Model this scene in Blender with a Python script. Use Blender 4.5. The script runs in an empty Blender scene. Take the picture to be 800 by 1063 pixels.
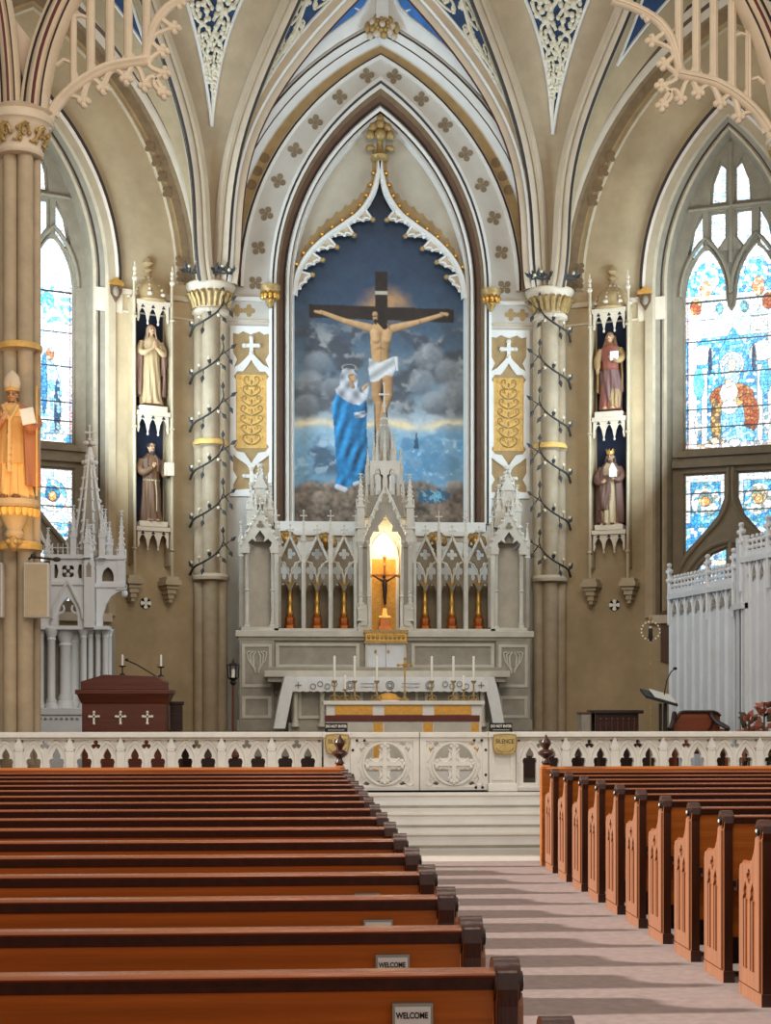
import bpy, bmesh, math, random
import numpy as np
from mathutils import Vector, Matrix
from mathutils.geometry import tessellate_polygon
from mathutils.kdtree import KDTree

scene = bpy.context.scene
COL = scene.collection
PI = math.pi
RND = random.Random(11)

# ------------------------------------------------------------------ camera, world, lights, exposure
F, HZ = 1600.0, 731.0                 # focal length and horizon row in photo pixels (800 x 1063)
XC, ZC = -1.56, 1.65                  # the photographer stands left of the aisle axis (X = 0)
TH = math.atan(100.0 / F)
cam = bpy.data.cameras.new('camera')
cam.sensor_width = 36.0
cam.lens = F / 1063.0 * 36.0
cam.shift_y = (HZ - 531.5) / 1063.0
cam_o = bpy.data.objects.new('camera', cam)
COL.objects.link(cam_o)
cam_o.location = (XC, 0, ZC)
cam_o.rotation_euler = (PI / 2, 0, -TH)
scene.camera = cam_o

def srgb(r, g, b):
    def f(c):
        c /= 255.0
        return c / 12.92 if c <= 0.04045 else ((c + 0.055) / 1.055) ** 2.4
    return (f(r), f(g), f(b), 1.0)

world = bpy.data.worlds.new('world')
scene.world = world
world.use_nodes = True
bgn = world.node_tree.nodes['Background']
bgn.inputs[0].default_value = (1.0, 0.96, 0.91, 1)
bgn.inputs[1].default_value = 0.52

def lamp(name, kind, loc, energy, color, size=1.0, size_y=None, target=None, spot=None, blend=.6):
    l = bpy.data.lights.new(name, kind)
    l.energy = energy; l.color = color
    if kind == 'AREA':
        l.size = size
        if size_y: l.shape = 'RECTANGLE'; l.size_y = size_y
    elif kind == 'SUN': l.angle = size
    else: l.shadow_soft_size = size
    if kind == 'SPOT': l.spot_size = spot; l.spot_blend = blend
    o = bpy.data.objects.new(name, l); COL.objects.link(o); o.location = loc
    if target is not None:
        o.rotation_euler = (Vector(target) - Vector(loc)).to_track_quat('-Z', 'Y').to_euler()
    return o

# low sun through the aisle windows on the left, raking along the pews
lamp('sun', 'SUN', (-20, 6, 12), 5.6, (1.0, .94, .86), math.radians(1.6), target=(-20 + 10, 6 - .55, 12 - 5.2))
# daylight coming in by the two tall sanctuary windows
lamp('window_daylight_left', 'AREA', (-4.9, 23.7, 7.0), 330, (.62, .82, 1.0), 1.8, 4.5, target=(0.6, 26.0, 10.2))
lamp('window_daylight_right', 'AREA', (4.9, 23.7, 7.0), 260, (.62, .82, 1.0), 1.8, 4.5, target=(-0.6, 26.0, 10.2))
# unseen area lights added as fill above the nave, not real fittings
lamp('nave_fill', 'AREA', (0, 4.0, 10.5), 560, (1.0, .90, .76), 5.0, 3.0, target=(0, 24, 6.5))
lamp('chancel_fill', 'AREA', (0, 13.0, 11.0), 260, (1.0, .94, .86), 3.0, 2.0, target=(0, 19.5, 0))  # added fill to brighten the rail, steps and pew tops
lamp('niche_lamp', 'POINT', (0, 25.0, 4.30), 15, (1.0, .78, .42), .05)
lamp('statue_lamp', 'SPOT', (-4.2, 16.4, 3.0), 260, (1.0, .60, .22), .12, target=(-4.85, 19.0, 4.6), spot=math.radians(42))

scene.view_settings.view_transform = 'Standard'
scene.view_settings.look = 'None'
scene.view_settings.exposure = 0.10
scene.view_settings.gamma = 1.0
scene.view_settings.use_curve_mapping = False
scene.cycles.use_denoising = True
scene.cycles.max_bounces = 8
scene.cycles.diffuse_bounces = 4

# ------------------------------------------------------------------ measuring helpers
_r = Vector((math.cos(TH), -math.sin(TH), 0)); _w = Vector((math.sin(TH), math.cos(TH), 0))
CAM = Vector((XC, 0, ZC))
def ray(px, py):
    return _r * ((px - 400) / F) + _w + Vector((0, 0, (HZ - py) / F))
def at(px, py, Y):
    d = ray(px, py); return CAM + d * (Y / d.y)
def onplane(px, py, p0, n):
    d = ray(px, py); n = Vector(n)
    return CAM + d * ((Vector(p0) - CAM).dot(n) / d.dot(n))
def frame(o, u, v):
    u = Vector(u).normalized(); v = Vector(v).normalized(); n = u.cross(v)
    m = Matrix.Identity(4)
    for i in range(3):
        m[i][0], m[i][1], m[i][2], m[i][3] = u[i], v[i], n[i], o[i]
    return m
def frame_lh(o, u, v, n):
    m = Matrix.Identity(4)
    for i in range(3):
        m[i][0], m[i][1], m[i][2], m[i][3] = u[i], v[i], n[i], o[i]
    return m
YW, HWX, AL = 26.3, 2.95, math.radians(25)
FB = frame((0, YW, 0), (1, 0, 0), (0, 0, 1))                        # east wall: u = X, v = Z, n = -Y
ca, sa = math.cos(AL), math.sin(AL)
def side_frame(s):
    return frame_lh((s * HWX, YW, 0), (s * ca, -sa, 0), (0, 0, 1), (-s * sa, -ca, 0))
FS = {1: side_frame(1), -1: side_frame(-1)}
def wp(px, py, s=1, n=0.0):
    """pixel -> (u, v) on canted side wall s"""
    fr = FS[s]; nn = Vector((fr[0][2], fr[1][2], fr[2][2])); o = Vector((fr[0][3], fr[1][3], fr[2][3])) + nn * n
    p = onplane(px, py, o, nn)
    u = Vector((fr[0][0], fr[1][0], fr[2][0]))
    return ((p - o).dot(u), p.z)
def bp(px, py, Y=YW):
    p = at(px, py, Y); return (p.x, p.z)

# ------------------------------------------------------------------ materials
MATS = {}
def _nodes(name):
    m = bpy.data.materials.new(name); m.use_nodes = True
    nt = m.node_tree; b = nt.nodes['Principled BSDF']
    MATS[name] = m
    return m, nt, b
def mat(name, col, rough=.6, metal=0.0, var=.14, scale=6.0, detail=6.0, bump=.0, bscale=40.0, stretch=(1, 1, 1), var2=0.0):
    m, nt, b = _nodes(name)
    L = nt.links.new
    tc = nt.nodes.new('ShaderNodeTexCoord'); mp = nt.nodes.new('ShaderNodeMapping')
    mp.inputs['Scale'].default_value = stretch
    L(tc.outputs['Object'], mp.inputs[0])
    nz = nt.nodes.new('ShaderNodeTexNoise'); nz.inputs['Scale'].default_value = scale; nz.inputs['Detail'].default_value = detail
    nz.inputs['Roughness'].default_value = .65
    L(mp.outputs[0], nz.inputs['Vector'])
    rp = nt.nodes.new('ShaderNodeValToRGB')
    rp.color_ramp.elements[0].position = .3; rp.color_ramp.elements[1].position = .7
    c = Vector(col[:3])
    lo, hi = c * (1 - var), c * (1 + var)
    rp.color_ramp.elements[0].color = (*lo, 1); rp.color_ramp.elements[1].color = (*[min(1, x) for x in hi], 1)
    L(nz.outputs['Fac'], rp.inputs[0]); L(rp.outputs[0], b.inputs['Base Color'])
    b.inputs['Roughness'].default_value = rough; b.inputs['Metallic'].default_value = metal
    if bump:
        n2 = nt.nodes.new('ShaderNodeTexNoise'); n2.inputs['Scale'].default_value = bscale; n2.inputs['Detail'].default_value = 4
        L(mp.outputs[0], n2.inputs['Vector'])
        bn = nt.nodes.new('ShaderNodeBump'); bn.inputs['Strength'].default_value = bump; bn.inputs['Distance'].default_value = .02
        L(n2.outputs['Fac'], bn.inputs['Height']); L(bn.outputs[0], b.inputs['Normal'])
    return m
def wood(name, col, axis='X', rough=.34, var=.30):
    st = {'X': (.35, 9, 9), 'Z': (9, 9, .45), 'Y': (9, .35, 9)}[axis]
    m = mat(name, col, rough, 0, var, 2.6, 8.0, .12, 6.0, st)
    return m
def vcol(name, emit=0.0, rough=.5, nscale=0):
    m, nt, b = _nodes(name)
    a = nt.nodes.new('ShaderNodeVertexColor'); a.layer_name = 'Col'
    nt.links.new(a.outputs[0], b.inputs['Base Color'])
    b.inputs['Roughness'].default_value = rough
    if emit:
        nt.links.new(a.outputs[0], b.inputs['Emission Color']); b.inputs['Emission Strength'].default_value = emit
    return m
mat('plaster', srgb(175, 152, 116), .8, 0, .22, 1.0, 8, .10, 30)
mat('plaster_light', srgb(198, 192, 180), .8, 0, .08, 2.0, 8, .08, 30)
mat('spandrel', srgb(182, 172, 152), .8, 0, .12, 2, 8)
mat('pier_stone', srgb(171, 151, 122), .75, 0, .16, 3, 8, .08, 30)
mat('stencil_grey', srgb(134, 116, 90), .8, 0, .2, 8, 6)
mat('plaster_band', srgb(179, 159, 128), .8, 0, .12, 2.5, 8)
mat('stencil_tan', srgb(166, 138, 94), .8, 0, .18, 5, 6)
mat('stencil_brown', srgb(128, 103, 72), .8, 0, .2, 8, 6)
mat('rib_cream', srgb(202, 183, 156), .65, 0, .10, 3, 6)
mat('rib_white', srgb(226, 222, 212), .6, 0, .06, 3, 6)
mat('rib_brown', srgb(92, 62, 38), .6, 0, .2, 4, 6)
mat('rib_dark', srgb(44, 30, 24), .6, 0, .2, 4, 6)
mat('rib_red', srgb(84, 30, 22), .6, 0, .2, 4, 6)
mat('rib_pink', srgb(196, 174, 152), .7, 0, .1, 3, 6)
mat('vault_blue', srgb(40, 64, 98), .8, 0, .25, 4, 6)
mat('vault_sky', srgb(66, 122, 186), .8, 0, .15, 3, 6)
mat('lace', srgb(222, 212, 186), .7, 0, .10, 9, 6)
mat('stone', srgb(130, 116, 94), .8, 0, .16, 5, 8, .1, 40)
mat('marble', srgb(200, 192, 176), .45, 0, .16, 3.2, 10, .05, 20)
mat('marble_grey', srgb(158, 150, 135), .5, 0, .22, 3.5, 10, .05, 20)
mat('marble_white', srgb(232, 228, 219), .4, 0, .11, 2.6, 10)
mat('white_paint', srgb(224, 226, 228), .5, 0, .06, 3, 6)
mat('linen', srgb(232, 232, 230), .9, 0, .05, 12, 6, .15, 60)
mat('embroidery', srgb(150, 148, 142), .9, 0, .1, 20, 4)
mat('gold', srgb(206, 158, 78), .34, .75, .22, 14, 6, .2, 50)
mat('gold_old', srgb(172, 142, 88), .5, .35, .3, 16, 6, .2, 50)
mat('gold_paint', srgb(214, 170, 92), .6, .1, .22, 10, 8, .15, 30)
mat('gold_panel', srgb(226, 166, 70), .55, .1, .20, 22, 6, .1, 60)
mat('brass_red', srgb(176, 98, 44), .38, .55, .25, 14, 6)
mat('sign_gold', srgb(206, 182, 120), .4, .35, .25, 12, 6)
mat('iron', srgb(40, 33, 27), .55, .2, .2, 12, 4)
mat('black', srgb(20, 19, 20), .5, 0, .1, 10, 4)
mat('leaf_dark', srgb(38, 34, 26), .6, 0, .3, 12, 4)
mat('berry', srgb(206, 190, 160), .4, 0, .2, 12, 4)
mat('niche_blue', srgb(15, 24, 46), .85, 0, .3, 6, 6)
mat('redband', srgb(104, 40, 22), .5, 0, .2, 4, 6)
mat('paper', srgb(222, 222, 214), .8, 0, .04, 10, 4)
mat('paper_grey', srgb(150, 152, 146), .8, 0, .04, 10, 4)
mat('ink', srgb(26, 26, 28), .8, 0, .1, 10, 4)
mat('wax', srgb(244, 240, 228), .5, 0, .03, 8, 3)
mat('floor_carpet', srgb(142, 124, 119), .95, 0, .16, 14, 8, .15, 160)
mat('floor_marble', srgb(230, 229, 224), .4, 0, .08, 2.2, 10)
mat('floor_stone', srgb(190, 180, 170), .7, 0, .1, 2.2, 10)
mat('sanct_floor', srgb(70, 58, 46), .6, 0, .15, 2, 8)
mat('petal', srgb(176, 104, 84), .6, 0, .25, 10)
mat('leaf_green', srgb(74, 72, 48), .6, 0, .25, 10)
wood('pew_wood', srgb(168, 92, 32), 'X')
wood('pew_cap', srgb(126, 66, 32), 'X', .24)
wood('pew_end', srgb(150, 100, 72), 'Z', .42, .24)
wood('pew_carve', srgb(146, 84, 40), 'Z', .45, .24)
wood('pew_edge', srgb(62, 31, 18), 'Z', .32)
wood('pew_dark', srgb(60, 32, 20), 'X', .4)
wood('walnut', srgb(98, 46, 26), 'X', .38)
wood('walnut_dark', srgb(52, 28, 19), 'X', .4)
wood('settee', srgb(132, 66, 36), 'X', .4)
vcol('painting', 0, .6)
vcol('stained_glass', 1.35, .25)
vcol('figure', 0, .65)

# ------------------------------------------------------------------ mesh builder
def _org(p):
    o = Vector((0, 0, 0))
    while p is not None:
        o += Vector(p.location); p = p.parent
    return o
class MB:
    def __init__(s):
        s.v = []; s.f = []; s.m = []; s.mats = []
    def mi(s, m):
        if m not in s.mats: s.mats.append(m)
        return s.mats.index(m)
    def add(s, vs, fs, m, M=None):
        b = len(s.v)
        if M is not None: s.v.extend([(M @ Vector(p))[:] for p in vs])
        else: s.v.extend([tuple(p) for p in vs])
        if isinstance(m, str): k = s.mi(m); ks = [k] * len(fs)
        else: ks = [s.mi(x) for x in m]
        s.f.extend([tuple(b + i for i in f) for f in fs]); s.m.extend(ks)
    def box(s, x0, x1, y0, y1, z0, z1, m, M=None):
        vs = [(x, y, z) for z in (z0, z1) for y in (y0, y1) for x in (x0, x1)]
        s.add(vs, [(0, 2, 3, 1), (4, 5, 7, 6), (0, 1, 5, 4), (2, 6, 7, 3), (0, 4, 6, 2), (1, 3, 7, 5)], m, M)
    def frust(s, c, z0, z1, w0, d0, w1, d1, m, M=None):
        x, y = c
        vs = [(x + a * w0 / 2, y + b * d0 / 2, z0) for b in (-1, 1) for a in (-1, 1)] + [(x + a * w1 / 2, y + b * d1 / 2, z1) for b in (-1, 1) for a in (-1, 1)]
        s.add(vs, [(0, 2, 3, 1), (4, 5, 7, 6), (0, 1, 5, 4), (2, 6, 7, 3), (0, 4, 6, 2), (1, 3, 7, 5)], m, M)
    def prism(s, polys, n0, n1, m, M=None, side=None):
        polys = [[Vector((p[0], p[1], 0)) for p in q] for q in polys]
        tris = tessellate_polygon(polys)
        flat = [p for q in polys for p in q]; N = len(flat)
        vs = [(p.x, p.y, n0) for p in flat] + [(p.x, p.y, n1) for p in flat]
        fs = [tuple(t) for t in tris] + [tuple(i + N for i in t) for t in tris]
        ms = [m] * len(fs); b = 0
        for q in polys:
            L = len(q)
            for i in range(L):
                j = (i + 1) % L
                fs.append((b + i, b + j, N + b + j, N + b + i)); ms.append(side or m)
            b += L
        s.add(vs, fs, ms, M)
    def loft(s, lines, m, M=None, closed=False):
        """lines: list of equally long point lists; m: one material or one per strip"""
        n = len(lines[0]); vs = [p for l in lines for p in l]; fs = []; ms = []
        for k in range(len(lines) - 1):
            for i in range(n if closed else n - 1):
                j = (i + 1) % n
                fs.append((k * n + i, k * n + j, (k + 1) * n + j, (k + 1) * n + i))
                ms.append(m if isinstance(m, str) else m[k])
        s.add(vs, fs, ms, M)
    def tube(s, path, r, m, seg=6, closed=False, M=None, flat=1.0):
        path = [Vector(p) for p in path]; n = len(path)
        rs = r if isinstance(r, (list, tuple)) else [r] * n
        ref = None; rings = []
        for i, p in enumerate(path):
            a = path[(i - 1) % n] if (closed or i > 0) else p
            b = path[(i + 1) % n] if (closed or i < n - 1) else p
            t = (b - a)
            if t.length < 1e-9: t = Vector((0, 0, 1))
            t.normalize()
            if ref is None:
                ref = t.orthogonal().normalized()
                if abs(t.z) < .95: ref = (Vector((0, 0, 1)) - t * t.z).normalized()
            ref = ref - t * ref.dot(t)
            ref = ref.normalized() if ref.length > 1e-6 else t.orthogonal().normalized()
            bi = t.cross(ref)
            rings.append([p + (ref * math.cos(2 * PI * k / seg) + bi * math.sin(2 * PI * k / seg) * flat) * rs[i] for k in range(seg)])
        vs = [q for rg in rings for q in rg]; fs = []
        for i in range(n if closed else n - 1):
            j = (i + 1) % n
            for k in range(seg):
                l = (k + 1) % seg
                fs.append((i * seg + k, i * seg + l, j * seg + l, j * seg + k))
        if not closed:
            fs.append(tuple(range(seg))[::-1]); fs.append(tuple((n - 1) * seg + k for k in range(seg)))
        s.add(vs, fs, m, M)
    def lathe(s, prof, c, m, seg=12, M=None, sx=1.0, sy=1.0, rot=0.0):
        n = len(prof); vs = []; fs = []
        for (r, z) in prof:
            for k in range(seg):
                a = 2 * PI * k / seg + rot
                vs.append((c[0] + r * math.cos(a) * sx, c[1] + r * math.sin(a) * sy, c[2] + z))
        for i in range(n - 1):
            for k in range(seg):
                l = (k + 1) % seg
                fs.append((i * seg + k, i * seg + l, (i + 1) * seg + l, (i + 1) * seg + k))
        fs.append(tuple(range(seg))[::-1]); fs.append(tuple((n - 1) * seg + k for k in range(seg)))
        s.add(vs, fs, m, M)
    def ball(s, c, r, m, seg=8, rings=5, M=None):
        if not isinstance(r, (tuple, list)): r = (r, r, r)
        vs = [(c[0], c[1], c[2] - r[2])]
        for i in range(1, rings):
            a = -PI / 2 + PI * i / rings
            for k in range(seg):
                b = 2 * PI * k / seg
                vs.append((c[0] + r[0] * math.cos(a) * math.cos(b), c[1] + r[1] * math.cos(a) * math.sin(b), c[2] + r[2] * math.sin(a)))
        vs.append((c[0], c[1], c[2] + r[2])); T = len(vs) - 1; fs = []
        for k in range(seg):
            l = (k + 1) % seg
            fs.append((0, 1 + l, 1 + k)); fs.append((T, T - seg + k, T - seg + l))
            for i in range(rings - 2):
                a = 1 + i * seg
                fs.append((a + k, a + l, a + seg + l, a + seg + k))
        s.add(vs, fs, m, M)
    def build(s, name, parent=None, smooth=None, bevel=0.0, recalc=True):
        me = bpy.data.meshes.new(name)
        if parent is not None: o0 = _org(parent)
        else:
            a = np.array(s.v); o0 = Vector(((a[:, 0].min() + a[:, 0].max()) / 2, (a[:, 1].min() + a[:, 1].max()) / 2, a[:, 2].min()))
        me.from_pydata([(p[0] - o0.x, p[1] - o0.y, p[2] - o0.z) for p in s.v], [], s.f)
        for m in s.mats: me.materials.append(MATS[m])
        me.polygons.foreach_set('material_index', s.m)
        if recalc:
            bm = bmesh.new(); bm.from_mesh(me); bmesh.ops.recalc_face_normals(bm, faces=bm.faces); bm.to_mesh(me); bm.free()
        if smooth:
            me.polygons.foreach_set('use_smooth', [True] * len(me.polygons))
            me.set_sharp_from_angle(angle=math.radians(smooth))
        me.update()
        o = bpy.data.objects.new(name, me); COL.objects.link(o)
        if parent is not None: o.parent = parent
        else: o.location = o0
        if bevel:
            b = o.modifiers.new('bevel', 'BEVEL'); b.width = bevel; b.segments = 2; b.limit_method = 'ANGLE'; b.angle_limit = math.radians(50)
        return o

def thing(name, label, cat, loc, group=None):
    o = bpy.data.objects.new(name, None); COL.objects.link(o)
    o.empty_display_size = .1; o.location = loc
    return tag(o, label, cat, group)
def tag(o, label, cat, group=None, kind=None):
    o['label'] = label; o['category'] = cat
    if group: o['group'] = group
    if kind: o['kind'] = kind
    return o
def structure(o):
    o['kind'] = 'structure'; return o
def dup(root, loc, label=None, group=None):
    r = root.copy(); COL.objects.link(r); r.location = loc
    if label: r['label'] = label
    if group: r['group'] = group
    for ch in list(root.children):
        c = ch.copy(); COL.objects.link(c); c.parent = r
        for g in list(ch.children):
            d = g.copy(); COL.objects.link(d); d.parent = c
    return r

# ------------------------------------------------------------------ gothic shapes
def archpts(a, h, z0, n=14, zb=None, uc=0.0):
    """pointed arch, left spring -> apex -> right spring, with optional legs down to zb"""
    if h < a: h = a * 1.001
    R = (a * a + h * h) / (2 * a); cx = R - a
    amax = math.asin(min(1, h / R)); L = []
    for i in range(n + 1):
        t = amax * i / n
        L.append((-(R * math.cos(t) - cx), z0 + R * math.sin(t)))
    L[-1] = (0.0, z0 + h)
    pts = L + [(-x, z) for x, z in L[-2::-1]]
    if zb is not None: pts = [(-a, zb)] + pts + [(a, zb)]
    return [(uc + x, z) for x, z in pts]
def foil(n, r, c=(0, 0), d=None, rot=0.0, k=6, sy=1.0):
    """n-foil outline"""
    d = d if d is not None else r * .62; pts = []
    half = PI / n
    # lobes of radius q centred at distance d, meeting at angle +-half
    q = r - d
    q = max(q, d * math.sin(half) * 1.02)
    b = math.asin(min(1, d * math.sin(half) / q))
    span = half + b if q * math.cos(b) > 0 else half
    for i in range(n):
        c0 = rot + 2 * PI * i / n
        for j in range(k):
            t = -(span) + 2 * span * j / k
            pts.append((c[0] + d * math.cos(c0) + q * math.cos(c0 + t), c[1] + (d * math.sin(c0) + q * math.sin(c0 + t)) * sy))
    return pts
def trefoil_arch(w, z0, z1, uc=0.0):
    """opening with a cusped (trefoil) head: half width w, sill z0, apex z1"""
    h = z1 - w * 2.6
    L = [(-w, z0), (-w, h), (-w * 1.12, h + w * .45), (-w * 1.02, h + w * .85), (-w * .72, h + w * 1.02), (-w * .5, h + w * .95),
         (-w * .62, h + w * 1.35), (-w * .5, h + w * 1.8), (-w * .22, h + w * 2.25)]
    return [(uc + x, z) for x, z in L] + [(uc, z1)] + [(uc - x, z) for x, z in L[::-1]]
def rect(x0, x1, z0, z1):
    return [(x0, z0), (x1, z0), (x1, z1), (x0, z1)]
def crocket(mb, p, r, m, M=None):
    mb.ball(p, (r, r, r * 1.2), m, 6, 4, M)
def pinnacle(mb, x, y, z0, z1, w, m, crock=4):
    """square shaft, four gablets, crocketed pyramid and a cross-shaped finial"""
    h = z1 - z0; zs = z0 + h * .42
    mb.box(x - w / 2, x + w / 2, y - w / 2, y + w / 2, z0, zs, m)
    mb.frust((x, y), z0, z0 + w * .35, w * 1.4, w * 1.4, w * 1.0, w * 1.0, m)
    for dx, dy in ((0, -1), (0, 1), (1, 0), (-1, 0)):
        cx, cy = x + dx * w * .5, y + dy * w * .5
        tx, ty = abs(dy), abs(dx)
        vs = [(cx - tx * w * .62, cy - ty * w * .62, zs - w * .3), (cx + tx * w * .62, cy + ty * w * .62, zs - w * .3), (cx, cy, zs + w * .95),
              (cx - tx * w * .62 + dx * .12 * w, cy - ty * w * .62 + dy * .12 * w, zs - w * .3), (cx + tx * w * .62 + dx * .12 * w, cy + ty * w * .62 + dy * .12 * w, zs - w * .3), (cx + dx * .12 * w, cy + dy * .12 * w, zs + w * .95)]
        mb.add(vs, [(0, 2, 1), (3, 4, 5), (0, 1, 4, 3), (1, 2, 5, 4), (2, 0, 3, 5)], m)
    zt = z0 + h * .93
    mb.frust((x, y), zs, zt, w * .85, w * .85, w * .16, w * .16, m)
    for i in range(1, crock + 1):
        f = i / (crock + 1); z = zs + (zt - zs) * f; q = w * .425 * (1 - f) + w * .08 * f
        for ax, ay in ((1, 1), (1, -1), (-1, 1), (-1, -1)):
            mb.ball((x + ax * q, y + ay * q, z), w * .16 * (1.25 - .5 * f), m, 5, 3)
    mb.ball((x, y, zt), (w * .3, w * .3, w * .12), m, 6, 4)
    mb.ball((x, y, (zt + z1) / 2 + h * .02), (w * .34, w * .12, w * .13), m, 6, 4)
    mb.frust((x, y), zt, z1, w * .14, w * .14, w * .1, w * .1, m)
def finial_cross(mb, x, y, z0, z1, w, m):
    mb.frust((x, y), z0, z1, w * .4, w * .4, w * .25, w * .25, m)
    zc = z0 + (z1 - z0) * .66
    mb.box(x - w, x + w, y - w * .2, y + w * .2, zc - w * .2, zc + w * .2, m)
    for dx in (-w, w): mb.ball((x + dx, y, zc), w * .33, m, 6, 4)
    mb.ball((x, y, z1), w * .36, m, 6, 4); mb.ball((x, y, z0 + (z1 - z0) * .3), (w * .6, w * .4, w * .3), m, 6, 4)
def colonnette(mb, x, y, z0, z1, r, m, seg=10, rings=()):
    H = z1 - z0
    prof = [(r * 1.7, 0), (r * 1.7, r * .8), (r * 1.3, r * 1.4), (r * 1.4, r * 1.9), (r, r * 2.6)]
    for zr in rings:
        q = zr - z0; prof += [(r, q - r * .5), (r * 1.35, q - r * .2), (r * 1.35, q + r * .2), (r, q + r * .5)]
    prof += [(r, H - r * 3.4), (r * 1.25, H - r * 3), (r * 1.05, H - r * 2.6), (r * 1.6, H - r * 1.0), (r * 1.75, H - r * .6), (r * 1.75, H)]
    mb.lathe(prof, (x, y, z0), m, seg)
def bez(p0, p1, p2, n=8):
    p0, p1, p2 = Vector(p0), Vector(p1), Vector(p2)
    return [p0 * (1 - t) ** 2 + p1 * 2 * t * (1 - t) + p2 * t * t for t in [i / n for i in range(n + 1)]]
def spline(pts, n=6):
    """Catmull-Rom through the points"""
    P = [Vector(p) for p in pts]; P = [P[0] * 2 - P[1]] + P + [P[-1] * 2 - P[-2]]; out = []
    for i in range(1, len(P) - 2):
        a, b, c, d = P[i - 1], P[i], P[i + 1], P[i + 2]
        for k in range(n):
            t = k / n
            out.append(.5 * ((2 * b) + (c - a) * t + (2 * a - 5 * b + 4 * c - d) * t * t + (3 * b - a - 3 * c + d) * t ** 3))
    out.append(P[-2]); return out
def text_mesh(body, size, name, material, M, parent, depth=.002, align='CENTER', sx=1.0, offset=0.0):
    cu = bpy.data.curves.new(name, 'FONT'); cu.body = body; cu.size = size; cu.extrude = depth; cu.align_x = align; cu.align_y = 'CENTER'; cu.offset = offset
    o = bpy.data.objects.new(name, cu); COL.objects.link(o)
    dg = bpy.context.evaluated_depsgraph_get()
    me = bpy.data.meshes.new_from_object(o.evaluated_get(dg))
    bpy.data.objects.remove(o)
    me.transform(Matrix.Diagonal((sx, 1, 1, 1))); me.transform(M)
    o0 = _org(parent); me.transform(Matrix.Translation(-o0))
    me.materials.clear(); me.materials.append(MATS[material])
    t = bpy.data.objects.new(name, me); COL.objects.link(t); t.parent = parent
    return t
# ================================================================== THE SETTING
ZS = 0.60                                                          # sanctuary floor level
def st(mb, name, parent=None, **k):
    o = mb.build(name, parent, **k)
    return structure(o) if parent is None else o

# floors and steps
m = MB(); m.box(-9, 9, -3, 16.1, -.2, 0, 'floor_carpet'); m.box(-9, 9, 16.1, 17.4, -.2, .001, 'floor_stone'); st(m, 'floor')
m = MB(); m.box(-9.4, 9.4, 18.3, 27, .3, ZS, 'sanct_floor'); st(m, 'sanctuary_floor')
for i, (y, z) in enumerate(((17.40, .2), (17.80, .4), (18.20, .6))):
    m = MB()
    m.box(-6.5, 6.5, y + .03, 18.75, z - .2 if i else .0, z - .035, 'floor_marble')
    m.box(-6.5, 6.5, y, 18.74, z - .035, z, 'marble_white')
    m.box(-6.5, 6.5, y + .022, y + .03, z - .2 + .02, z - .15, 'marble_grey')
    st(m, 'step', bevel=.008)
m = MB(); m.box(-2.9, 2.9, 21.9, 26.3, ZS, .9, 'walnut_dark'); m.box(-2.6, 2.6, 22.3, 26.3, .9, 1.22, 'marble_grey'); st(m, 'altar_platform')

# ---- east wall with its great blind arch
ZT = 15.0
m = MB()
op = archpts(1.82, 3.5, 8.74, 16, 4.62)
m.prism([rect(-4.2, 4.2, 0, ZT), op], -.45, 0, 'plaster_light', FB)
wall_back = st(m, 'wall_back')
m = MB(); m.prism([rect(-2.2, 2.2, 4.2, ZT - 1)], -.75, -.5, 'plaster', FB); st(m, 'wall_recess')
# mouldings of the great arch : (half width, rise, depth, material to next line)
def arch_mould(name, rows, z0, zb, FR, uc=0.0, n=18, seg_mats=None):
    lines = []; ms = []
    for a, h, d, mm in rows:
        lines.append([(u, v, d) for u, v in archpts(a, h, z0, n, zb, uc)]); ms.append(mm)
    mb = MB(); mb.loft(lines, ms[:-1], FR); return st(mb, name, smooth=40)
arch_mould('trim_inner_arch', [
    (1.90, 3.62, .0, 'rib_white'), (1.90, 3.62, .07, 'rib_white'), (1.85, 3.54, .09, 'rib_dark'), (1.82, 3.50, .05, 'rib_white'), (1.78, 3.42, .05, 'stencil_brown'),
    (1.74, 3.36, -.08, 'rib_brown'), (1.66, 3.26, -.12, 'rib_dark'), (1.63, 3.20, -.14, 'rib_white'), (1.60, 3.15, -.08, 'rib_white'), (1.56, 3.09, -.10, 'rib_dark'), (1.55, 3.07, -.16, 'rib_white'),
    (1.50, 3.00, -.14, 'rib_white'), (1.47, 2.96, -.28, 'rib_white'), (1.47, 2.96, -.46, 'rib_white')], 8.74, 4.74, FB)
arch_mould('trim_outer_arch', [(2.42, 4.02, .0, 'rib_cream'), (2.42, 4.02, .05, 'rib_dark'), (2.38, 3.99, .06, 'rib_white'), (2.33, 3.94, .05, 'rib_white'), (2.33, 3.94, .0, 'rib_white')], 8.74, None, FB)
# wall rib against the vault
arch_mould('trim_vault_arch', [
    (2.93, 4.52, .0, 'rib_white'), (2.92, 4.50, .26, 'rib_white'), (2.86, 4.43, .30, 'rib_dark'), (2.83, 4.40, .28, 'rib_white'), (2.77, 4.33, .25, 'rib_white'), (2.74, 4.30, .18, 'rib_brown'), (2.72, 4.27, .18, 'rib_white'),
    (2.67, 4.22, .12, 'rib_white'), (2.63, 4.18, .04, 'rib_cream'), (2.61, 4.16, .0, 'rib_cream')], 8.74, None, FB)
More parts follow.
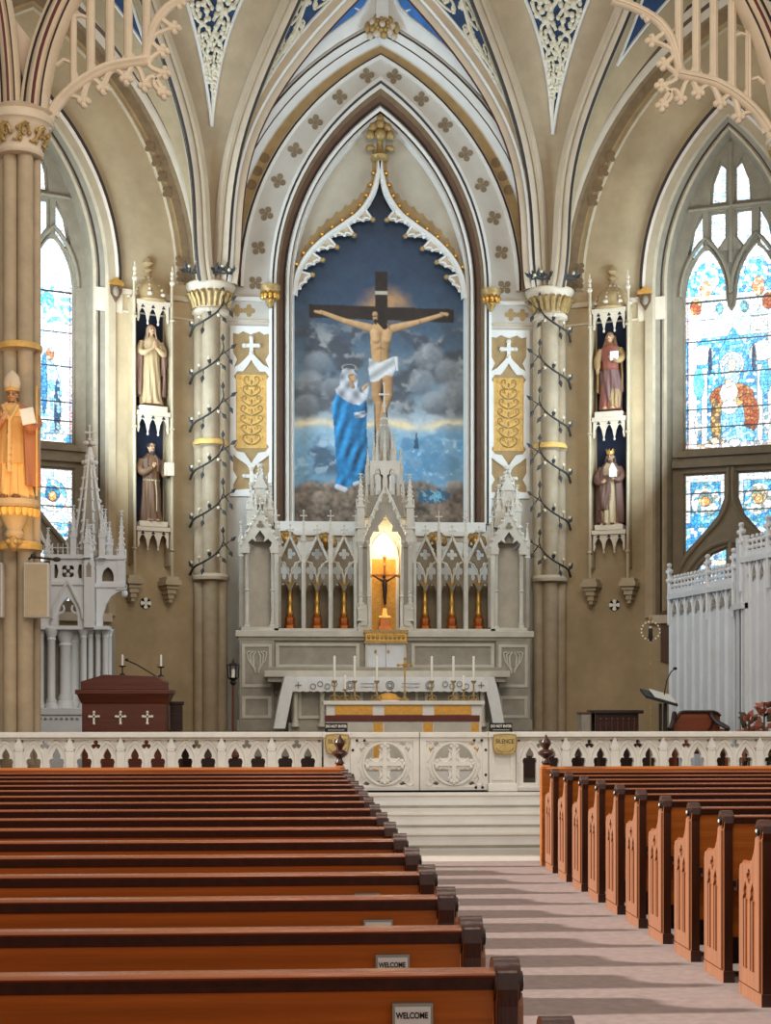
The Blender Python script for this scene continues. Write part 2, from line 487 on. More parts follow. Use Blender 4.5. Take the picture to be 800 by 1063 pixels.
# stencilled brown band and the quatrefoils between the two arches
m = MB()
lo = [(u, v, .006) for u, v in archpts(2.44, 4.04, 8.74, 18)]; hi = [(u, v, .006) for u, v in archpts(2.62, 4.17, 8.74, 18)]
m.loft([lo, hi], 'stencil_tan', FB)
mid = archpts(2.13, 3.80, 8.74, 40)
def along(pts, step, start):
    out = []; acc = -start
    for (a, b) in zip(pts, pts[1:]):
        L = math.dist(a, b); t = 0
        while acc + (L - t) >= 0 and L > 0:
            need = -acc
            t += need
            if t > L: break
            f = t / L; out.append((a[0] + (b[0] - a[0]) * f, a[1] + (b[1] - a[1]) * f, math.atan2(b[1] - a[1], b[0] - a[0]))); acc = -step
        acc += L - t
    return out
half = mid[:len(mid) // 2 + 1][::-1]
for (u, v, a) in along(half, .60, .28):
    for s in (-1, 1):
        for k in range(4):
            w = PI / 4 + k * PI / 2 + a * s
            c = (s * abs(u) + .078 * math.cos(w), v + .078 * math.sin(w))
            m.prism([[(c[0] + .054 * math.cos(q * PI / 4), c[1] + .054 * math.sin(q * PI / 4)) for q in range(8)]], .002, .008, 'stencil_grey', FB)
        m.prism([rect(s * abs(u) - .03, s * abs(u) + .03, v - .03, v + .03)], .002, .0075, 'stencil_grey', FB)
for s in (-1, 1):
    for k in range(3):
        q = archpts(2.54, 4.14, 8.74, 40)[14 + k * 2]
        m.prism([[(s * abs(q[0]) + .09 * math.cos(t * PI / 5), q[1] + .09 * math.sin(t * PI / 5)) for t in range(10)]], .006, .012, 'stencil_brown', FB)
        q = archpts(2.52, 4.1, 8.74, 40)[11 + k * 2 - 1]
tt = m.build('trim_stencil'); structure(tt)
# ogee spandrel filling the head of the arch above the painting
OGC = [(1.47, 8.66), (1.42, 9.02), (1.24, 9.36), (.95, 9.66), (.62, 9.90), (.34, 10.12), (.13, 10.44), (.03, 10.78), (0, 11.0)]
ogR = [(p.x, p.y) for p in spline([(a, b, 0) for a, b in OGC], 6)]
ogL = [(-a, b) for a, b in ogR]

m = MB()
arc = archpts(1.48, 2.98, 8.74, 16)
poly = arc[::-1] + ogL[:-1] + ogR[::-1]                          # right spring -> apex -> left spring -> ogee back
m.prism([poly[:]], -.40, -.30, 'spandrel', FB)
# tan stencil shadowing the ogee, and the stem under the finial
for s in (-1, 1):
    a = [(s * x, z, -.294) for x, z in ogR[3:]]
    b = []
    for i, (x, z) in enumerate(ogR[3:]):
        w = .30 + .05 * (i % 3 == 0)
        zz = min(z + w * 1.05, 8.74 + 2.98 - .12)
        lim = [p for p in arc if p[0] > 0]
        b.append((s * max(x * .96, .13 if z > 10 else 0), zz, -.294))
    m.loft([a, b], 'stencil_tan', FB)
st(m, 'trim_spandrel')
m = MB()
for s in (-1, 1):
    for w0, w1, d0, d1, mm in ((-.035, .03, -.32, -.20, 'rib_white'),):
        ln = []
        P = [Vector((s * x, z, 0)) for x, z in ogR]
        nn = []
        for i, p in enumerate(P):
            t = (P[min(i + 1, len(P) - 1)] - P[max(i - 1, 0)]).normalized(); nn.append(Vector((t.y, -t.x, 0)) * s)
        for off, d in ((-.05, -.32), (-.05, -.22), (-.02, -.16), (.03, -.16), (.055, -.22), (.055, -.32)):
            ln.append([(p.x + n_.x * off, p.y + n_.y * off, d) for p, n_ in zip(P, nn)])
        m.loft(ln, ['rib_white', 'rib_white', 'rib_white', 'rib_cream', 'rib_dark'], FB)
    # gilded crockets along the outside, cusped lace with drops along the inside
    P2 = along(ogR, .215, .10)
    for (u, v, a) in P2:
        m.ball((s * (u + .085 * math.sin(a)), v - .085 * math.cos(a) + (.0), -.22), (.046, .044, .04), 'gold', 6, 4, FB)
    cusps = along(ogR, .40, .02)
    for k in range(len(cusps) - 1):
        (u0, v0, a0), (u1, v1, a1) = cusps[k], cusps[k + 1]
        if v1 > 10.45: break
        nx, nz = -(v1 - v0), (u1 - u0)                             # towards the opening (down / inside)
        L = math.hypot(nx, nz); nx, nz = nx / L, nz / L
        if nx * u0 > 0 and abs(nx) > .9: nx = -nx
        if nz > 0: nx, nz = -nx, -nz
        dr = (u1 + nx * .25, v1 + nz * .25)
        for pa, pb in (((u0, v0), dr), (dr, (u1 * .995, v1))):
            pass
        # three small arcs that step down to the drop
        q = [(u0 + (u1 - u0) * t, v0 + (v1 - v0) * t) for t in (0, .33, .66, 1)]
        dep = [0.0, .07, .15, .25]
        tips = [(q[i][0] + nx * dep[i], q[i][1] + nz * dep[i]) for i in range(4)]
        for i in range(3):
            a_, b_ = tips[i], tips[i + 1]
            c_ = ((a_[0] + b_[0]) / 2 - nx * .11, (a_[1] + b_[1]) / 2 - nz * .11)
            m.tube([(s * p.x, p.y, -.22) for p in bez((*a_, 0), (*c_, 0), (*b_, 0), 6)], .022, 'rib_white', 5, M=FB)
            m.ball((s * b_[0], b_[1], -.22), .034 if i < 2 else .05, 'rib_white' if i < 2 else 'gold_old', 6, 4, FB)
        a_, b_ = tips[3], (u1 + (u1 - u0) * .04, v1 + (v1 - v0) * .04)
        m.tube([(s * a_[0], a_[1], -.22), (s * (b_[0] + nx * .02), b_[1] + nz * .02, -.22)], .02, 'rib_white', 5, M=FB)
        m.prism([[(s * x, z) for x, z in ((q[1][0], q[1][1]), tips[1], tips[2], tips[3], (u1, v1))]], -.26, -.24, 'rib_cream', FB)
o = m.build('trim_ogee_tracery', smooth=40); structure(o)

# gilded finial on the ogee, boss of the wall rib, corbels
m = MB()
m.lathe([(.0, 0), (.15, .02), (.17, .08), (.09, .13), (.06, .2), (.05, .3)], (0, YW + .2, 11.0), 'gold_old', 10)
for k in range(5):
    a = PI * k / 4
    m.ball((.17 * math.cos(a), YW + .12, 11.42 + .17 * math.sin(a) * 1.1), (.085, .07, .085), 'gold_old', 7, 5)
m.ball((0, YW + .1, 11.42), .1, 'gold_old', 8, 6)
for s in (-1, 1):
    m.ball((s * .17, YW + .13, 11.2), (.09, .06, .06), 'gold_old', 7, 5)
m.tube([(0, YW + .17, 11.25), (0, YW + .17, 11.72)], .05, 'gold_old', 6)
m.ball((0, YW + .14, 11.70), (.07, .06, .10), 'gold_old', 7, 5)
tag(m.build('arch_finial', smooth=50), 'gilded leafy finial crowning the ogee frame above the crucifixion painting', 'finial')
m = MB()
for k in range(9):
    a = 2 * PI * k / 9
    m.ball((.16 * math.cos(a), YW - .42, 13.06 + .15 * math.sin(a)), (.07, .08, .07), 'gold_old' if k % 2 else 'rib_cream', 7, 5)
    m.ball((.10 * math.cos(a + .35), YW - .47, 13.06 + .09 * math.sin(a + .35)), (.05, .06, .05), 'gold_old', 6, 4)
m.ball((0, YW - .50, 13.06), (.06, .06, .06), 'rib_cream', 8, 6)
for s in (-1, 1):
    m.ball((s * .24, YW - .38, 13.04), (.06, .06, .11), 'gold_old', 7, 5); m.ball((s * .2, YW - .38, 12.90), (.06, .06, .06), 'rib_cream', 7, 5)
m.box(-.10, .10, YW - .5, YW - .3, 13.15, 13.9, 'rib_white')
tag(m.build('ceiling_boss', smooth=50), 'round gilded foliage boss where the vault ribs meet above the great arch', 'boss')
for s, nm in ((-1, 'left'), (1, 'right')):
    m = MB(); c = (s * 1.88, YW - .12, 8.36)
    m.lathe([(.02, 0), (.05, .04), (.10, .14), (.12, .22), (.15, .27), (.17, .30), (.17, .38)], c, 'gold_old', 10)
    for k in range(5):
        a = -PI * .9 + PI * .8 * k / 4
        m.ball((c[0] + .13 * math.cos(a), c[1] + .13 * math.sin(a), c[2] + .2), (.045, .045, .08), 'gold', 6, 4)
    m.ball((c[0], c[1] - .13, c[2] + .1), (.05, .05, .05), 'gold', 6, 4)
    tag(m.build('arch_corbel', smooth=45), f'gilded corbel under the {nm} foot of the great arch beside the painting', 'corbel', 'gilded corbels of the great arch')

# string courses on the east wall and the pictureless white panels either side of the painting
m = MB()
for s in (-1, 1):
    a, b = sorted((s * 1.92, s * 2.95))
    m.prism([rect(a, b, 8.50, 8.56)], 0, .06, 'rib_white', FB); m.prism([rect(a, b, 8.15, 8.185)], 0, .025, 'rib_cream', FB)
    for k in range(2):                                             # little stencilled quatrefoils under the string
        cx = s * (2.24 + .2 * k)
        m.prism([foil(4, .10, (cx, 8.34))], .002, .008, 'stencil_tan', FB)
    a, b = sorted((s * 1.60, s * 1.50))
m.prism([rect(-1.62, 1.62, 4.52, 4.60)], -.1, .10, 'rib_white', FB)
m.prism([rect(-1.80, 1.80, 4.60, 4.76)], -.45, .06, 'rib_white', FB)
m.prism([rect(-1.9, 1.9, 4.44, 4.52)], 0, .04, 'rib_cream', FB)
st(m, 'trim_string_course')
for s, nm in ((-1, 'left'), (1, 'right')):
    pl = thing('stencilled_wall_panel', f'tall white panel with gold damask field on the wall {nm} of the painting', 'wall panel', (s * 2.2, YW, 5.2), 'damask wall panels beside the painting')
    u = s * 2.2
    g = MB(); g.prism([rect(u - .31, u + .31, 5.25, 8.0)], .002, .012, 'stencil_tan', FB); g.build('ground', pl)
    g = MB(); g.prism([rect(u - .26, u + .26, 6.0, 7.25)], .012, .020, 'gold_paint', FB)
    rr = random.Random(3)
    for i in range(7):                                             # relief damask of curling fronds
        z = 6.06 + i * .165; w_ = .19 * (1 - .35 * abs(i - 2.5) / 3.5)
        for t in (-1, 1):
            g.tube([(u + t * p.x, p.y, .024) for p in spline([(.01, z, 0), (.08, z + .02, 0), (w_, z + .09, 0), (w_ - .02, z + .16, 0), (w_ - .07, z + .15, 0), (w_ - .06, z + .10, 0)], 3)], .013, 'gold_old', 5, M=FB)
            for q in range(4): g.ball((u + t * (.05 + .045 * q), z + .10 + .03 * (q % 2) , .02), (.018, .026, .012), 'gold_panel', 6, 4, FB)
        g.ball((u, z + .07, .02), (.022, .05, .015), 'gold_old', 6, 4, FB)
    g.build('damask_field', pl, smooth=50)
    w = MB()
    outer = rect(u - .36, u + .36, 5.18, 8.07)
    mid = [(-.26, 6.08), (-.30, 6.02), (-.24, 5.94), (-.12, 5.92), (-.05, 5.82), (0, 5.74), (.05, 5.82), (.12, 5.92), (.24, 5.94), (.30, 6.02), (.26, 6.08),
           (.26, 7.16), (.30, 7.22), (.24, 7.30), (.14, 7.30), (.06, 7.40), (0, 7.50), (-.06, 7.40), (-.14, 7.30), (-.24, 7.30), (-.30, 7.22), (-.26, 7.16)]
    top = [(-.30, 7.36), (-.20, 7.42), (-.08, 7.54), (0, 7.64), (.08, 7.54), (.20, 7.42), (.30, 7.36), (.24, 7.50), (.31, 7.62), (.31, 7.95), (.22, 7.93), (.14, 7.98), (0, 7.93), (-.14, 7.98), (-.22, 7.93), (-.31, 7.95), (-.31, 7.62), (-.24, 7.50)]
    bot = [(-.30, 5.88), (-.31, 5.62), (-.24, 5.50), (-.31, 5.38), (-.31, 5.28), (0, 5.31), (.31, 5.28), (.31, 5.38), (.24, 5.50), (.31, 5.62), (.30, 5.88), (.2, 5.80), (.08, 5.72), (0, 5.60), (-.08, 5.72), (-.2, 5.80)]
    w.prism([outer] + [[(u + a, b) for a, b in h] for h in (mid, top, bot)], .006, .045, 'rib_white', FB)
    for zz, t in ((7.74, 1), (5.52, -1)):                          # small crosses on the points
        w.prism([rect(u - .03, u + .03, zz - .13, zz + .13)], .01, .05, 'rib_white', FB); w.prism([rect(u - .12, u + .12, zz - .03, zz + .03)], .012, .052, 'rib_white', FB)
        for a, b in ((-.12, 0), (.12, 0), (0, .13), (0, -.13)): w.ball((u + a, zz + b, .03), .045, 'rib_white', 6, 4, FB)
    w.build('tracery_frame', pl)

# ---- canted side walls with the tall windows
WU, WA, WZ = 3.0, .97, 8.62
glass_masks = {}
def shift(poly, du): return [(u + du, v) for u, v in poly]
for s, nm in ((1, 'right'), (-1, 'left')):
    FR = FS[s]
    m = MB()
    m.prism([rect(-.15, 6.6, 0, ZT), archpts(1.22, 2.92, WZ, 16, 3.1, WU)], -.40, 0, 'plaster', FR)
    st(m, 'wall_' + nm)
    arch_mould('trim_window_arch_' + nm, [
        (1.46, 3.06, .0, 'rib_dark'), (1.46, 3.06, .10, 'rib_dark'), (1.41, 2.98, .10, 'rib_pink'), (1.37, 2.92, .06, 'rib_pink')], 8.64, None, FR, WU)
    arch_mould('trim_window_reveal_' + nm, [(1.37, 2.92, .0, 'plaster_band'), (1.37, 2.92, .06, 'plaster_band'), (1.24, 2.74, .08, 'pier_stone'), (1.20, 2.70, .03, 'stone'), (1.13, 2.62, -.02, 'rib_dark'), (1.11, 2.60, -.06, 'pier_stone'),
        (1.07, 2.56, -.04, 'pier_stone'), (1.03, 2.52, -.08, 'stone'), (.97, 2.45, -.24, 'stone'), (.95, 2.42, -.40, 'stone')], 8.64, 3.1, FR, WU)
    # ornamental band and rib following the vault
    arch_mould('trim_side_vault_arch_' + nm, [(3.06, 4.85, .0, 'rib_cream'), (3.06, 4.85, .34, 'rib_cream'), (2.98, 4.76, .36, 'rib_dark'), (2.94, 4.71, .34, 'rib_cream'), (2.86, 4.60, .28, 'rib_brown'), (2.84, 4.56, .20, 'rib_cream'),
        (2.74, 4.44, .14, 'stencil_brown'), (2.70, 4.40, .06, 'stencil_brown'), (2.56, 4.22, .04, 'stencil_tan'), (2.50, 4.16, .03, 'plaster_band'), (2.46, 4.12, .05, 'plaster_band'), (2.43, 4.09, .0, 'plaster_band')], 8.7, None, FR, WU)
    m = MB()
    bandp = archpts(2.52, 4.19, 8.7, 40, None, WU)
    for k in (1, 3, 12, 14, 16, 18): 
        q = bandp[k]
        m.prism([foil(4, .10, q, None, PI / 4)], .03, .055, 'stencil_brown', FR)
    # string course between pier and window, pale dado of the string
    m.prism([rect(.25, 1.52, 8.42, 8.50)], 0, .06, 'rib_cream', FR); m.prism([rect(.25, 1.52, 8.12, 8.15)], 0, .03, 'rib_cream', FR)
    m.prism([rect(1.50, 1.96, 8.10, 8.48)], 0, .03, 'rib_cream', FR)
    st(m, 'trim_wall_band_' + nm)
    m = MB(); m.prism([rect(.32, 6.5, ZS, 1.16)], 0, .06, 'walnut_dark', FR); m.prism([rect(.32, 6.5, 1.10, 1.18)], .0, .09, 'walnut_dark', FR); st(m, 'trim_dark_backing_' + nm)  # dark strip added so the view through the rail openings stays dark
    # ---- the window: stone tracery plate, glass behind
    win = structure(thing('window_1' if s > 0 else 'window_2', 'tall pointed stained glass window in the ' + nm + ' canted wall', 'window', (FR @ Vector((WU, 3.1, -.3)))[:]))
    del win['label']; del win['category']
    H = []
    big = [(-.76, 5.95), (-.76, 8.52)] + [(x, z) for x, z in archpts(.33, .80, 8.52, 8, None, -.42)][1:-1] + [(-.09, 8.46), (-.06, 8.30), (0, 8.22), (.06, 8.30), (.09, 8.46)] + [(x, z) for x, z in archpts(.33, .80, 8.52, 8, None, .42)][1:-1] + [(.76, 8.52), (.76, 5.95)]
    H.append(big)
    for t in (-1, 1):
        r2 = [(t * .10, 9.45), (t * .22, 9.28), (t * .33, 9.45), (t * .33, 9.86), (t * .10, 9.86)]
        r1 = [(t * .09, 10.05), (t * .31, 10.05), (t * .29, 10.36), (t * .17, 10.68), (t * .09, 10.60)]
        r3 = [(t * .47, 9.28), (t * .62, 9.16), (t * .68, 9.22), (t * .60, 9.62), (t * .48, 9.84)]
        lo = [(t * .76, 5.50), (t * .12, 5.50), (t * .12, 5.10), (t * .22, 4.82), (t * .42, 4.58), (t * .76, 4.22)]
        l2 = [(t * .09, 3.35), (t * .09, 4.24), (t * .30, 4.16), (t * .52, 3.96), (t * .64, 3.72), (t * .72, 3.35)]
        H += [r1, r2, r3, lo, l2]
    H = [shift(h, WU) for h in H]
    glass_masks[s] = H
    # the plate is two layers (a wide back order and slimmer front order) so mullions read as moulded
    fr = MB()
    def grow(h, d):
        c = (sum(p[0] for p in h) / len(h), sum(p[1] for p in h) / len(h)); n = len(h); out = []
        area = sum(h[i][0] * h[(i + 1) % n][1] - h[(i + 1) % n][0] * h[i][1] for i in range(n))
        sg = 1 if area > 0 else -1
        for i in range(n):
            a, b, c2 = Vector(h[i - 1]), Vector(h[i]), Vector(h[(i + 1) % n])
            n1 = Vector((b.y - a.y, -(b.x - a.x))).normalized(); n2 = Vector((c2.y - b.y, -(c2.x - b.x))).normalized()
            k = (n1 + n2); k = k / max(k.dot(n1), .35) if k.length > 1e-6 else n1
            out.append((b.x + k.x * d * sg, b.y + k.y * d * sg))
        return out
    outer = archpts(.99, 2.50, 8.64, 16, 3.12, WU)
    fr.prism([outer] + H, -.40, -.33, 'stone', FR)
    fr.prism([outer] + [grow(h, .035) for h in H], -.33, -.27, 'stone', FR)
    fr.prism([rect(WU - .96, WU + .96, 5.62, 5.72)], -.27, -.16, 'stone', FR); fr.prism([rect(WU - .96, WU + .96, 5.80, 5.90)], -.27, -.20, 'stone', FR)
    for t in (-1, 1):
        fr.tube([(WU + t * p.x, p.y, -.25) for p in spline([(.04, 5.60, 0), (.05, 5.05, 0), (.20, 4.72, 0), (.48, 4.42, 0), (.80, 4.02, 0), (.92, 3.7, 0)], 5)], .035, 'stone', 6, M=FR)
        fr.tube([(WU + t * p.x, p.y, -.25) for p in spline([(.0, 4.38, 0), (.3, 4.30, 0), (.58, 4.08, 0), (.78, 3.75, 0), (.84, 3.3, 0)], 5)], .04, 'stone', 6, M=FR)
        for cc in (-.42, .42):
            pass
        fr.tube([(WU + t * .42 + x, z, -.25) for x, z in archpts(.42, .96, 8.50, 8)], .035, 'stone', 6, M=FR)
    fr.tube([(WU, 3.2, -.25), (WU, 4.4, -.25)], .04, 'stone', 6, M=FR); fr.tube([(WU, 9.0, -.25), (WU, 11.0, -.25)], .035, 'stone', 6, M=FR)
    fr.tube([(WU - .7, 9.95, -.25), (WU + .7, 9.95, -.25)], .035, 'stone', 6, M=FR)
    fr.prism([rect(WU - 1.3, WU + 1.3, 3.0, 3.14)], -.40, .10, 'rib_cream', FR)
    fr.build('window_frame', win, smooth=40)

    # ---- stained glass, painted cell by cell
    du = .0115
    nu, nv = int(1.6 / du), int((10.75 - 3.3) / du)
    U, V = np.meshgrid(np.linspace(-.8, .8, nu), np.linspace(3.3, 10.75, nv), indexing='xy')
    rs = np.random.RandomState(5 if s > 0 else 9)
    cs = .058; gu, gv = int(1.6 / cs) + 3, int(7.5 / cs) + 3
    su = (np.arange(gu)[None, :] - 1 + rs.uniform(.1, .9, (gv, gu))) * cs - .8
    sv = (np.arange(gv)[:, None] - 1 + rs.uniform(.1, .9, (gv, gu))) * cs + 3.3
    iu = np.floor((U + .8) / cs).astype(int) + 1; iv = np.floor((V - 3.3) / cs).astype(int) + 1
    d1 = np.full(U.shape, 9.0); d2 = np.full(U.shape, 9.0); bi = np.zeros(U.shape, int); bj = np.zeros(U.shape, int)
    for a in (-1, 0, 1):
        for b in (-1, 0, 1):
            i = np.clip(iv + a, 0, gv - 1); j = np.clip(iu + b, 0, gu - 1)
            d = np.hypot(U - su[i, j], V - sv[i, j])
            nd2 = np.where(d < d1, d1, np.minimum(d2, d)); upd = d < d1
            bi = np.where(upd, i, bi); bj = np.where(upd, j, bj); d1 = np.where(upd, d, d1); d2 = nd2
    hsh = rs.randint(0, 5040, (gv, gu))[bi, bj]; tint = rs.uniform(.82, 1.1, (gv, gu))[bi, bj]
    C = np.zeros(U.shape + (3,)); reg = np.zeros(U.shape, int); rn_ = [0]
    def paint(msk, cols_, var=1.0):
        rn_[0] += 1; rn = rn_[0]
        cols_ = np.array(cols_); reg[msk] = rn
        C[msk] = (cols_[hsh % len(cols_)] * (1 + (tint - 1) * var)[..., None])[msk]
    def E(cu, cv, ru, rv): return ((U - cu) / ru) ** 2 + ((V - cv) / rv) ** 2 < 1
    Wt = [[.96, .98, 1], [.9, .93, .96], [.80, .91, 1]]; Bl = [[.10, .50, .92], [.2, .62, 1.0], [.06, .40, .86], [.40, .72, 1]]; Rb = [[.42, .13, .05], [.52, .20, .08], [.34, .08, .04]]; Pale = Wt + Wt + [[.62, .82, 1], [.45, .72, .95], [.88, .86, .78]]
    al = np.ones(U.shape, bool)
    paint(al, Pale)
    if s > 0:
        paint((V > 8.52) & (V < 8.95), Wt + Bl + [[.1, .3, .6]]); 
        for t in (-1, 1):
            paint(E(t * .40, 8.82, .20, .26), Bl + Wt); paint(E(t * .43, 8.60, .10, .16), [[.7, .3, .12], [.9, .6, .4]])
            paint(E(t * .60, 8.34, .10, .14), Rb + [[.9, .5, .2]]); paint(E(t * .36, 8.3, .09, .13), Wt); paint(E(t * .2, 8.28, .06, .1), [[.2, .5, .5], [.1, .25, .35]])
        paint((V > 7.80) & (V < 8.12), Pale); paint((np.abs(np.abs(U) - .45) < .14) & (V > 7.86) & (V < 8.10), Wt + [[.7, .72, .7]])
        paint((V > 5.9) & (V < 7.80), Bl + [[.05, .25, .55], [.12, .46, .62], [.75, .88, 1]])
        for t in (-1, 1):
            paint((abs(U - t * .66) < .07) & (V > 5.95) & (V < 7.8), Wt); paint((abs(U - t * .46) < .045) & (V > 5.95) & (V < 7.30), Wt)
            paint(E(t * .50, 7.52, .20, .17), Wt + [[.8, .82, .82]])
            paint(E(t * .36, 7.42, .035, .22), [[.03, .05, .09], [.05, .12, .25]]); paint(E(t * .55, 7.05, .09, .26), [[.2, .66, .9], [.1, .5, .75]]); paint(E(t * .56, 6.35, .06, .22), Wt + [[.2, .4, .5]])
        paint(((np.abs(U - .02) / .24 + np.maximum(V - 7.55, 0) / .42) < 1) & (V > 7.2) & (V < 7.97), Bl)
        paint(E(0, 6.78, .37, .24), Rb + [[.55, .30, .14]]); paint(E(.25, 6.48, .20, .34), Rb); paint(E(-.26, 6.40, .09, .36), [[.20, .12, .08], [.6, .42, .16]])
        paint(E(.22, 6.22, .14, .1), [[.10, .06, .05], [.3, .12, .06]])
        paint(E(.01, 6.40, .20, .42), [[.30, .66, .96], [.5, .8, 1], [.2, .55, .9]]); paint(E(.10, 6.12, .28, .17), [[.15, .52, .92], [.45, .78, 1]])
        paint((V > 5.9) & (V < 6.03), Wt + [[.3, .35, .4], [.6, .45, .3]]); paint(E(-.25, 6.06, .16, .06), [[.85, .75, .6], [.2, .15, .12]]); paint(E(.05, 6.02, .1, .07), Wt)
        paint(E(0, 7.33, .20, .21), [[.97, .97, .93]], .3); paint(E(0, 7.33, .165, .175), [[.6, .84, .98]], .4); paint(E(0, 7.18, .14, .22), [[.45, .76, .98], [.62, .85, 1]]); paint(E(-.005, 7.32, .075, .11), [[.86, .74, .62]], .3)
        paint(E(-.05, 6.86, .15, .19), [[.97, .95, .9]], .5); paint(E(-.06, 7.02, .06, .07), [[.88, .76, .64]], .3); paint(E(.07, 6.68, .11, .06), [[.88, .52, .2]], .5); paint(E(-.04, 6.62, .14, .12), Wt)
    else:
        paint((V > 7.9) & (V < 8.5), Pale + Bl[:2]); paint(E(-.35, 8.25, .12, .14), Bl + [[.2, .5, .4]]); paint(E(.4, 8.2, .14, .14), Bl)
        paint(E(-.36, 6.62, .24, .66), [[.25, .62, .95], [.5, .8, 1], [.85, .93, 1]]); paint(E(-.30, 6.9, .05, .5), [[.05, .25, .6], [.1, .4, .8]]); paint(E(-.40, 7.38, .07, .10), [[.75, .55, .4], [.5, .2, .1]]); paint(E(-.52, 6.5, .05, .5), [[.04, .10, .2], [.3, .5, .6]])
        paint(E(.36, 6.6, .24, .7), Bl + Wt); paint(E(.36, 7.4, .08, .1), [[.8, .6, .45]])
        paint((V > 5.9) & (V < 6.08), Wt + Bl[:1])
    for t in (-1, 1):
        if s > 0:
            paint((V < 5.55) & (V > 4.5) & (U * t > 0), Bl + [[.05, .25, .55], [.1, .35, .45]]); paint((V < 5.55) & (V > 5.38) & (U * t > 0), Pale); paint((abs(abs(U) - .44) > .25) & (V < 5.4) & (V > 4.7) & (U * t > 0), Pale)
        paint(E(t * .44, 5.06, .24, .26), Wt + ([[.1, .5, .9], [.3, .35, .3]] if s > 0 else Bl[:2])); paint(E(t * .44, 5.10, .12, .13), [[.05, .2, .4], [.1, .45, .7]] if s < 0 else [[.2, .3, .3], [.8, .6, .3]])
        paint(E(t * .44, 5.06, .07, .08), [[.75, .40, .12], [.9, .7, .4]])
    paint(V < 4.62, Bl + Wt + [[.05, .25, .6], [.3, .45, .6]]); paint((V < 4.2) & (np.abs(V - 4.02) < .05), Wt + [[.85, .7, .5]])
    lead = np.clip(((d2 - d1) - .002) / .010, .30, 1)
    eb = np.zeros(U.shape, bool); eb[:, 1:] |= reg[:, 1:] != reg[:, :-1]; eb[1:] |= reg[1:] != reg[:-1]
    lead = np.where(eb, .22, lead)
    C = C * (.90 + .2 * rs.rand(*U.shape))[..., None] * lead[..., None]
    for zb in (8.42, 7.76, 7.2, 6.62, 6.3, 4.9, 5.2):                        # saddle bars
        C[np.abs(V - zb) < .012] = .02
    edge = np.clip((.80 - np.abs(U)) / .05, 0, 1)
    jr = (np.abs(np.abs(U) - .73) < .022) & (V > 5.9) & (V < 8.5)
    C[jr] = C[jr] * np.array([.75, .35, .35])
    C = np.clip(C, 0, 1)
    keep = np.zeros((nv - 1, nu - 1), bool)
    Uc = (U[1:, 1:] + U[:-1, :-1]) / 2; Vc = (V[1:, 1:] + V[:-1, :-1]) / 2
    for h in H:
        hu = [p[0] - WU for p in h]; hv = [p[1] for p in h]
        keep |= (Uc > min(hu) - .02) & (Uc < max(hu) + .02) & (Vc > min(hv) - .02) & (Vc < max(hv) + .02)
    ii, jj = np.nonzero(keep)
    fs = np.stack([ii * nu + jj, ii * nu + jj + 1, (ii + 1) * nu + jj + 1, (ii + 1) * nu + jj], 1)
    used = np.unique(fs); remap = np.full(nu * nv, -1); remap[used] = np.arange(len(used)); fs = remap[fs]
    P = np.stack([U.ravel()[used] + WU, V.ravel()[used], np.full(len(used), -.365)], 1)
    Mx = np.array(FR); P = P @ Mx[:3, :3].T + Mx[:3, 3] - np.array(win.location)
    me = bpy.data.meshes.new('stained_glass'); me.from_pydata(P.tolist(), [], fs.tolist())
    at_ = me.color_attributes.new('Col', 'FLOAT_COLOR', 'POINT')
    cc = np.ones((len(used), 4)); cc[:, :3] = C.reshape(-1, 3)[used]; at_.data.foreach_set('color', cc.ravel())
    me.materials.append(MATS['stained_glass'])
    o = bpy.data.objects.new('stained_glass', me); COL.objects.link(o); o.parent = win
    # outer sanctuary walls beyond the frame, closing the space to the nave
    m = MB(); e = FR @ Vector((6.55, 0, 0))
    a, b = sorted((e.x, e.x + s * .4)); m.box(a, b, 17.2, e.y + .3, 0, ZT, 'plaster')
    st(m, 'wall_outer_' + nm)
    m = MB(); a, b = sorted((s * 5.45, s * 9.4)); m.box(a, b, 18.9, 19.2, ZS, ZT, 'plaster'); st(m, 'wall_chancel_' + nm)
m = MB(); m.box(-9.4, 9.4, 16.5, 27.2, ZT - .3, ZT, 'plaster'); st(m, 'ceiling')

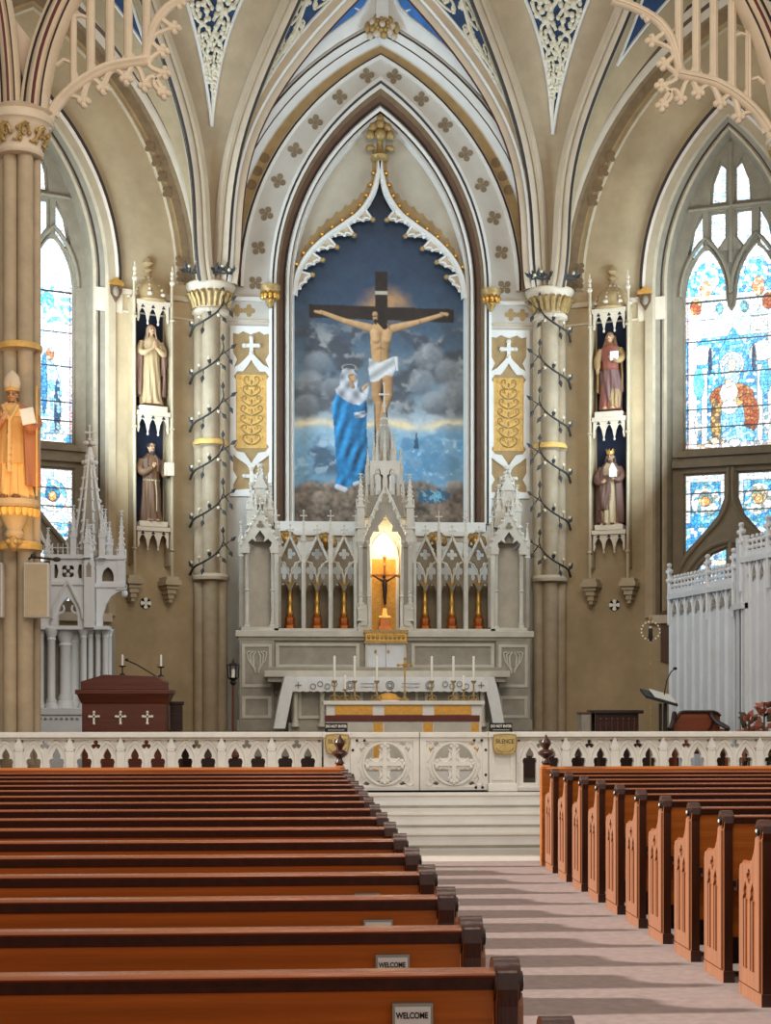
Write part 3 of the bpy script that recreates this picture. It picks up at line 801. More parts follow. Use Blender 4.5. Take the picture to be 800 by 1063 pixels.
# ---- clustered piers with gilded capitals at the corners of the canted walls
pier_caps = {}
for s, nm in ((-1, 'left'), (1, 'right')):
    m = MB(); cx, cy = s * 2.88, 26.10
    shafts = ((0, -.06, .135), (-.19, .02, .095), (.19, .02, .095), (-.10, -.02, .06), (.10, -.02, .06))
    for dx, dy, r in shafts:
        prof = [(r * 1.5, 0), (r * 1.5, .2), (r * 1.2, .3), (r, .38)]
        for zr in (3.78, 6.03): prof += [(r, zr - ZS - .07), (r * 1.3, zr - ZS - .04), (r * 1.34, zr - ZS + .03), (r, zr - ZS + .07)]
        prof += [(r, 8.25 - ZS)]
        m.lathe(prof, (cx + dx, cy + dy, ZS), 'pier_stone', 12)
    m.lathe([(.30, 0), (.30, .05), (.27, .09)], (cx, cy, 6.0), 'gold_paint', 16); m.lathe([(.30, 0), (.31, .05), (.27, .10)], (cx, cy, 3.74), 'rib_cream', 16)
    o = m.build('pier_' + nm, smooth=40); structure(o)
    m = MB()
    m.lathe([(.27, 0), (.31, .03), (.31, .08), (.27, .11), (.28, .2), (.32, .33), (.39, .42), (.40, .44), (.42, .47), (.42, .51), (.38, .54)], (cx, cy, 8.18), 'rib_cream', 20)
    for k in range(11):
        a = -PI + PI * k / 10
        q = (cx + .33 * math.cos(a), cy + .33 * math.sin(a))
        m.tube([(cx + .28 * math.cos(a), cy + .28 * math.sin(a), 8.30), (cx + .31 * math.cos(a), cy + .31 * math.sin(a), 8.42), (cx + .39 * math.cos(a), cy + .39 * math.sin(a), 8.54), (cx + .42 * math.cos(a), cy + .42 * math.sin(a), 8.50)], [.03, .042, .035, .02], 'gold_old', 6)
    tag(m.build('pier_capital', smooth=45), f'gilded leaf capital on the clustered pier {nm} of the painting', 'capital', 'gilded capitals of the sanctuary piers')

# ---- vault: ribs are pointed arcs rising from each pier in their own vertical planes; webs span between them
TR = {  # outline of each rib as measured in the photograph, and its plan direction from the pier
    'A':  ([(206, 300), (204, 262), (194, 205), (180, 148), (152, 94), (119, 46), (96, 16), (78, -6), (50, -40)], (-ca, -sa)),
    'A2': ([(213, 300), (211, 250), (207, 195), (199, 140), (185, 85), (168, 32), (155, 0), (138, -40)], (-.50, -.866)),
    'B':  ([(228, 300), (230, 250), (236, 190), (245, 140), (262, 94), (284, 36), (302, 0), (322, -40)], (.707, -.707)),
    'C':  ([(236, 300), (239, 240), (248, 165), (267, 116), (292, 74), (328, 30), (372, -16), (392, -38)], (.958, -.287)),
}
P0 = Vector((-2.80, 26.02, 0))
ZV = np.linspace(8.7, 13.6, 26)
RIB = {}
for k, (tr, d) in TR.items():
    n = Vector((d[1], -d[0], 0)); pts = [onplane(px, py, P0, n) for px, py in tr]
    if k == 'A': pts = [p for p in pts]
    zs = [p.z for p in pts]; h = [(p - P0).xy.dot(Vector(d)) for p in pts]
    hh = np.interp(ZV, zs, h)
    # smooth the measured outline
    c = np.polyfit(ZV - 8.7, hh, 4); hh = np.polyval(c, ZV - 8.7)
    RIB[k] = [Vector((P0.x + d[0] * a, P0.y + d[1] * a, z)) for a, z in zip(hh, ZV)]
RIB['D'] = [Vector((u, YW - .30, v)) for u, v in [(-np.interp(z, [p[1] for p in archpts(2.92, 4.52, 8.7, 30)[:31]], [abs(p[0]) for p in archpts(2.92, 4.52, 8.7, 30)[:31]]), z) for z in ZV]]
def mir(p, s): return Vector((-p.x, p.y, p.z)) if s > 0 else Vector(p)
def web(a, b, s):
    A, B = RIB[a], RIB[b]
    def f(sv, t, n=0.0):
        x = sv * (len(A) - 1); i = min(int(x), len(A) - 2); fr_ = x - i
        pa = A[i].lerp(A[i + 1], fr_); pb = B[i].lerp(B[i + 1], fr_)
        ta = (A[i + 1] - A[i]).normalized(); p = pa.lerp(pb, t)
        nr = (pb - pa).cross(ta); nr = nr.normalized() if nr.length > 1e-6 else Vector((0, -1, 0))
        if nr.y > 0 or (abs(nr.y) < .2 and nr.z > 0): nr = -nr
        w = (pb - pa).length
        return mir(p + nr * (n - .10 * w * 4 * t * (1 - t)), s)
    return f
def rib_mesh(pts, rows, s, tw):
    """sweep a profile (across, proud, material) along a rib; 'across' lies along tw, 'proud' points down into the room"""
    lines = [[] for _ in rows]
    for i, p in enumerate(pts):
        t = (pts[min(i + 1, len(pts) - 1)] - pts[max(i - 1, 0)]).normalized()
        ac = Vector(tw); ac = (ac - t * ac.dot(t)).normalized(); pr = t.cross(ac).normalized()
        if pr.y > 0: pr = -pr
        for l, (a, b, mm) in zip(lines, rows): l.append(mir(p + ac * a + pr * b, s))
    mb = MB(); mb.loft(lines, [r[2] for r in rows][:-1]); return mb
roll = [(-.20, -.06, 'rib_cream'), (-.20, .10, 'rib_white'), (-.14, .13, 'rib_dark'), (-.11, .10, 'rib_cream'), (-.08, .19, 'rib_cream'), (-.04, .24, 'rib_red'), (.04, .24, 'rib_cream'), (.08, .19, 'rib_cream'), (.11, .10, 'rib_dark'), (.14, .13, 'rib_white'), (.20, .10, 'rib_cream'), (.20, -.06, 'rib_cream')]
slim = [(a * .72, b * .8, c) for a, b, c in roll]
tan_ = [(a, b, {'rib_white': 'plaster_band', 'rib_red': 'rib_dark'}.get(c, c)) for a, b, c in slim]
for s, nm in ((-1, 'left'), (1, 'right')):
    for k, tw, rows in (('A2', (.866, -.5, 0), tan_), ('B', (.707, .707, 0), tan_), ('C', (.287, .958, 0), slim)):
        o = rib_mesh(RIB[k], rows, s, tw).build('rib_' + nm, smooth=40); structure(o)
    for a, b, mm in (('A', 'A2', 'plaster'), ('A2', 'B', 'plaster_band'), ('B', 'C', 'rib_cream'), ('C', 'D', 'rib_white')):
        f = web(a, b, s); mb = MB()
        mb.loft([[f(i / 25, t / 8) for i in range(26)] for t in range(9)], mm)
        o = mb.build('vault_web_' + nm, smooth=60); structure(o)
    # painted blue compartments with their borders, part of the vault
    def panel(a, b, s0, t0, ta, tb, mm, sTop=1.0):
        f = web(a, b, s); mb = MB(); L = []
        for i in range(13):
            q = i / 12; sv = s0 + (sTop - s0) * q
            L.append([f(sv, (t0 + (ta - t0) * q) + ((tb - ta) * q) * j / 6, .012) for j in range(7)])
        mb.loft(L, mm)
        # raised border
        for e in (ta, tb):
            mb.tube([f(s0 + (sTop - s0) * i / 12, t0 + (e - t0) * i / 12, .02) for i in range(13)], .03, 'rib_white', 6)
        o = mb.build('vault_panel_' + nm, smooth=60); structure(o); return f
    f1 = panel('A2', 'B', .50, .47, .19, .78, 'vault_blue')
    f2 = panel('B', 'C', .42, .5, .12, .90, 'vault_blue')
    panel('C', 'D', .62, .5, .10, .62, 'vault_sky')
    panel('A', 'A2', .70, .5, .2, .85, 'vault_blue')
    # white scrollwork laid over the blue
    for (f, s0, t0, ta, tb, seed, nmx) in ((f1, .50, .47, .19, .78, 3, 'front'), (f2, .42, .5, .12, .90, 8, 'inner')):
        rr = random.Random(seed); mb = MB()
        def W(q, e, n=.03):
            q = min(max(q, 0.02), 1.0); return f(s0 + (1 - s0) * q, t0 + ((ta - t0) * (1 - e) + (tb - t0) * e) * q, n)
        stem = [(q / 30, .5 + .22 * math.sin(q / 30 * 13)) for q in range(1, 31)]
        mb.tube([W(a, b) for a, b in stem], [.02 + .025 * a for a, b in stem], 'lace', 5)
        q = .24; side = 1
        while q < 1.0:
            wid = max(.05, q)                                     # panel widens with q
            ce = .5 + side * .24; R0 = .23; pts = []
            ql = .085 * (1 + .2 * rr.random())
            for i in range(22):
                a = i / 21 * 2 * PI * 1.55; r = 1 - .72 * i / 21
                pts.append((q + ql * r * math.sin(a + .4), ce + side * R0 * r * -math.cos(a + .4)))
            mb.tube([W(a, b) for a, b in pts], [(.012 + .03 * wid * (1 - .3 * i / 21)) * (1 if nmx == 'front' else .7) for i in range(22)], 'lace', 5)
            for i in range(1, 22, 2 if nmx == 'front' else 4):
                a, b = pts[i]; p = W(a, b, .035)
                mb.ball(p, ((.022 + .05 * wid * rr.uniform(.6, 1.1)) * (1 if nmx == 'front' else .7),) * 3, 'lace', 6, 4)
            for i in range(int(3 + 9 * q) if nmx == 'front' else 2):
                a, b = q + rr.uniform(-.08, .08), ce + rr.uniform(-.3, .3)
                if .04 < b < .96:
                    p = W(a, b, .03); r = .012 + .05 * wid * rr.uniform(.5, 1.2); mb.ball(p, (r, r, r * 1.3), 'lace', 6, 4)
            side = -side; q += (.062 + .03 * q) * (1 if nmx == 'front' else 1.35)
        tag(mb.build('vault_scrollwork', smooth=60), f'white leafy scrollwork on the {"broad front" if nmx == "front" else "narrow inner"} blue compartment of the {nm} vault', 'scrollwork', 'white scrollwork over the blue vault')
# ================================================================== THE PAINTING (a generic crucifixion, painted in numpy on the canvas)
def vnoise(x, y, seed, octs=5):
    rs_ = np.random.RandomState(seed); out = 0; amp = 1; tot = 0
    for o in range(octs):
        g = rs_.rand(64, 64); xi = np.floor(x).astype(int); yi = np.floor(y).astype(int); fx = x - xi; fy = y - yi
        fx = fx * fx * (3 - 2 * fx); fy = fy * fy * (3 - 2 * fy)
        a = g[yi % 64, xi % 64]; b = g[yi % 64, (xi + 1) % 64]; c = g[(yi + 1) % 64, xi % 64]; d = g[(yi + 1) % 64, (xi + 1) % 64]
        out = out + amp * ((a * (1 - fx) + b * fx) * (1 - fy) + (c * (1 - fx) + d * fx) * fy); tot += amp
        amp *= .5; x = x * 2.03 + 7; y = y * 2.03 + 3
    return out / tot
px0, px1, py0, py1, dp = 303.0, 487.0, 186.0, 545.0, .72
X, Y = np.meshgrid(np.arange(px0, px1 + dp, dp), np.arange(py0, py1 + dp, dp), indexing='xy')
def lin(c): return np.array(srgb(*c)[:3])
def mixc(img, c, a): return img * (1 - a[..., None]) + np.asarray(c) * a[..., None]
def ss(x, a, b):
    t = np.clip((x - a) / (b - a), 0, 1); return t * t * (3 - 2 * t)
stops = [(186, (34, 44, 62)), (250, (44, 60, 80)), (310, (54, 74, 96)), (360, (82, 104, 122)), (410, (120, 140, 152)), (437, (176, 190, 196)), (450, (150, 186, 204)), (470, (128, 170, 196)), (500, (120, 160, 184)), (545, (96, 96, 90))]
img = np.zeros(X.shape + (3,))
for k in range(3): img[..., k] = np.interp(Y, [s_[0] for s_ in stops], [lin(s_[1])[k] for s_ in stops])
n1 = vnoise(X / 26, Y / 20, 2); n2 = vnoise(X / 12 + 9, Y / 10, 4); n3 = vnoise(X / 4, Y / 4, 6)
img *= (.82 + .4 * n2)[..., None]
side = np.clip(np.abs(X - 395) / 60, 0, 1.2)
cl = ss(n1 + .18 * side, .50, .70) * ss(Y, 318, 360) * (1 - ss(Y, 425, 446))
bil = np.clip(.5 + 1.6 * (n2 - .45) + .012 * (390 - Y), 0, 1)
img = mixc(img, lin((70, 70, 74)), cl * .8); img = mixc(img, lin((172, 174, 172)), cl * ss(n2, .5, .72) * .75)
for cx, cy, r in ((446, 372, 17), (466, 386, 16), (438, 396, 15), (330, 378, 15), (322, 400, 16), (344, 404, 13), (470, 410, 18), (450, 418, 14), (318, 422, 14)):
    d = np.hypot(X - cx, (Y - cy) * 1.05) + 5 * (n3 - .5); L = np.clip((-(X - cx) * .2 - (Y - cy)) / r * .5 + .45, 0, 1)
    c = lin((84, 88, 94)) * (1 - L[..., None]) + lin((178, 182, 184)) * L[..., None]; a = (1 - ss(d, r * .7, r * 1.1)) * .62
    img = img * (1 - a[..., None]) + c * a[..., None]
gl = np.exp(-((X - 400) / 24) ** 2 - ((Y - 316) / 16) ** 2) * (1.1 - 1.2 * (n2 - .45)); img = mixc(img, lin((214, 160, 96)), np.clip(gl - .14, 0, .72))
hz = np.exp(-((Y - (441 + 2 * np.sin(X / 11) + 6 * (n2 - .5))) / np.where(X < 395, 3.6, 4.6)) ** 2); img = mixc(img, lin((250, 226, 176)), hz * np.clip(.2 + 1.3 * n1, 0, .95))
city = ss(Y, 446, 462) * (1 - ss(Y, 486, 512)) * ss(X, 408, 425); img = mixc(img, lin((86, 150, 190)), city * ss(n2, .4, .62) * .8); img = mixc(img, lin((188, 218, 230)), city * ss(n3, .62, .75) * .6)
for cx, cy, rx, ry in ((470, 448, 20, 10), (446, 464, 16, 14), (456, 480, 22, 12), (424, 462, 10, 9)):
    img = mixc(img, lin((92, 140, 170)), .6 * (1 - ss(((X - cx) / rx) ** 2 + ((Y - cy) / ry) ** 2 + .8 * (n3 - .5), .5, 1.1)))
img = mixc(img, lin((40, 60, 84)), (np.abs(X - 432) < .8 + (Y - 450) * .12).astype(float) * ((Y > 449) & (Y < 466)) * .8)
lw = ss(Y, 448, 462) * (1 - ss(Y, 486, 500)) * (1 - ss(X, 350, 372)); img = mixc(img, lin((58, 76, 96)), lw * ss(n1, .42, .6) * .8); img = mixc(img, lin((190, 214, 224)), lw * ss(n2, .56, .7) * .6)
gy = 505 - 8 * np.exp(-((X - 392) / 34) ** 2) + 4 * np.sin(X / 9); gr = ss(Y, gy - 4, gy + 4)
rock = lin((130, 112, 94)) * (.15 + 1.5 * np.clip(n2 * .9 + n3 * .9 - .42, 0, 1.2))[..., None]; img = img * (1 - gr[..., None]) + rock * gr[..., None]
for cx, cy, r in ((322, 508, 11), (345, 506, 10), (334, 518, 12), (312, 520, 12), (420, 506, 10), (474, 506, 12)):
    d = np.hypot(X - cx, (Y - cy) * 1.5); L = np.clip(.5 - (Y - cy) / r * .6 - (X - cx) / r * .2 + .5 * (n3 - .5), 0, 1)
    a = (1 - ss(d, r * .8, r * 1.1)) * .8; img = img * (1 - a[..., None]) + (lin((70, 60, 54)) * (1 - L[..., None]) + lin((184, 162, 138)) * L[..., None]) * a[..., None]
b_ = (1 - ss(((X - 449) / 19) ** 2 + ((Y - 515) / 9) ** 2 + 3.0 * (n3 - .5), .4, 1.1)); img = mixc(img, lin((30, 96, 130)), b_ * .8); img = mixc(img, lin((120, 200, 224)), b_ * ss(n3, .5, .62) * .9)
img = mixc(img, lin((30, 30, 34)), gr * ss(np.abs(X - 395), 60, 95) * .35)
# cross, then figures as shaded capsules
def inpoly(pts):
    m = np.zeros(X.shape, bool); n = len(pts)
    for i in range(n):
        (xa, ya), (xb, yb) = pts[i], pts[(i + 1) % n]
        c = ((ya > Y) != (yb > Y)) & (X < (xb - xa) * (Y - ya) / ((yb - ya) or 1e-9) + xa); m ^= c
    return m
def soft(m):
    f = m.astype(float)
    f[1:-1, 1:-1] = (f[1:-1, 1:-1] * 4 + f[:-2, 1:-1] + f[2:, 1:-1] + f[1:-1, :-2] + f[1:-1, 2:]) / 8; return f
woodc = lin((42, 30, 24)) * (.6 + .9 * n3)[..., None]
for p in ([(389, 282), (402, 282), (402, 505), (388, 505)], [(321, 317), (471, 320), (471, 334), (321, 331)]):
    a = soft(inpoly(p)); wc = woodc * np.where(Y > 440, 2.4, 1)[..., None]; img = img * (1 - a[..., None]) + wc * a[..., None]
img = mixc(img, lin((206, 196, 172)), soft(inpoly([(389, 302), (402, 302), (402, 306), (389, 306)])) * .9)
def capsule(pts, cols, amb=.45, light=(-.5, -.55)):
    """pts (x, y, r): a limb, shaded across"""
    for (xa, ya, ra), (xb, yb, rb) in zip(pts, pts[1:]):
        dx, dy = xb - xa, yb - ya; L2 = dx * dx + dy * dy + 1e-9
        t = np.clip(((X - xa) * dx + (Y - ya) * dy) / L2, 0, 1); r = ra + (rb - ra) * t; qx, qy = X - (xa + dx * t), Y - (ya + dy * t)
        d = np.hypot(qx, qy); a = 1 - ss(d, r - .6, r + .4); nx, ny = qx / r, qy / r
        nz = np.sqrt(np.clip(1 - nx * nx - ny * ny, 0, 1)); sh = np.clip(amb + (1 - amb) * (nx * light[0] + ny * light[1] + nz * .75), .12, 1.1)
        c = np.asarray(cols) * sh[..., None]
        img[:] = img * (1 - a[..., None]) + c * a[..., None]
skin = lin((222, 176, 124))
capsule([(333, 325, 2.2), (358, 334, 2.9), (384, 341, 4.6)], skin, .35); capsule([(459, 326, 2.2), (434, 334, 2.9), (408, 341, 4.6)], skin, .35)
for hx in (330, 461): capsule([(hx - 3, 324.5, 1.5), (hx + 3, 325.5, 2.0)], skin, .5)
capsule([(395, 344, 10.5), (394.5, 356, 10.5), (394, 366, 9.0), (395, 378, 9.3)], skin * [.98, .95, .85], .38)
capsule([(389, 346, 5.5), (390, 352, 5)], skin * 1.08, .5); capsule([(402, 346, 5.5), (401, 352, 5)], skin, .45)
img = mixc(img, lin((120, 74, 40)), np.exp(-((X - 394.5) / 6) ** 2 - ((Y - (361 + np.abs(X - 394.5) * .35)) / 1.6) ** 2) * .7)
img = mixc(img, lin((110, 70, 44)), (np.exp(-((X - 395) / .7) ** 2) * ss(Y, 341, 346) * (1 - ss(Y, 374, 378))) * .4)
capsule([(391, 392, 6.0), (390, 412, 4.6), (393, 420, 4.0), (392, 440, 2.8)], skin * [.80, .72, .64], .35); capsule([(402, 392, 6.0), (403, 411, 4.6), (400, 420, 3.8), (395, 440, 2.7), (394, 448, 3.0)], skin * [.84, .76, .68], .35)
capsule([(392, 442, 2.6), (393, 452, 2.2)], skin * .9, .4)
cloth = soft(inpoly([(383, 372), (393, 377), (409, 370), (410, 384), (407, 391), (400, 389), (392, 396), (384, 397), (382, 384)]))
cs_ = .55 + .45 * np.sin((X * .7 + Y * 1.0) / 2.3) * .5 + .2; img = img * (1 - cloth[..., None]) + lin((232, 232, 228))[None, None] * np.clip(cs_, .35, 1)[..., None] * cloth[..., None]
capsule([(411, 372, 2.2), (412, 384, 1.4)], lin((226, 226, 224)), .5)
capsule([(392, 325, 4.2), (394, 331, 5.0), (399, 339, 3.2)], lin((44, 27, 18)), .4)
capsule([(389, 326.5, 3.0), (389.3, 331.5, 2.5)], skin * .85, .4); capsule([(389.3, 333.2, 2.0), (389.8, 336, 1.3)], lin((52, 32, 20)), .5); capsule([(386.6, 328.6, .6), (391.4, 328.2, .6)], lin((80, 46, 28)), .8)
# the woman in blue
blue = soft(inpoly([(350, 404), (355, 402), (379, 412), (381, 424), (380, 445), (382, 470), (378, 492), (372, 502), (358, 508), (346, 507), (350, 495), (348, 470), (346, 440), (344, 424)]))
fold = np.sin((X * .9 + (Y - 400) * .36 + 9 * n1 + 3 * n2) / 1.9) * .5 + np.sin((X * .8 + (Y - 400) * .16) / 1.3) * .3 + .35 * (n3 - .5)
sh = np.clip(.62 + .52 * fold - .010 * (X - 362), .12, 1.3)
bc = lin((40, 150, 214)) * sh[..., None] + np.array([.02, .05, .06]) * np.clip(fold, 0, 1)[..., None]
img = img * (1 - blue[..., None]) + bc * blue[..., None]
wh = lin((222, 224, 228))
def drape(poly, col, fx, fy, per, amb=.62, k=.42):
    a = soft(inpoly(poly)); f = np.sin((X * fx + Y * fy + 1.6 * np.sin(Y / 7)) / per) * .6 + np.sin((X * fx * .6 - Y * fy * .7) / per * 1.7) * .4
    c = np.asarray(col) * np.clip(amb + k * f, .12, 1.15)[..., None]; img[:] = img * (1 - a[..., None]) + c * a[..., None]
drape([(371, 404), (382, 398), (383, 403), (380, 416), (377, 412)], wh, .9, .3, 1.6)
drape([(352.5, 391), (355, 385), (360, 382.5), (366, 384), (370, 389), (371, 397), (370, 402), (374, 408), (380, 409), (379, 416), (373, 421), (365, 420), (356, 415), (349, 409), (348, 405), (352, 401)], wh, .8, .55, 1.9, .66, .36)
capsule([(364.2, 391, 3.5), (365.4, 395, 2.9)], skin * .92, .42, (.3, -.7)); capsule([(366.8, 391.2, 1.0), (368.4, 393.0, .8)], skin * .95, .5); capsule([(363, 390.4, .6), (366, 389.4, .6)], lin((74, 44, 30)), .8)
capsule([(364, 397, 2.0), (366, 402, 2.2)], skin * .7, .4)
capsule([(377, 404, 1.9), (380.5, 400, 1.7)], skin, .5); capsule([(378.5, 402, 1.2), (382, 399, 1.0)], skin * .85, .5)
drape([(367, 429), (378, 427), (380, 431), (376, 434), (368, 434)], wh, .5, 1.0, 1.2)
capsule([(350, 506, 3), (358, 509, 3)], wh, .5); capsule([(368, 503, 2.4), (374, 501, 2)], wh, .5)
ang = np.hypot((X - 362), (Y - 382) * 2.2); img = mixc(img, lin((220, 214, 190)), np.exp(-((ang - 7) / .8) ** 2) * .5 * (Y < 386))
img = np.clip(img * (.72 + .30 * n3)[..., None], 0.003, .9)
nyp, nxp = X.shape
a0, b0 = bp(px0, py1, YW + .44), bp(px1, py0, YW + .44)
gx = np.linspace(-1.50, 1.50, nxp); gz = np.linspace(11.05, 4.72, nyp)
gzz = np.interp(np.arange(nyp), [0, nyp - 1], [bp(395, py0, YW + .44)[1], bp(395, py1, YW + .44)[1]])
gxx = np.interp(np.arange(nxp), [0, nxp - 1], [bp(px0, 400, YW + .44)[0], bp(px1, 400, YW + .44)[0]])
vs = [(x, 0, z - 4.7) for z in gzz for x in gxx]
I, J = np.meshgrid(np.arange(nyp - 1), np.arange(nxp - 1), indexing='ij'); q = I * nxp + J
fs = np.stack([q, q + nxp, q + nxp + 1, q + 1], -1).reshape(-1, 4)
pt = thing('crucifixion_painting', 'tall altar painting of the crucifixion with a kneeling blue-cloaked woman under a dark sky'.replace('kneeling ', ''), 'painting', (0, YW + .44, 4.7))
me = bpy.data.meshes.new('canvas'); me.from_pydata(vs, [], fs.tolist())
ca_ = me.color_attributes.new('Col', 'FLOAT_COLOR', 'POINT'); cc = np.ones((nxp * nyp, 4)); cc[:, :3] = img.reshape(-1, 3); ca_.data.foreach_set('color', cc.ravel())
me.materials.append(MATS['painting']); o = bpy.data.objects.new('canvas', me); COL.objects.link(o); o.parent = pt
m = MB()
for a, b, c, d in ((-1.56, -1.49, 4.70, 9.0), (1.49, 1.56, 4.70, 9.0), (-1.56, 1.56, 4.66, 4.745)): m.box(a, b, YW + .36, YW + .47, c, d, 'black')
m.build('picture_frame', pt)

# ================================================================== HIGH ALTAR
YR = 25.0
rd = thing('high_altar_reredos', 'grey marble gothic reredos with spires, arcades and lit niche below the painting', 'reredos', (0, YR, 1.22))
G, G2 = 'marble_grey', 'marble'
m = MB()
m.box(-2.34, 2.34, 25.0, 25.95, 1.22, 2.72, G)
m.box(-2.40, 2.40, 24.94, 25.95, 1.22, 1.40, G); m.box(-2.42, 2.42, 24.90, 25.95, 2.74, 2.84, G2); m.box(-2.38, 2.38, 24.94, 25.95, 2.68, 2.74, G)
m.box(-2.38, 2.38, 24.95, 25.9, 1.80, 1.88, G)
for s in (-1, 1):
    m.box(*sorted((s * 1.80, s * 2.36)), 24.93, 25.5, 1.22, 2.68, G)
    m.prism([rect(s * 2.08 - .24, s * 2.08 + .24, 1.92, 2.62), rect(s * 2.08 - .19, s * 2.08 + .19, 1.97, 2.57)], -(24.91), -24.94, G2, frame((0, 0, 0), (1, 0, 0), (0, 0, 1)))
    m.prism([rect(s * 2.08 - .24, s * 2.08 + .24, 1.42, 1.78), rect(s * 2.08 - .18, s * 2.08 + .18, 1.47, 1.73)], -24.91, -24.94, G2, frame((0, 0, 0), (1, 0, 0), (0, 0, 1)))
    for k in range(3):
        for q in (-1, 1):
            m.tube([(s * 2.08 + q * a, 24.92, b) for a, b in ((.02, 2.15 + .03 * k), (.05 + .04 * k, 2.25 + .05 * k), (.06 + .05 * k, 2.42 + .03 * k), (.02 + .04 * k, 2.5))], .018, G2, 5)
    m.prism([rect(*sorted((s * .42, s * 1.78)), 2.24, 2.64), rect(*sorted((s * .48, s * 1.72)), 2.29, 2.59)], -24.96, -25.01, G2, frame((0, 0, 0), (1, 0, 0), (0, 0, 1)))
m.build('podium', rd, bevel=.006)
XZ = frame((0, 0, 0), (1, 0, 0), (0, 0, 1))                         # local z = -Y
def plate(mb, polys, y0, y1, mm): mb.prism(polys, -y1, -y0, mm, XZ)
m = MB(); m.box(-1.95, 1.95, 24.35, 25.0, 2.08, 2.18, G2); m.box(-1.90, 1.90, 24.45, 25.0, 2.18, 2.24, G); m.box(-1.90, 1.90, 24.42, 25.0, 2.0, 2.08, G)
m.build('gradine', rd, bevel=.008)
# side towers
for s in (-1, 1):
    t = MB(); c = s * 2.03
    t.box(c - .25, c + .25, 25.42, 25.6, 2.84, 4.40, G2)                             # niche back
    t.box(c - .28, c - .22, 25.1, 25.6, 2.84, 4.3, G); t.box(c + .22, c + .28, 25.1, 25.6, 2.84, 4.3, G)
    t.box(c - .30, c + .30, 25.02, 25.6, 2.84, 2.90, G2)
    for q in (-1, 1): colonnette(t, c + q * .21, 25.10, 2.90, 4.20, .035, G2, 10, (3.50,))
    hole = [(c - .17, 4.10), (c - .17, 4.20)] + [(c + x, z) for x, z in ((-.19, 4.27), (-.13, 4.33), (-.06, 4.28), (-.08, 4.36), (0, 4.47), (.08, 4.36), (.06, 4.28), (.13, 4.33), (.19, 4.27))] + [(c + .17, 4.20), (c + .17, 4.10)]
    gab = [(c - .30, 4.10), (c - .30, 4.24), (c - .05, 4.66), (c, 4.76), (c + .05, 4.66), (c + .30, 4.24), (c + .30, 4.10), (c + .23, 4.10)] + [(c + .2, 4.1)]
    gab = [(c - .30, 4.10), (c - .30, 4.24), (c, 4.76), (c + .30, 4.24), (c + .30, 4.10)]
    plate(t, [gab + hole[::-1]], 25.04, 25.14, G2)
    plate(t, [foil(3, .055, (c, 4.56), None, PI / 2)], 25.025, 25.04, 'stone')
    for q in (-1, 1):
        t.tube([(c + q * .31, 25.06, 4.22), (c, 25.06, 4.80)], .028, G2, 6)
        for k in range(5): t.ball((c + q * (.31 - .31 * (k + .6) / 5.4), 25.05, 4.27 + .56 * (k + .6) / 5.4), .036, G2, 6, 4)
        pinnacle(t, c + q * .31, 25.12, 4.05, 4.62, .075, G2, 3)
        t.box(c + q * .31 - .03, c + q * .31 + .03, 25.07, 25.17, 2.9, 4.05, G)
    finial_cross(t, c, 25.08, 4.76, 4.98, .05, G2)
    t.box(c - .2, c + .2, 25.2, 25.55, 4.3, 4.62, G)
    for dx, dy, z0, z1, w in ((-.155, 25.2, 4.55, 5.26, .115), (.155, 25.2, 4.55, 5.26, .115), (-.155, 25.5, 4.55, 5.24, .115), (.155, 25.5, 4.55, 5.24, .115), (-.075, 25.15, 4.70, 5.16, .06), (.075, 25.15, 4.70, 5.16, .06)):
        pinnacle(t, c + dx, dy, z0, z1, w, G2, 3)
    t.frust((c, 25.35), 4.62, 5.1, .26, .26, .20, .20, G)
    plate(t, [rect(c - .14, c + .14, 4.62, 5.08), trefoil_arch(.045, 4.66, 5.0, c - .07), trefoil_arch(.045, 4.66, 5.0, c + .07)], 25.19, 25.215, G2)
    pinnacle(t, c, 25.32, 4.98, 5.58, .20, G2, 4)
    t.build('side_tower', rd, smooth=35)
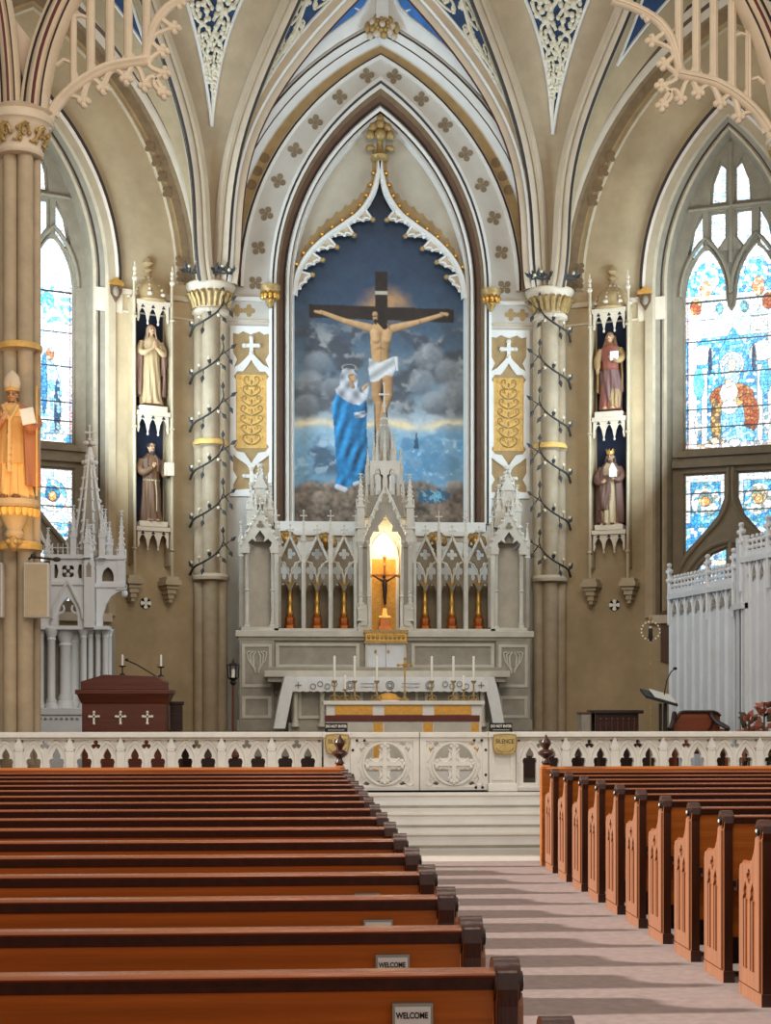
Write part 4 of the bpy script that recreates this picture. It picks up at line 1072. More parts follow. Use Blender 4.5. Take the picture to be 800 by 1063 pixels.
# arcades of three bays
for s in (-1, 1):
    a = MB()
    for k in range(3):
        c = s * (.665 + .44 * k)
        w = .19
        # gable with quatrefoil and two mouchettes
        out = [(c - w, 3.50), (c - w, 4.00), (c - .10, 4.16), (c, 4.36), (c + .10, 4.16), (c + w, 4.00), (c + w, 3.50)]
        h1 = foil(4, .085, (c, 4.10)); h2 = foil(4, .10, (c - .095, 3.83), None, 0, 6, 1.45); h3 = foil(4, .10, (c + .095, 3.83), None, 0, 6, 1.45)
        h2 = [(c - .095 + (x - c + .095) * .80, z) for x, z in h2]; h3 = [(c + .095 + (x - c - .095) * .80, z) for x, z in h3]
        heads = [(c - w, 3.50), (c - .17, 3.50), (c - .15, 3.58), (c - .10, 3.64), (c - .05, 3.58), (c - .02, 3.50), (c + .02, 3.50), (c + .05, 3.58), (c + .10, 3.64), (c + .15, 3.58), (c + .17, 3.50), (c + w, 3.50)]
        poly = heads + [(c + w, 4.00), (c + .10, 4.16), (c, 4.36), (c - .10, 4.16), (c - w, 4.00)]
        plate(a, [poly, h1, h2, h3], 25.12, 25.19, 'stone')
        for q in (-1, 1):
            a.tube([(c + q * w, 25.10, 3.98), (c + q * .10, 25.10, 4.17), (c, 25.10, 4.38)], .022, G2, 6)
            for f in (.3, .6, .85): a.ball((c + q * w * (1 - f), 25.10, 4.0 + .37 * f), .026, G2, 6, 4)
            a.tube([(c + q * p.x, 25.115, p.y) for p in bez((.19, 3.98, 0), (.02, 3.95, 0), (0, 3.62, 0), 6)], .016, G2, 5)
        finial_cross(a, c, 25.12, 4.36, 4.56, .05, G2)
    for k in range(4):
        c = s * (.665 - .22 + .44 * k)
        if k in (0,): c += s * .03
        a.box(c - .035, c + .035, 25.05, 25.25, 2.84, 4.10, G2)
        a.tube([(c, 25.05, 2.84), (c, 25.05, 3.95)], .03, G2, 8)
        pinnacle(a, c, 25.12, 4.02, 4.72, .075, G2, 3)
        finial_cross(a, c, 25.12, 4.56, 4.80, .045, G2)
    a.box(*sorted((s * .40, s * 1.80)), 25.02, 25.5, 2.84, 2.88, G2)
    a.build('arcade', rd, smooth=35)
    b = MB(); b.box(*sorted((s * .40, s * 1.80)), 25.5, 25.6, 2.84, 3.62, 'stone'); b.build('back_screen', rd)
# central canopy
m = MB()
for s in (-1, 1):
    m.box(*sorted((s * .255, s * .42)), 25.0, 25.55, 2.84, 4.40, G)
    colonnette(m, s * .27, 24.98, 2.86, 4.30, .03, G2, 10, (3.4,)); colonnette(m, s * .40, 24.98, 2.86, 4.30, .035, G2, 10, (3.4,))
    m.box(*sorted((s * .25, s * .44)), 24.92, 25.1, 2.84, 2.92, G2); m.box(*sorted((s * .30, s * .40)), 24.9, 25.0, 2.92, 3.26, G2)
    pinnacle(m, s * .40, 24.95, 3.0, 3.5, .09, G2, 3)
    m.box(*sorted((s * .33, s * .45)), 24.95, 25.1, 4.3, 4.6, G2)
    pinnacle(m, s * .40, 25.02, 4.5, 5.40, .12, G2, 5); pinnacle(m, s * .30, 25.10, 4.7, 5.30, .075, G2, 3)
m.box(-.42, .42, 25.5, 25.6, 2.84, 4.7, 'rib_white')
inner = [(-.25, 4.20), (-.25, 4.34), (-.19, 4.45), (-.10, 4.44), (-.12, 4.54), (-.05, 4.62), (0, 4.74), (.05, 4.62), (.12, 4.54), (.10, 4.44), (.19, 4.45), (.25, 4.34), (.25, 4.20)]
outp = [(.36, 4.20), (.36, 4.36), (.22, 4.66), (.10, 4.94), (0, 5.14), (-.10, 4.94), (-.22, 4.66), (-.36, 4.36), (-.36, 4.20)]
plate(m, [inner + outp], 24.96, 25.08, G)
for q in (-1, 1):
    L = [(q * .37, 4.34), (q * .23, 4.66), (q * .11, 4.94), (0, 5.16)]
    m.tube([(x, 24.97, z) for x, z in L], .03, G2, 6)
    for k in range(6):
        f = (k + .5) / 6; m.ball((q * .37 * (1 - f), 24.96, 4.36 + .78 * f), .04, G2, 6, 4)
m.box(-.42, .42, 25.08, 25.6, 4.7, 4.78, G)
m.build('niche_canopy', rd, smooth=35)
m = MB()
# openwork turret with two niched figures, then the spire
m.frust((0, 25.3), 4.72, 5.05, .62, .5, .56, .46, G)
for a in range(6):
    x, y = .27 * math.cos(a * PI / 3), 25.3 + .20 * math.sin(a * PI / 3)
    m.tube([(x, y, 4.9), (x, y, 5.6)], .032, G2, 6); pinnacle(m, x, y, 5.25, 5.85, .07, G2, 3)
plate(m, [rect(-.24, .24, 5.02, 5.62), trefoil_arch(.075, 5.06, 5.52, -.115), trefoil_arch(.075, 5.06, 5.52, .115)], 25.08, 25.12, G2)
m.frust((0, 25.3), 5.05, 5.7, .30, .26, .28, .24, G)
for a in range(8):
    x, y = .17 * math.cos(a * PI / 4), 25.3 + .14 * math.sin(a * PI / 4); pinnacle(m, x, y, 5.55, 6.12, .055, G2, 3)
m.lathe([(.17, 0), (.15, .2), (.12, .45), (.02, .85)], (0, 25.3, 5.6), G, 8)
for k in range(7):
    z = 5.68 + .11 * k; r = .155 - .019 * k
    for a in range(8): m.ball((r * math.cos(a * PI / 4), 25.3 + r * math.sin(a * PI / 4), z), .026, G2, 5, 3)
m.build('spire', rd, smooth=35)
m = MB(); finial_cross(m, 0, 25.3, 6.40, 6.92, .07, G2); m.build('spire_cross', rd, smooth=35)
for s in (-1, 1):
    f = MB(); x = s * .115
    f.lathe([(.06, 0), (.055, .1), (.045, .22), (.05, .30), (.02, .34)], (x, 25.10, 5.06), G2, 8); f.ball((x, 25.10, 5.43), .033, G2, 7, 5)
    f.build('small_figure', rd, smooth=50)
m = MB()
m.box(-.25, .25, 25.44, 25.49, 2.86, 4.05, 'gold_panel'); plate(m, [archpts(.25, .45, 4.05, 6)], 25.44, 25.49, 'wax')
for s in (-1, 1): m.box(*sorted((s * .20, s * .25)), 25.40, 25.45, 2.86, 4.1, 'wax')
m.build('niche_back', rd)
m = MB(); m.box(-.33, .33, 24.82, 25.3, 2.66, 2.82, 'gold'); m.box(-.36, .36, 24.80, 25.3, 2.80, 2.85, 'gold_old'); m.box(-.35, .35, 24.80, 25.3, 2.63, 2.67, 'gold_old')
for k in range(9):
    m.ball((-.28 + .07 * k, 24.81, 2.735), (.028, .02, .04), 'gold_old', 6, 4)
m.build('gold_frieze', rd, smooth=40)
for s in (-1, 1):
    d = MB(); a, b = sorted((s * .004, s * .31)); d.box(a, b, 24.86, 24.9, 2.20, 2.63, 'white_paint')
    d.prism([rect(a + .03, b - .03, 2.24, 2.60), rect(a + .045, b - .045, 2.255, 2.585)], -24.86, -24.852, 'linen', XZ)
    dd = d.build('tabernacle_door', rd, bevel=.004)
    k = MB(); k.ball((s * .04 if s > 0 else -.17, 24.84, 2.5), (.02, .012, .03), 'gold', 8, 5); k.build('keyhole_plate', dd)
m = MB(); m.box(-.33, -.30, 24.84, 25.0, 2.2, 2.64, 'marble'); m.box(.30, .33, 24.84, 25.0, 2.2, 2.64, 'marble'); m.box(-.31, .31, 24.9, 25.2, 2.2, 2.64, 'white_paint'); m.build('tabernacle', rd)

m = MB(); m.prism([rect(-1.85, 1.85, 2.9, 4.44)], 0, .02, 'rib_white', FB); structure(m.build('trim_pale_backing'))  # added white panel: window light on the wall behind the arcade, put into colour
# gilded leaf brackets showing above the arcade
for i, (px, py) in enumerate(((297, 561), (338, 563), (452, 562), (493, 563))):
    c = at(px, py, 25.9); m = MB()
    m.tube([(c.x, 26.32, c.z - .3), (c.x, 25.95, c.z - .25), (c.x, 25.9, c.z)], .03, 'gold_old', 6)
    for k in range(7):
        a = PI * k / 6; m.ball((c.x + .14 * math.cos(a), 25.88, c.z - .02 + .12 * math.sin(a)), (.06, .05, .075), 'gold_old', 6, 4)
    m.ball((c.x, 25.86, c.z + .02), (.07, .06, .09), 'gold', 7, 5); m.lathe([(.03, 0), (.10, .04), (.12, .06), (.02, .07)], (c.x, 25.9, c.z - .12), 'gold_old', 10)
    tag(m.build('gilded_bracket', smooth=50), ['gilded leaf bracket on the wall above the left arcade, nearer the tower', 'gilded leaf bracket on the wall above the left arcade, nearer the niche', 'gilded leaf bracket on the wall above the right arcade, nearer the niche', 'gilded leaf bracket on the wall above the right arcade, nearer the tower'][i], 'bracket', 'gilded brackets above the reredos')

# six gold candlesticks in the arcade bays
first = None
for i, c in enumerate((-1.545, -1.105, -.665, .665, 1.105, 1.545)):
    if first is None:
        first = thing('gold_candlestick', '', 'candlestick', (c, 25.2, 2.88), 'gold candlesticks in the reredos arcade')
        m = MB(); m.lathe([(.10, 0), (.10, .05), (.075, .07), (.085, .1), (.085, .17), (.06, .2), (.065, .23)], (c, 25.2, 2.88), 'brass_red', 6)
        m.build('base', first, smooth=30)
        m = MB(); m.lathe([(.045, .22), (.065, .27), (.042, .31), (.040, .42), (.05, .45), (.036, .5), (.030, .6), (.042, .63), (.03, .66)], (c, 25.2, 2.88), 'gold', 10); m.build('shaft', first, smooth=50)
        m = MB(); m.lathe([(.03, .64), (.06, .68), (.10, .74), (.11, .76), (.03, .76)], (c, 25.2, 2.88), 'gold', 10)
        for k in range(6): m.ball((c + .085 * math.cos(k), 25.2 + .085 * math.sin(k), 2.88 + .765), .016, 'gold', 5, 3)
        m.build('drip_pan', first, smooth=50)
        m = MB(); m.lathe([(.030, .76), (.028, .92), (.006, .94)], (c, 25.2, 2.88), 'wax', 8); m.build('candle', first, smooth=50)
        o = first
    else: o = dup(first, (c, 25.2, 2.88))
    o['label'] = 'gold candlestick on the reredos ledge, ' + ['outermost bay of the left arcade', 'middle bay of the left arcade', 'left arcade bay next to the niche', 'right arcade bay next to the niche', 'middle bay of the right arcade', 'outermost bay of the right arcade'][i]
# gold crucifix in the lit niche
cr = thing('gold_crucifix', 'gold standing crucifix on a stepped base inside the glowing niche', 'crucifix', (0, 25.2, 2.86))
m = MB(); m.frust((0, 25.2), 2.86, 2.92, .22, .16, .20, .15, 'brass_red'); m.frust((0, 25.2), 2.92, 3.06, .16, .12, .12, .1, 'brass_red'); m.frust((0, 25.2), 3.06, 3.10, .20, .15, .19, .14, 'gold'); m.frust((0, 25.2), 3.10, 3.22, .09, .09, .06, .06, 'gold')
m.build('base', cr)
m = MB(); m.box(-.018, .018, 25.19, 25.22, 3.2, 4.04, 'brass_red'); m.box(-.23, .23, 25.19, 25.22, 3.74, 3.775, 'brass_red')
for x, z in ((-.23, 3.757), (.23, 3.757), (0, 4.05)): m.ball((x, 25.2, z), (.035, .02, .035), 'gold', 7, 5)
m.box(-.04, .04, 25.18, 25.2, 3.92, 3.97, 'gold'); m.build('cross', cr)
m = MB()
m.tube([(-.20, 25.17, 3.76), (-.10, 25.165, 3.70), (-.03, 25.165, 3.66)], [.012, .015, .02], 'walnut_dark', 6); m.tube([(.20, 25.17, 3.76), (.10, 25.165, 3.70), (.03, 25.165, 3.66)], [.012, .015, .02], 'walnut_dark', 6)
m.tube([(0, 25.165, 3.69), (0, 25.16, 3.60), (.005, 25.165, 3.50), (0, 25.155, 3.42), (.01, 25.165, 3.28)], [.03, .042, .036, .03, .016], 'walnut_dark', 8); m.ball((-.012, 25.155, 3.735), (.027, .027, .034), 'walnut_dark', 8, 6)
m.build('corpus', cr, smooth=50)

# ---- altar table below the reredos with its white cloth
al = thing('high_altar', 'grey marble high altar table against the reredos, half hidden by the white cloth', 'altar', (0, 24.3, 1.22))
m = MB(); m.box(-1.52, 1.52, 24.1, 24.7, 1.22, 1.98, G); m.box(-1.57, 1.57, 24.04, 24.7, 1.22, 1.36, G)
for a, b in ((-1.42, -.56), (-.46, .46), (.56, 1.42)): m.prism([rect(a, b, 1.42, 1.92), rect(a + .05, b - .05, 1.47, 1.87)], -24.07, -24.11, G2, XZ)
m.build('body', al, bevel=.006)
m = MB(); m.box(-1.60, 1.60, 23.9, 24.7, 1.98, 2.06, G2); m.build('mensa', al, bevel=.01)
for s in (-1, 1):
    for x in (1.46, 1.05):
        m = MB(); colonnette(m, s * x, 24.0, 1.30, 1.98, .04, G2, 10); m.build('colonnette', al, smooth=40)
cl = thing('altar_cloth', 'white embroidered linen cloth over the high altar with long pointed ends', 'cloth', (0, 24.3, 2.06))
m = MB(); xs = np.linspace(-1.62, 1.62, 60)
L1 = [(x, 24.75, 2.075) for x in xs]; L2 = [(x, 23.88, 2.075) for x in xs]; L3 = [(x, 23.862 + .008 * math.sin(x * 24), 2.02) for x in xs]; L4 = [(x, 23.855 + .012 * math.sin(x * 24), 1.93) for x in xs]; L5 = [(x, 23.85 + .016 * math.sin(x * 24), 1.845 + .008 * math.sin(x * 60)) for x in xs]
m.loft([L1, L2, L3, L4, L5], 'linen'); sheet = m
for s in (-1, 1):
    m = MB(); L = []
    for i in range(9):
        f = i / 8; z = 2.075 - .80 * f; out = 1.625 + .17 * f ** .8; y0 = 23.86 - .03 * f
        row = []
        for j in range(9):
            g = j / 8; row.append((s * (out - (.20 * max(0, .55 - abs(f - .5))) * 0 + .02 * math.sin(g * 14 + f * 4)), y0 + .55 * g, z))
        L.append(row)
    m.loft(L, 'linen')
    L = []
    for i in range(9):
        f = i / 8; z = 2.075 - .80 * f; out = 1.625 + .17 * f ** .8; inn = 1.46 + .16 * f
        L.append([(s * (inn + (out - inn) * j / 4), 23.855 - .03 * f + .012 * math.sin(j * 2.0 + i), z) for j in range(5)])
    m.loft(L, 'linen'); m.build('side_fall', cl, smooth=60)
m = sheet
def ring(cx, cz, r, y=23.838, t=.008): m.tube([(cx + r * math.cos(a * PI / 8), y, cz + r * math.sin(a * PI / 8)) for a in range(16)], t, 'embroidery', 4, True)
for x in (-.62, .62, 0): ring(x, 1.945, .062); ring(x, 1.945, .035)
for x in (-.32, .32): m.box(x - .14, x + .14, 23.832, 23.84, 1.915, 1.922, 'embroidery'); m.box(x - .14, x + .14, 23.832, 23.84, 1.968, 1.975, 'embroidery')
for s in (-1, 1):
    for k in range(4): ring(s * (.86 + .11 * k), 1.945 + .018 * (-1) ** k, .04, t=.007)
    m.box(s * 1.42 - .05, s * 1.42 + .05, 23.83, 23.84, 1.938, 1.952, 'embroidery'); m.box(s * 1.42 - .007, s * 1.42 + .007, 23.83, 23.84, 1.895, 1.995, 'embroidery')
m.build('top_sheet', cl, smooth=60)

# ---- free-standing altar
YF = 20.9
fa = thing('free_standing_altar', 'white marble altar with gold panels and dark red band behind the gates', 'altar', (0, 21.3, ZS))
m = MB(); m.box(-1.06, 1.06, YF, 21.75, ZS, 1.64, 'marble_white'); m.build('body', fa, bevel=.006)
m = MB(); m.box(-1.10, 1.10, YF - .04, 21.8, 1.64, 1.695, 'marble_white'); m.build('table_slab', fa, bevel=.008)
for a, b in ((-.94, -.43), (-.27, .25), (.41, .92)):
    m = MB(); m.box(a, b, YF - .014, YF, 1.505, 1.635, 'gold_panel'); m.build('gold_panel', fa, bevel=.004)
    m = MB(); m.box(a, b, YF - .012, YF, .75, 1.40, 'marble'); m.build('marble_panel', fa, bevel=.004)
for a, b in ((-.43, -.28), (.25, .40), (.90, 1.03)):
    m = MB(); m.box(a + .012, b - .008, YF - .011, YF, .75, 1.40, 'gold_panel'); m.build('gold_strip', fa)
m = MB(); m.box(-1.075, 1.03, YF - .03, YF, 1.42, 1.50, 'redband'); m.build('red_band', fa, bevel=.004)
labs = {347: 'leftmost tall white candle on the front altar in a gold holder', 368: 'second tall white candle from the left on the front altar', 391: 'faint white candle in front of the tabernacle doors', 448: 'tall white candle just right of the small altar cross', 470.5: 'tall white candle between two others on the right end of the front altar', 491.5: 'rightmost tall white candle on the front altar',
        358: 'short candle between two tall ones on the left end of the front altar', 481: 'short candle between two tall ones on the right end of the front altar'}
for px, lb in labs.items():
    small = px in (358, 481); p = at(px, 720, 21.15 if not small else 21.25); x, y, z = p.x, p.y, 1.695; H = .62 if not small else .36
    r = thing('altar_candle', lb, 'candle', (x, y, z), 'candles on the front altar')
    m = MB(); m.lathe([(.055, 0), (.06, .012), (.03, .03), (.012, .05), (.03, .07), (.012, .09), (.01, H * .38), (.035, H * .42), (.038, H * .45), (.012, H * .45)], (x, y, z), 'gold_old', 10)
    for k in range(3):
        a = k * 2 * PI / 3 + .5; m.tube([(x + .02 * math.cos(a), y + .02 * math.sin(a), z + .08), (x + .07 * math.cos(a), y + .07 * math.sin(a), z + .06), (x + .075 * math.cos(a), y + .075 * math.sin(a), z + .01)], .009, 'gold_old', 5)
    m.build('holder', r, smooth=50)
    m = MB(); m.lathe([(.017, H * .45), (.017, H - .01), (.012, H)], (x, y, z), 'wax', 10); m.build('candle', r, smooth=50)
    m = MB(); m.tube([(x, y, z + H), (x, y, z + H + .02)], .003, 'ink', 4); m.build('wick', r)
p = at(420, 725, 21.1); r = thing('altar_cross', 'small gold cross on a tall stem standing on the front altar', 'cross', (p.x, p.y, 1.695))
m = MB(); m.lathe([(.07, 0), (.07, .015), (.03, .04), (.014, .08), (.025, .12), (.01, .15), (.009, .36)], (p.x, p.y, 1.695), 'gold_old', 10); m.build('stem', r, smooth=50)
m = MB(); cz = 1.695 + .49; m.box(p.x - .012, p.x + .012, p.y - .01, p.y + .01, cz - .14, cz + .09, 'gold'); m.box(p.x - .09, p.x + .09, p.y - .01, p.y + .01, cz - .012, cz + .012, 'gold')
for a, b in ((-.09, 0), (.09, 0), (0, .09)): m.ball((p.x + a, p.y, cz + b), .022, 'gold', 7, 5)
m.ball((p.x, p.y - .01, cz), .03, 'gold', 8, 5); m.build('cross', r)
p = at(403, 724, 21.42); m = MB(); m.lathe([(.14, 0), (.15, .02), (.14, .06), (.10, .095), (.04, .11)], (p.x, p.y, 1.695), 'gold_panel', 14, None, 1.0, .7)
m.box(p.x - .17, p.x + .17, p.y - .1, p.y + .1, 1.693, 1.705, 'linen')
m.tube([(p.x + .12, p.y - .03, 1.74), (p.x + .17, p.y - .03, 1.72)], .02, 'gold', 6)
tag(m.build('gilded_dome', smooth=50), 'low gilded dome-shaped ornament between the candles on the front altar', 'ornament')
# ================================================================== STATUES (each one closed sculpted surface)
def remesh(mb_v, mb_f, cols, voxel, smooth=4):
    me = bpy.data.meshes.new('t'); me.from_pydata(mb_v, [], mb_f)
    bm = bmesh.new(); bm.from_mesh(me); bmesh.ops.recalc_face_normals(bm, faces=bm.faces); bm.to_mesh(me); bm.free()
    o = bpy.data.objects.new('t', me); COL.objects.link(o)
    r = o.modifiers.new('r', 'REMESH'); r.mode = 'VOXEL'; r.voxel_size = voxel
    q = o.modifiers.new('s', 'SMOOTH'); q.iterations = smooth; q.factor = .5
    dg = bpy.context.evaluated_depsgraph_get(); out = bpy.data.meshes.new_from_object(o.evaluated_get(dg))
    bpy.data.objects.remove(o)
    kd = KDTree(len(mb_v))
    for i, p in enumerate(mb_v): kd.insert(p, i)
    kd.balance()
    ca_ = out.color_attributes.new('Col', 'FLOAT_COLOR', 'POINT'); a = np.ones((len(out.vertices), 4))
    for i, v in enumerate(out.vertices): a[i, :3] = cols[kd.find(v.co)[1]]
    ca_.data.foreach_set('color', a.ravel())
    out.polygons.foreach_set('use_smooth', [True] * len(out.polygons))
    return out
def dense(rows, step=.014):
    out = [rows[0]]
    for a, b in zip(rows, rows[1:]):
        n = max(1, int(max(abs(a[0] - b[0]), abs(a[1] - b[1])) / step))
        out += [tuple(x + (y - x) * k / n for x, y in zip(a, b)) for k in range(1, n + 1)]
    return out
class Sculpt:
    def __init__(s): s.v = []; s.f = []; s.c = []
    def take(s, mb, col):
        b = len(s.v); s.v += [tuple(p) for p in mb.v]; s.f += [tuple(b + i for i in f) for f in mb.f]; s.c += [col] * len(mb.v)
    def ball(s, c, r, col, seg=14, rings=9): m = MB(); m.ball(c, r, 'wax', seg, rings); s.take(m, col)
    def tube(s, p, r, col, seg=12, flat=1.0):
        rr_ = r if isinstance(r, (list, tuple)) else [r] * len(p); P = spline(p, 5) if len(p) > 2 else [Vector(p[0]).lerp(Vector(p[1]), k / 6) for k in range(7)]
        x = np.linspace(0, len(rr_) - 1, len(P)); r = [float(v) for v in np.interp(x, range(len(rr_)), rr_)]; p = P
        m = MB(); m.tube(p, r, 'wax', seg, flat=flat); s.take(m, col)
    def robe(s, rows, col, n=9, amp=.10, twist=2.5, seg=54, ph=0.0, zt=.8):
        L = []; rows = dense(rows)
        for (z, rx, ry, cx, cy) in rows:
            a = amp * max(0.05, 1 - z / zt); ring = []
            for k in range(seg):
                t = 2 * PI * k / seg; w = 1 + a * math.cos(n * t + twist * z * 3 + ph) + a * .5 * math.cos((n * 2 + 1) * t - z * 5 + ph)
                ring.append((cx + rx * w * math.cos(t), cy + ry * w * math.sin(t), z))
            L.append(ring)
        m = MB(); m.loft(L, 'wax', closed=True); k = len(m.v)
        m.f.append(tuple(range(seg))); m.f.append(tuple(range(k - seg, k))); s.take(m, col)
    def mantle(s, rows, col, open_=.9, th=.018, n=7, amp=.07, ph=0.0):
        """cloak open at the front (-y); rows (z, rx, ry)"""
        seg = 56; L = []; rows = dense(rows)
        for (z, rx, ry) in rows:
            out, inn = [], []
            for k in range(seg):
                t = -PI / 2 + open_ + (2 * PI - 2 * open_) * k / (seg - 1); w = 1 + amp * max(.1, 1 - z) * math.cos(n * t + z * 6 + ph)
                out.append((rx * w * math.cos(t), ry * w * math.sin(t), z)); inn.append(((rx * w - th) * math.cos(t), (ry * w - th) * math.sin(t), z))
            L.append(out + inn[::-1])
        m = MB(); m.loft(L, 'wax', closed=True); k = len(m.v); q = 2 * seg
        m.f.append(tuple(range(q))); m.f.append(tuple(range(k - q, k))); s.take(m, col)
    def hand(s, p, d, up, col, sz=.036):
        """palm at p with five slightly curled fingers along d; 'up' is the thumb side"""
        p, d, up = Vector(p), Vector(d).normalized(), Vector(up).normalized(); nrm = d.cross(up)
        s.ball(p, (sz * .62, sz * .62, sz * .62), col, 8, 6)
        for k, ln in enumerate((.85, 1.0, .95, .75)):
            o = up * sz * (.42 - .28 * k)
            s.tube([p + o, p + o + d * sz * ln * .8, p + o + d * sz * ln * 1.35 + nrm * sz * .25], [sz * .2, sz * .18, sz * .13], col, 6)
        s.tube([p + up * sz * .4, p + up * sz * .85 + d * sz * .35, p + up * sz * .9 + d * sz * .8], [sz * .22, sz * .2, sz * .15], col, 6)
    def head(s, c, col, hair, tilt=(0, 0), beard=None, sc=1.0):
        x, y, z = c; tx, ty = tilt
        s.ball((x, y, z), (.042 * sc, .050 * sc, .060 * sc), col); s.ball((x + tx * .02, y - .022 * sc, z - .03 * sc), (.028 * sc, .03 * sc, .028 * sc), col)
        s.tube([(x, y + .005, z - .11 * sc), (x, y, z - .03 * sc)], .024 * sc, col)
        fx, fy = x + tx * .03, y - .048 * sc
        s.tube([(fx, fy - .001, z + .012 * sc), (fx, fy - .013 * sc, z - .010 * sc)], [.006 * sc, .010 * sc], col, 6)
        dk = (col[0] * .25, col[1] * .22, col[2] * .2)
        for e in (-1, 1): s.ball((fx + e * .017 * sc, fy + .004, z + .010 * sc), (.008 * sc, .006 * sc, .005 * sc), dk, 8, 5); s.ball((x + e * .043 * sc, y + .003, z), (.008 * sc, .012 * sc, .017 * sc), col, 8, 5)
        s.ball((fx, fy + .004, z - .030 * sc), (.013 * sc, .007 * sc, .004 * sc), (col[0] * .6, col[1] * .35, col[2] * .3), 8, 5)
        if beard: s.ball((fx, fy + .016, z - .055 * sc), (.028 * sc, .022 * sc, .040 * sc), beard); s.ball((fx, fy + .004, z - .021 * sc), (.020 * sc, .008 * sc, .006 * sc), beard, 8, 5)
        if hair is not None: s.ball((x, y + .012, z + .012 * sc), (.049 * sc, .052 * sc, .060 * sc), hair)
    def make(s, name, M, parent, voxel=.0065):
        me = remesh([(M @ Vector(p))[:] for p in s.v], s.f, s.c, voxel)
        me.transform(Matrix.Translation(-_org(parent))); me.materials.append(MATS['figure'])
        o = bpy.data.objects.new(name, me); COL.objects.link(o); o.parent = parent; return o
def C3(r, g, b): return srgb(r * .86, g * .84, b * .82)[:3]
BASE = [(0.0, .135, .115, 0, 0), (.06, .130, .108, 0, 0), (.2, .118, .10, 0, 0), (.4, .112, .092, 0, 0), (.52, .104, .080, 0, 0), (.60, .106, .080, 0, 0), (.70, .118, .078, 0, 0), (.77, .116, .070, 0, 0), (.805, .085, .058, 0, 0), (.83, .045, .04, 0, 0), (.85, .03, .03, 0, 0)]
def place(s, u, n, z, H):
    """statue space (x right in the photo, -y to the viewer, z up; height 1) -> niche on canted wall s"""
    FR = FS[s]; ex = Vector((1, 0, 0)) * 0 + Vector((FR[0][0] * s, FR[1][0] * s, 0)); nn = Vector((FR[0][2], FR[1][2], 0))
    o = FR @ Vector((u, z, n)); M = Matrix.Identity(4)
    for i in range(3): M[i][0], M[i][1], M[i][2], M[i][3] = ex[i] * H, -nn[i] * H, (H if i == 2 else 0), o[i]
    return M, o
NU = 1.07
# --- praying woman, left niche above
M, o = place(-1, NU, .19, 6.60, 1.34); r = thing('saint_statue', 'painted statue of a veiled woman with joined hands, upper tier of the left niche', 'statue', o[:], 'saint statues in the wall niches')
S = Sculpt(); tan, ma, sk, ve = C3(206, 176, 128), C3(150, 112, 92), C3(214, 168, 124), C3(190, 158, 122)
S.robe(BASE, tan, 10, .13); S.mantle([(.10, .175, .13), (.25, .18, .135), (.45, .175, .13), (.6, .165, .12), (.72, .15, .10), (.79, .11, .085), (.83, .06, .06)], ma, 1.05, .02, 7, .10)
for e in (-1, 1):
    S.tube([(e * .115, .0, .765), (e * .150, -.03, .66), (e * .12, -.10, .615), (e * .03, -.135, .67)], [.042, .046, .038, .022], tan)
    S.tube([(e * .16, -.02, .66), (e * .165, .0, .52), (e * .15, .01, .36)], [.035, .045, .03], ma)
    S.tube([(e * .02, -.135, .665), (e * .006, -.145, .715), (e * .004, -.14, .765)], [.02, .018, .010], sk)
    for k in range(4): S.tube([(e * .008, -.150 + .012 * k, .70), (e * .006, -.150 + .010 * k, .765 - .008 * abs(k - 1))], .007, sk, 6)
    S.tube([(e * .012, -.125, .70), (e * .012, -.118, .735)], .008, sk, 6)
S.head((.0, -.01, .915), sk, None, (.2, 0)); S.ball((0, .018, .925), (.058, .058, .070), ve); S.mantle([(.72, .10, .085), (.80, .085, .075), (.87, .064, .064), (.93, .062, .062), (.965, .045, .048)], ve, .85, .016, 5, .03)
for e in (-1, 1): S.ball((e * .05, -.11, .012), (.028, .05, .016), sk, 10, 6)
S.make('figure', M, r)
# --- friar, left niche below
M, o = place(-1, NU, .19, 4.66, 1.34); r = thing('saint_statue', 'painted statue of a brown-robed friar holding an open book, lower tier of the left niche', 'statue', o[:], 'saint statues in the wall niches')
S = Sculpt(); br, b2, sk, hr = C3(118, 82, 50), C3(98, 68, 42), C3(206, 160, 116), C3(60, 42, 28)
S.robe(BASE, br, 9, .12, 2.0); S.mantle([(.62, .135, .095), (.70, .14, .095), (.77, .13, .085), (.82, .075, .065), (.85, .05, .05)], b2, .5, .02, 6, .04)
S.tube([(-.115, 0, .765), (-.155, -.03, .65), (-.12, -.09, .60), (-.02, -.13, .66)], [.042, .052, .050, .03], br); S.hand((-.01, -.135, .675), (.6, 0, .8), (-.6, -.2, .7), sk)
S.tube([(.115, 0, .765), (.16, -.02, .65), (.15, -.10, .58), (.15, -.14, .58)], [.042, .05, .048, .03], br); S.hand((.15, -.15, .585), (.4, -.7, .2), (-.7, 0, .7), sk)
S.tube([(.03, -.09, .50), (.035, -.11, .32), (.03, -.125, .12)], .008, C3(200, 180, 140), 6); S.tube([(-.11, -.02, .515), (0, -.095, .505), (.11, -.02, .515)], .009, C3(200, 180, 140), 6)
S.head((.0, -.015, .915), sk, None, (.3, 0), hr)
for k in range(16):
    a = 2 * PI * k / 16
    if not (PI * 1.25 < a < PI * 1.75): S.ball((.045 * math.cos(a), .0 + .05 * math.sin(a), .945), (.016, .016, .024), hr, 8, 5)
for e in (-1, 1): S.ball((e * .05, -.105, .012), (.028, .05, .016), sk, 10, 6)
S.make('figure', M, r)
m = MB(); m.box(.10, .165, -.205, -.165, .56, .72, 'rib_cream', M @ Matrix.Rotation(.1, 4, 'Z')); m.box(.165, .235, -.20, -.16, .56, .72, 'rib_cream', M @ Matrix.Rotation(-.05, 4, 'Z')); m.build('book', r)
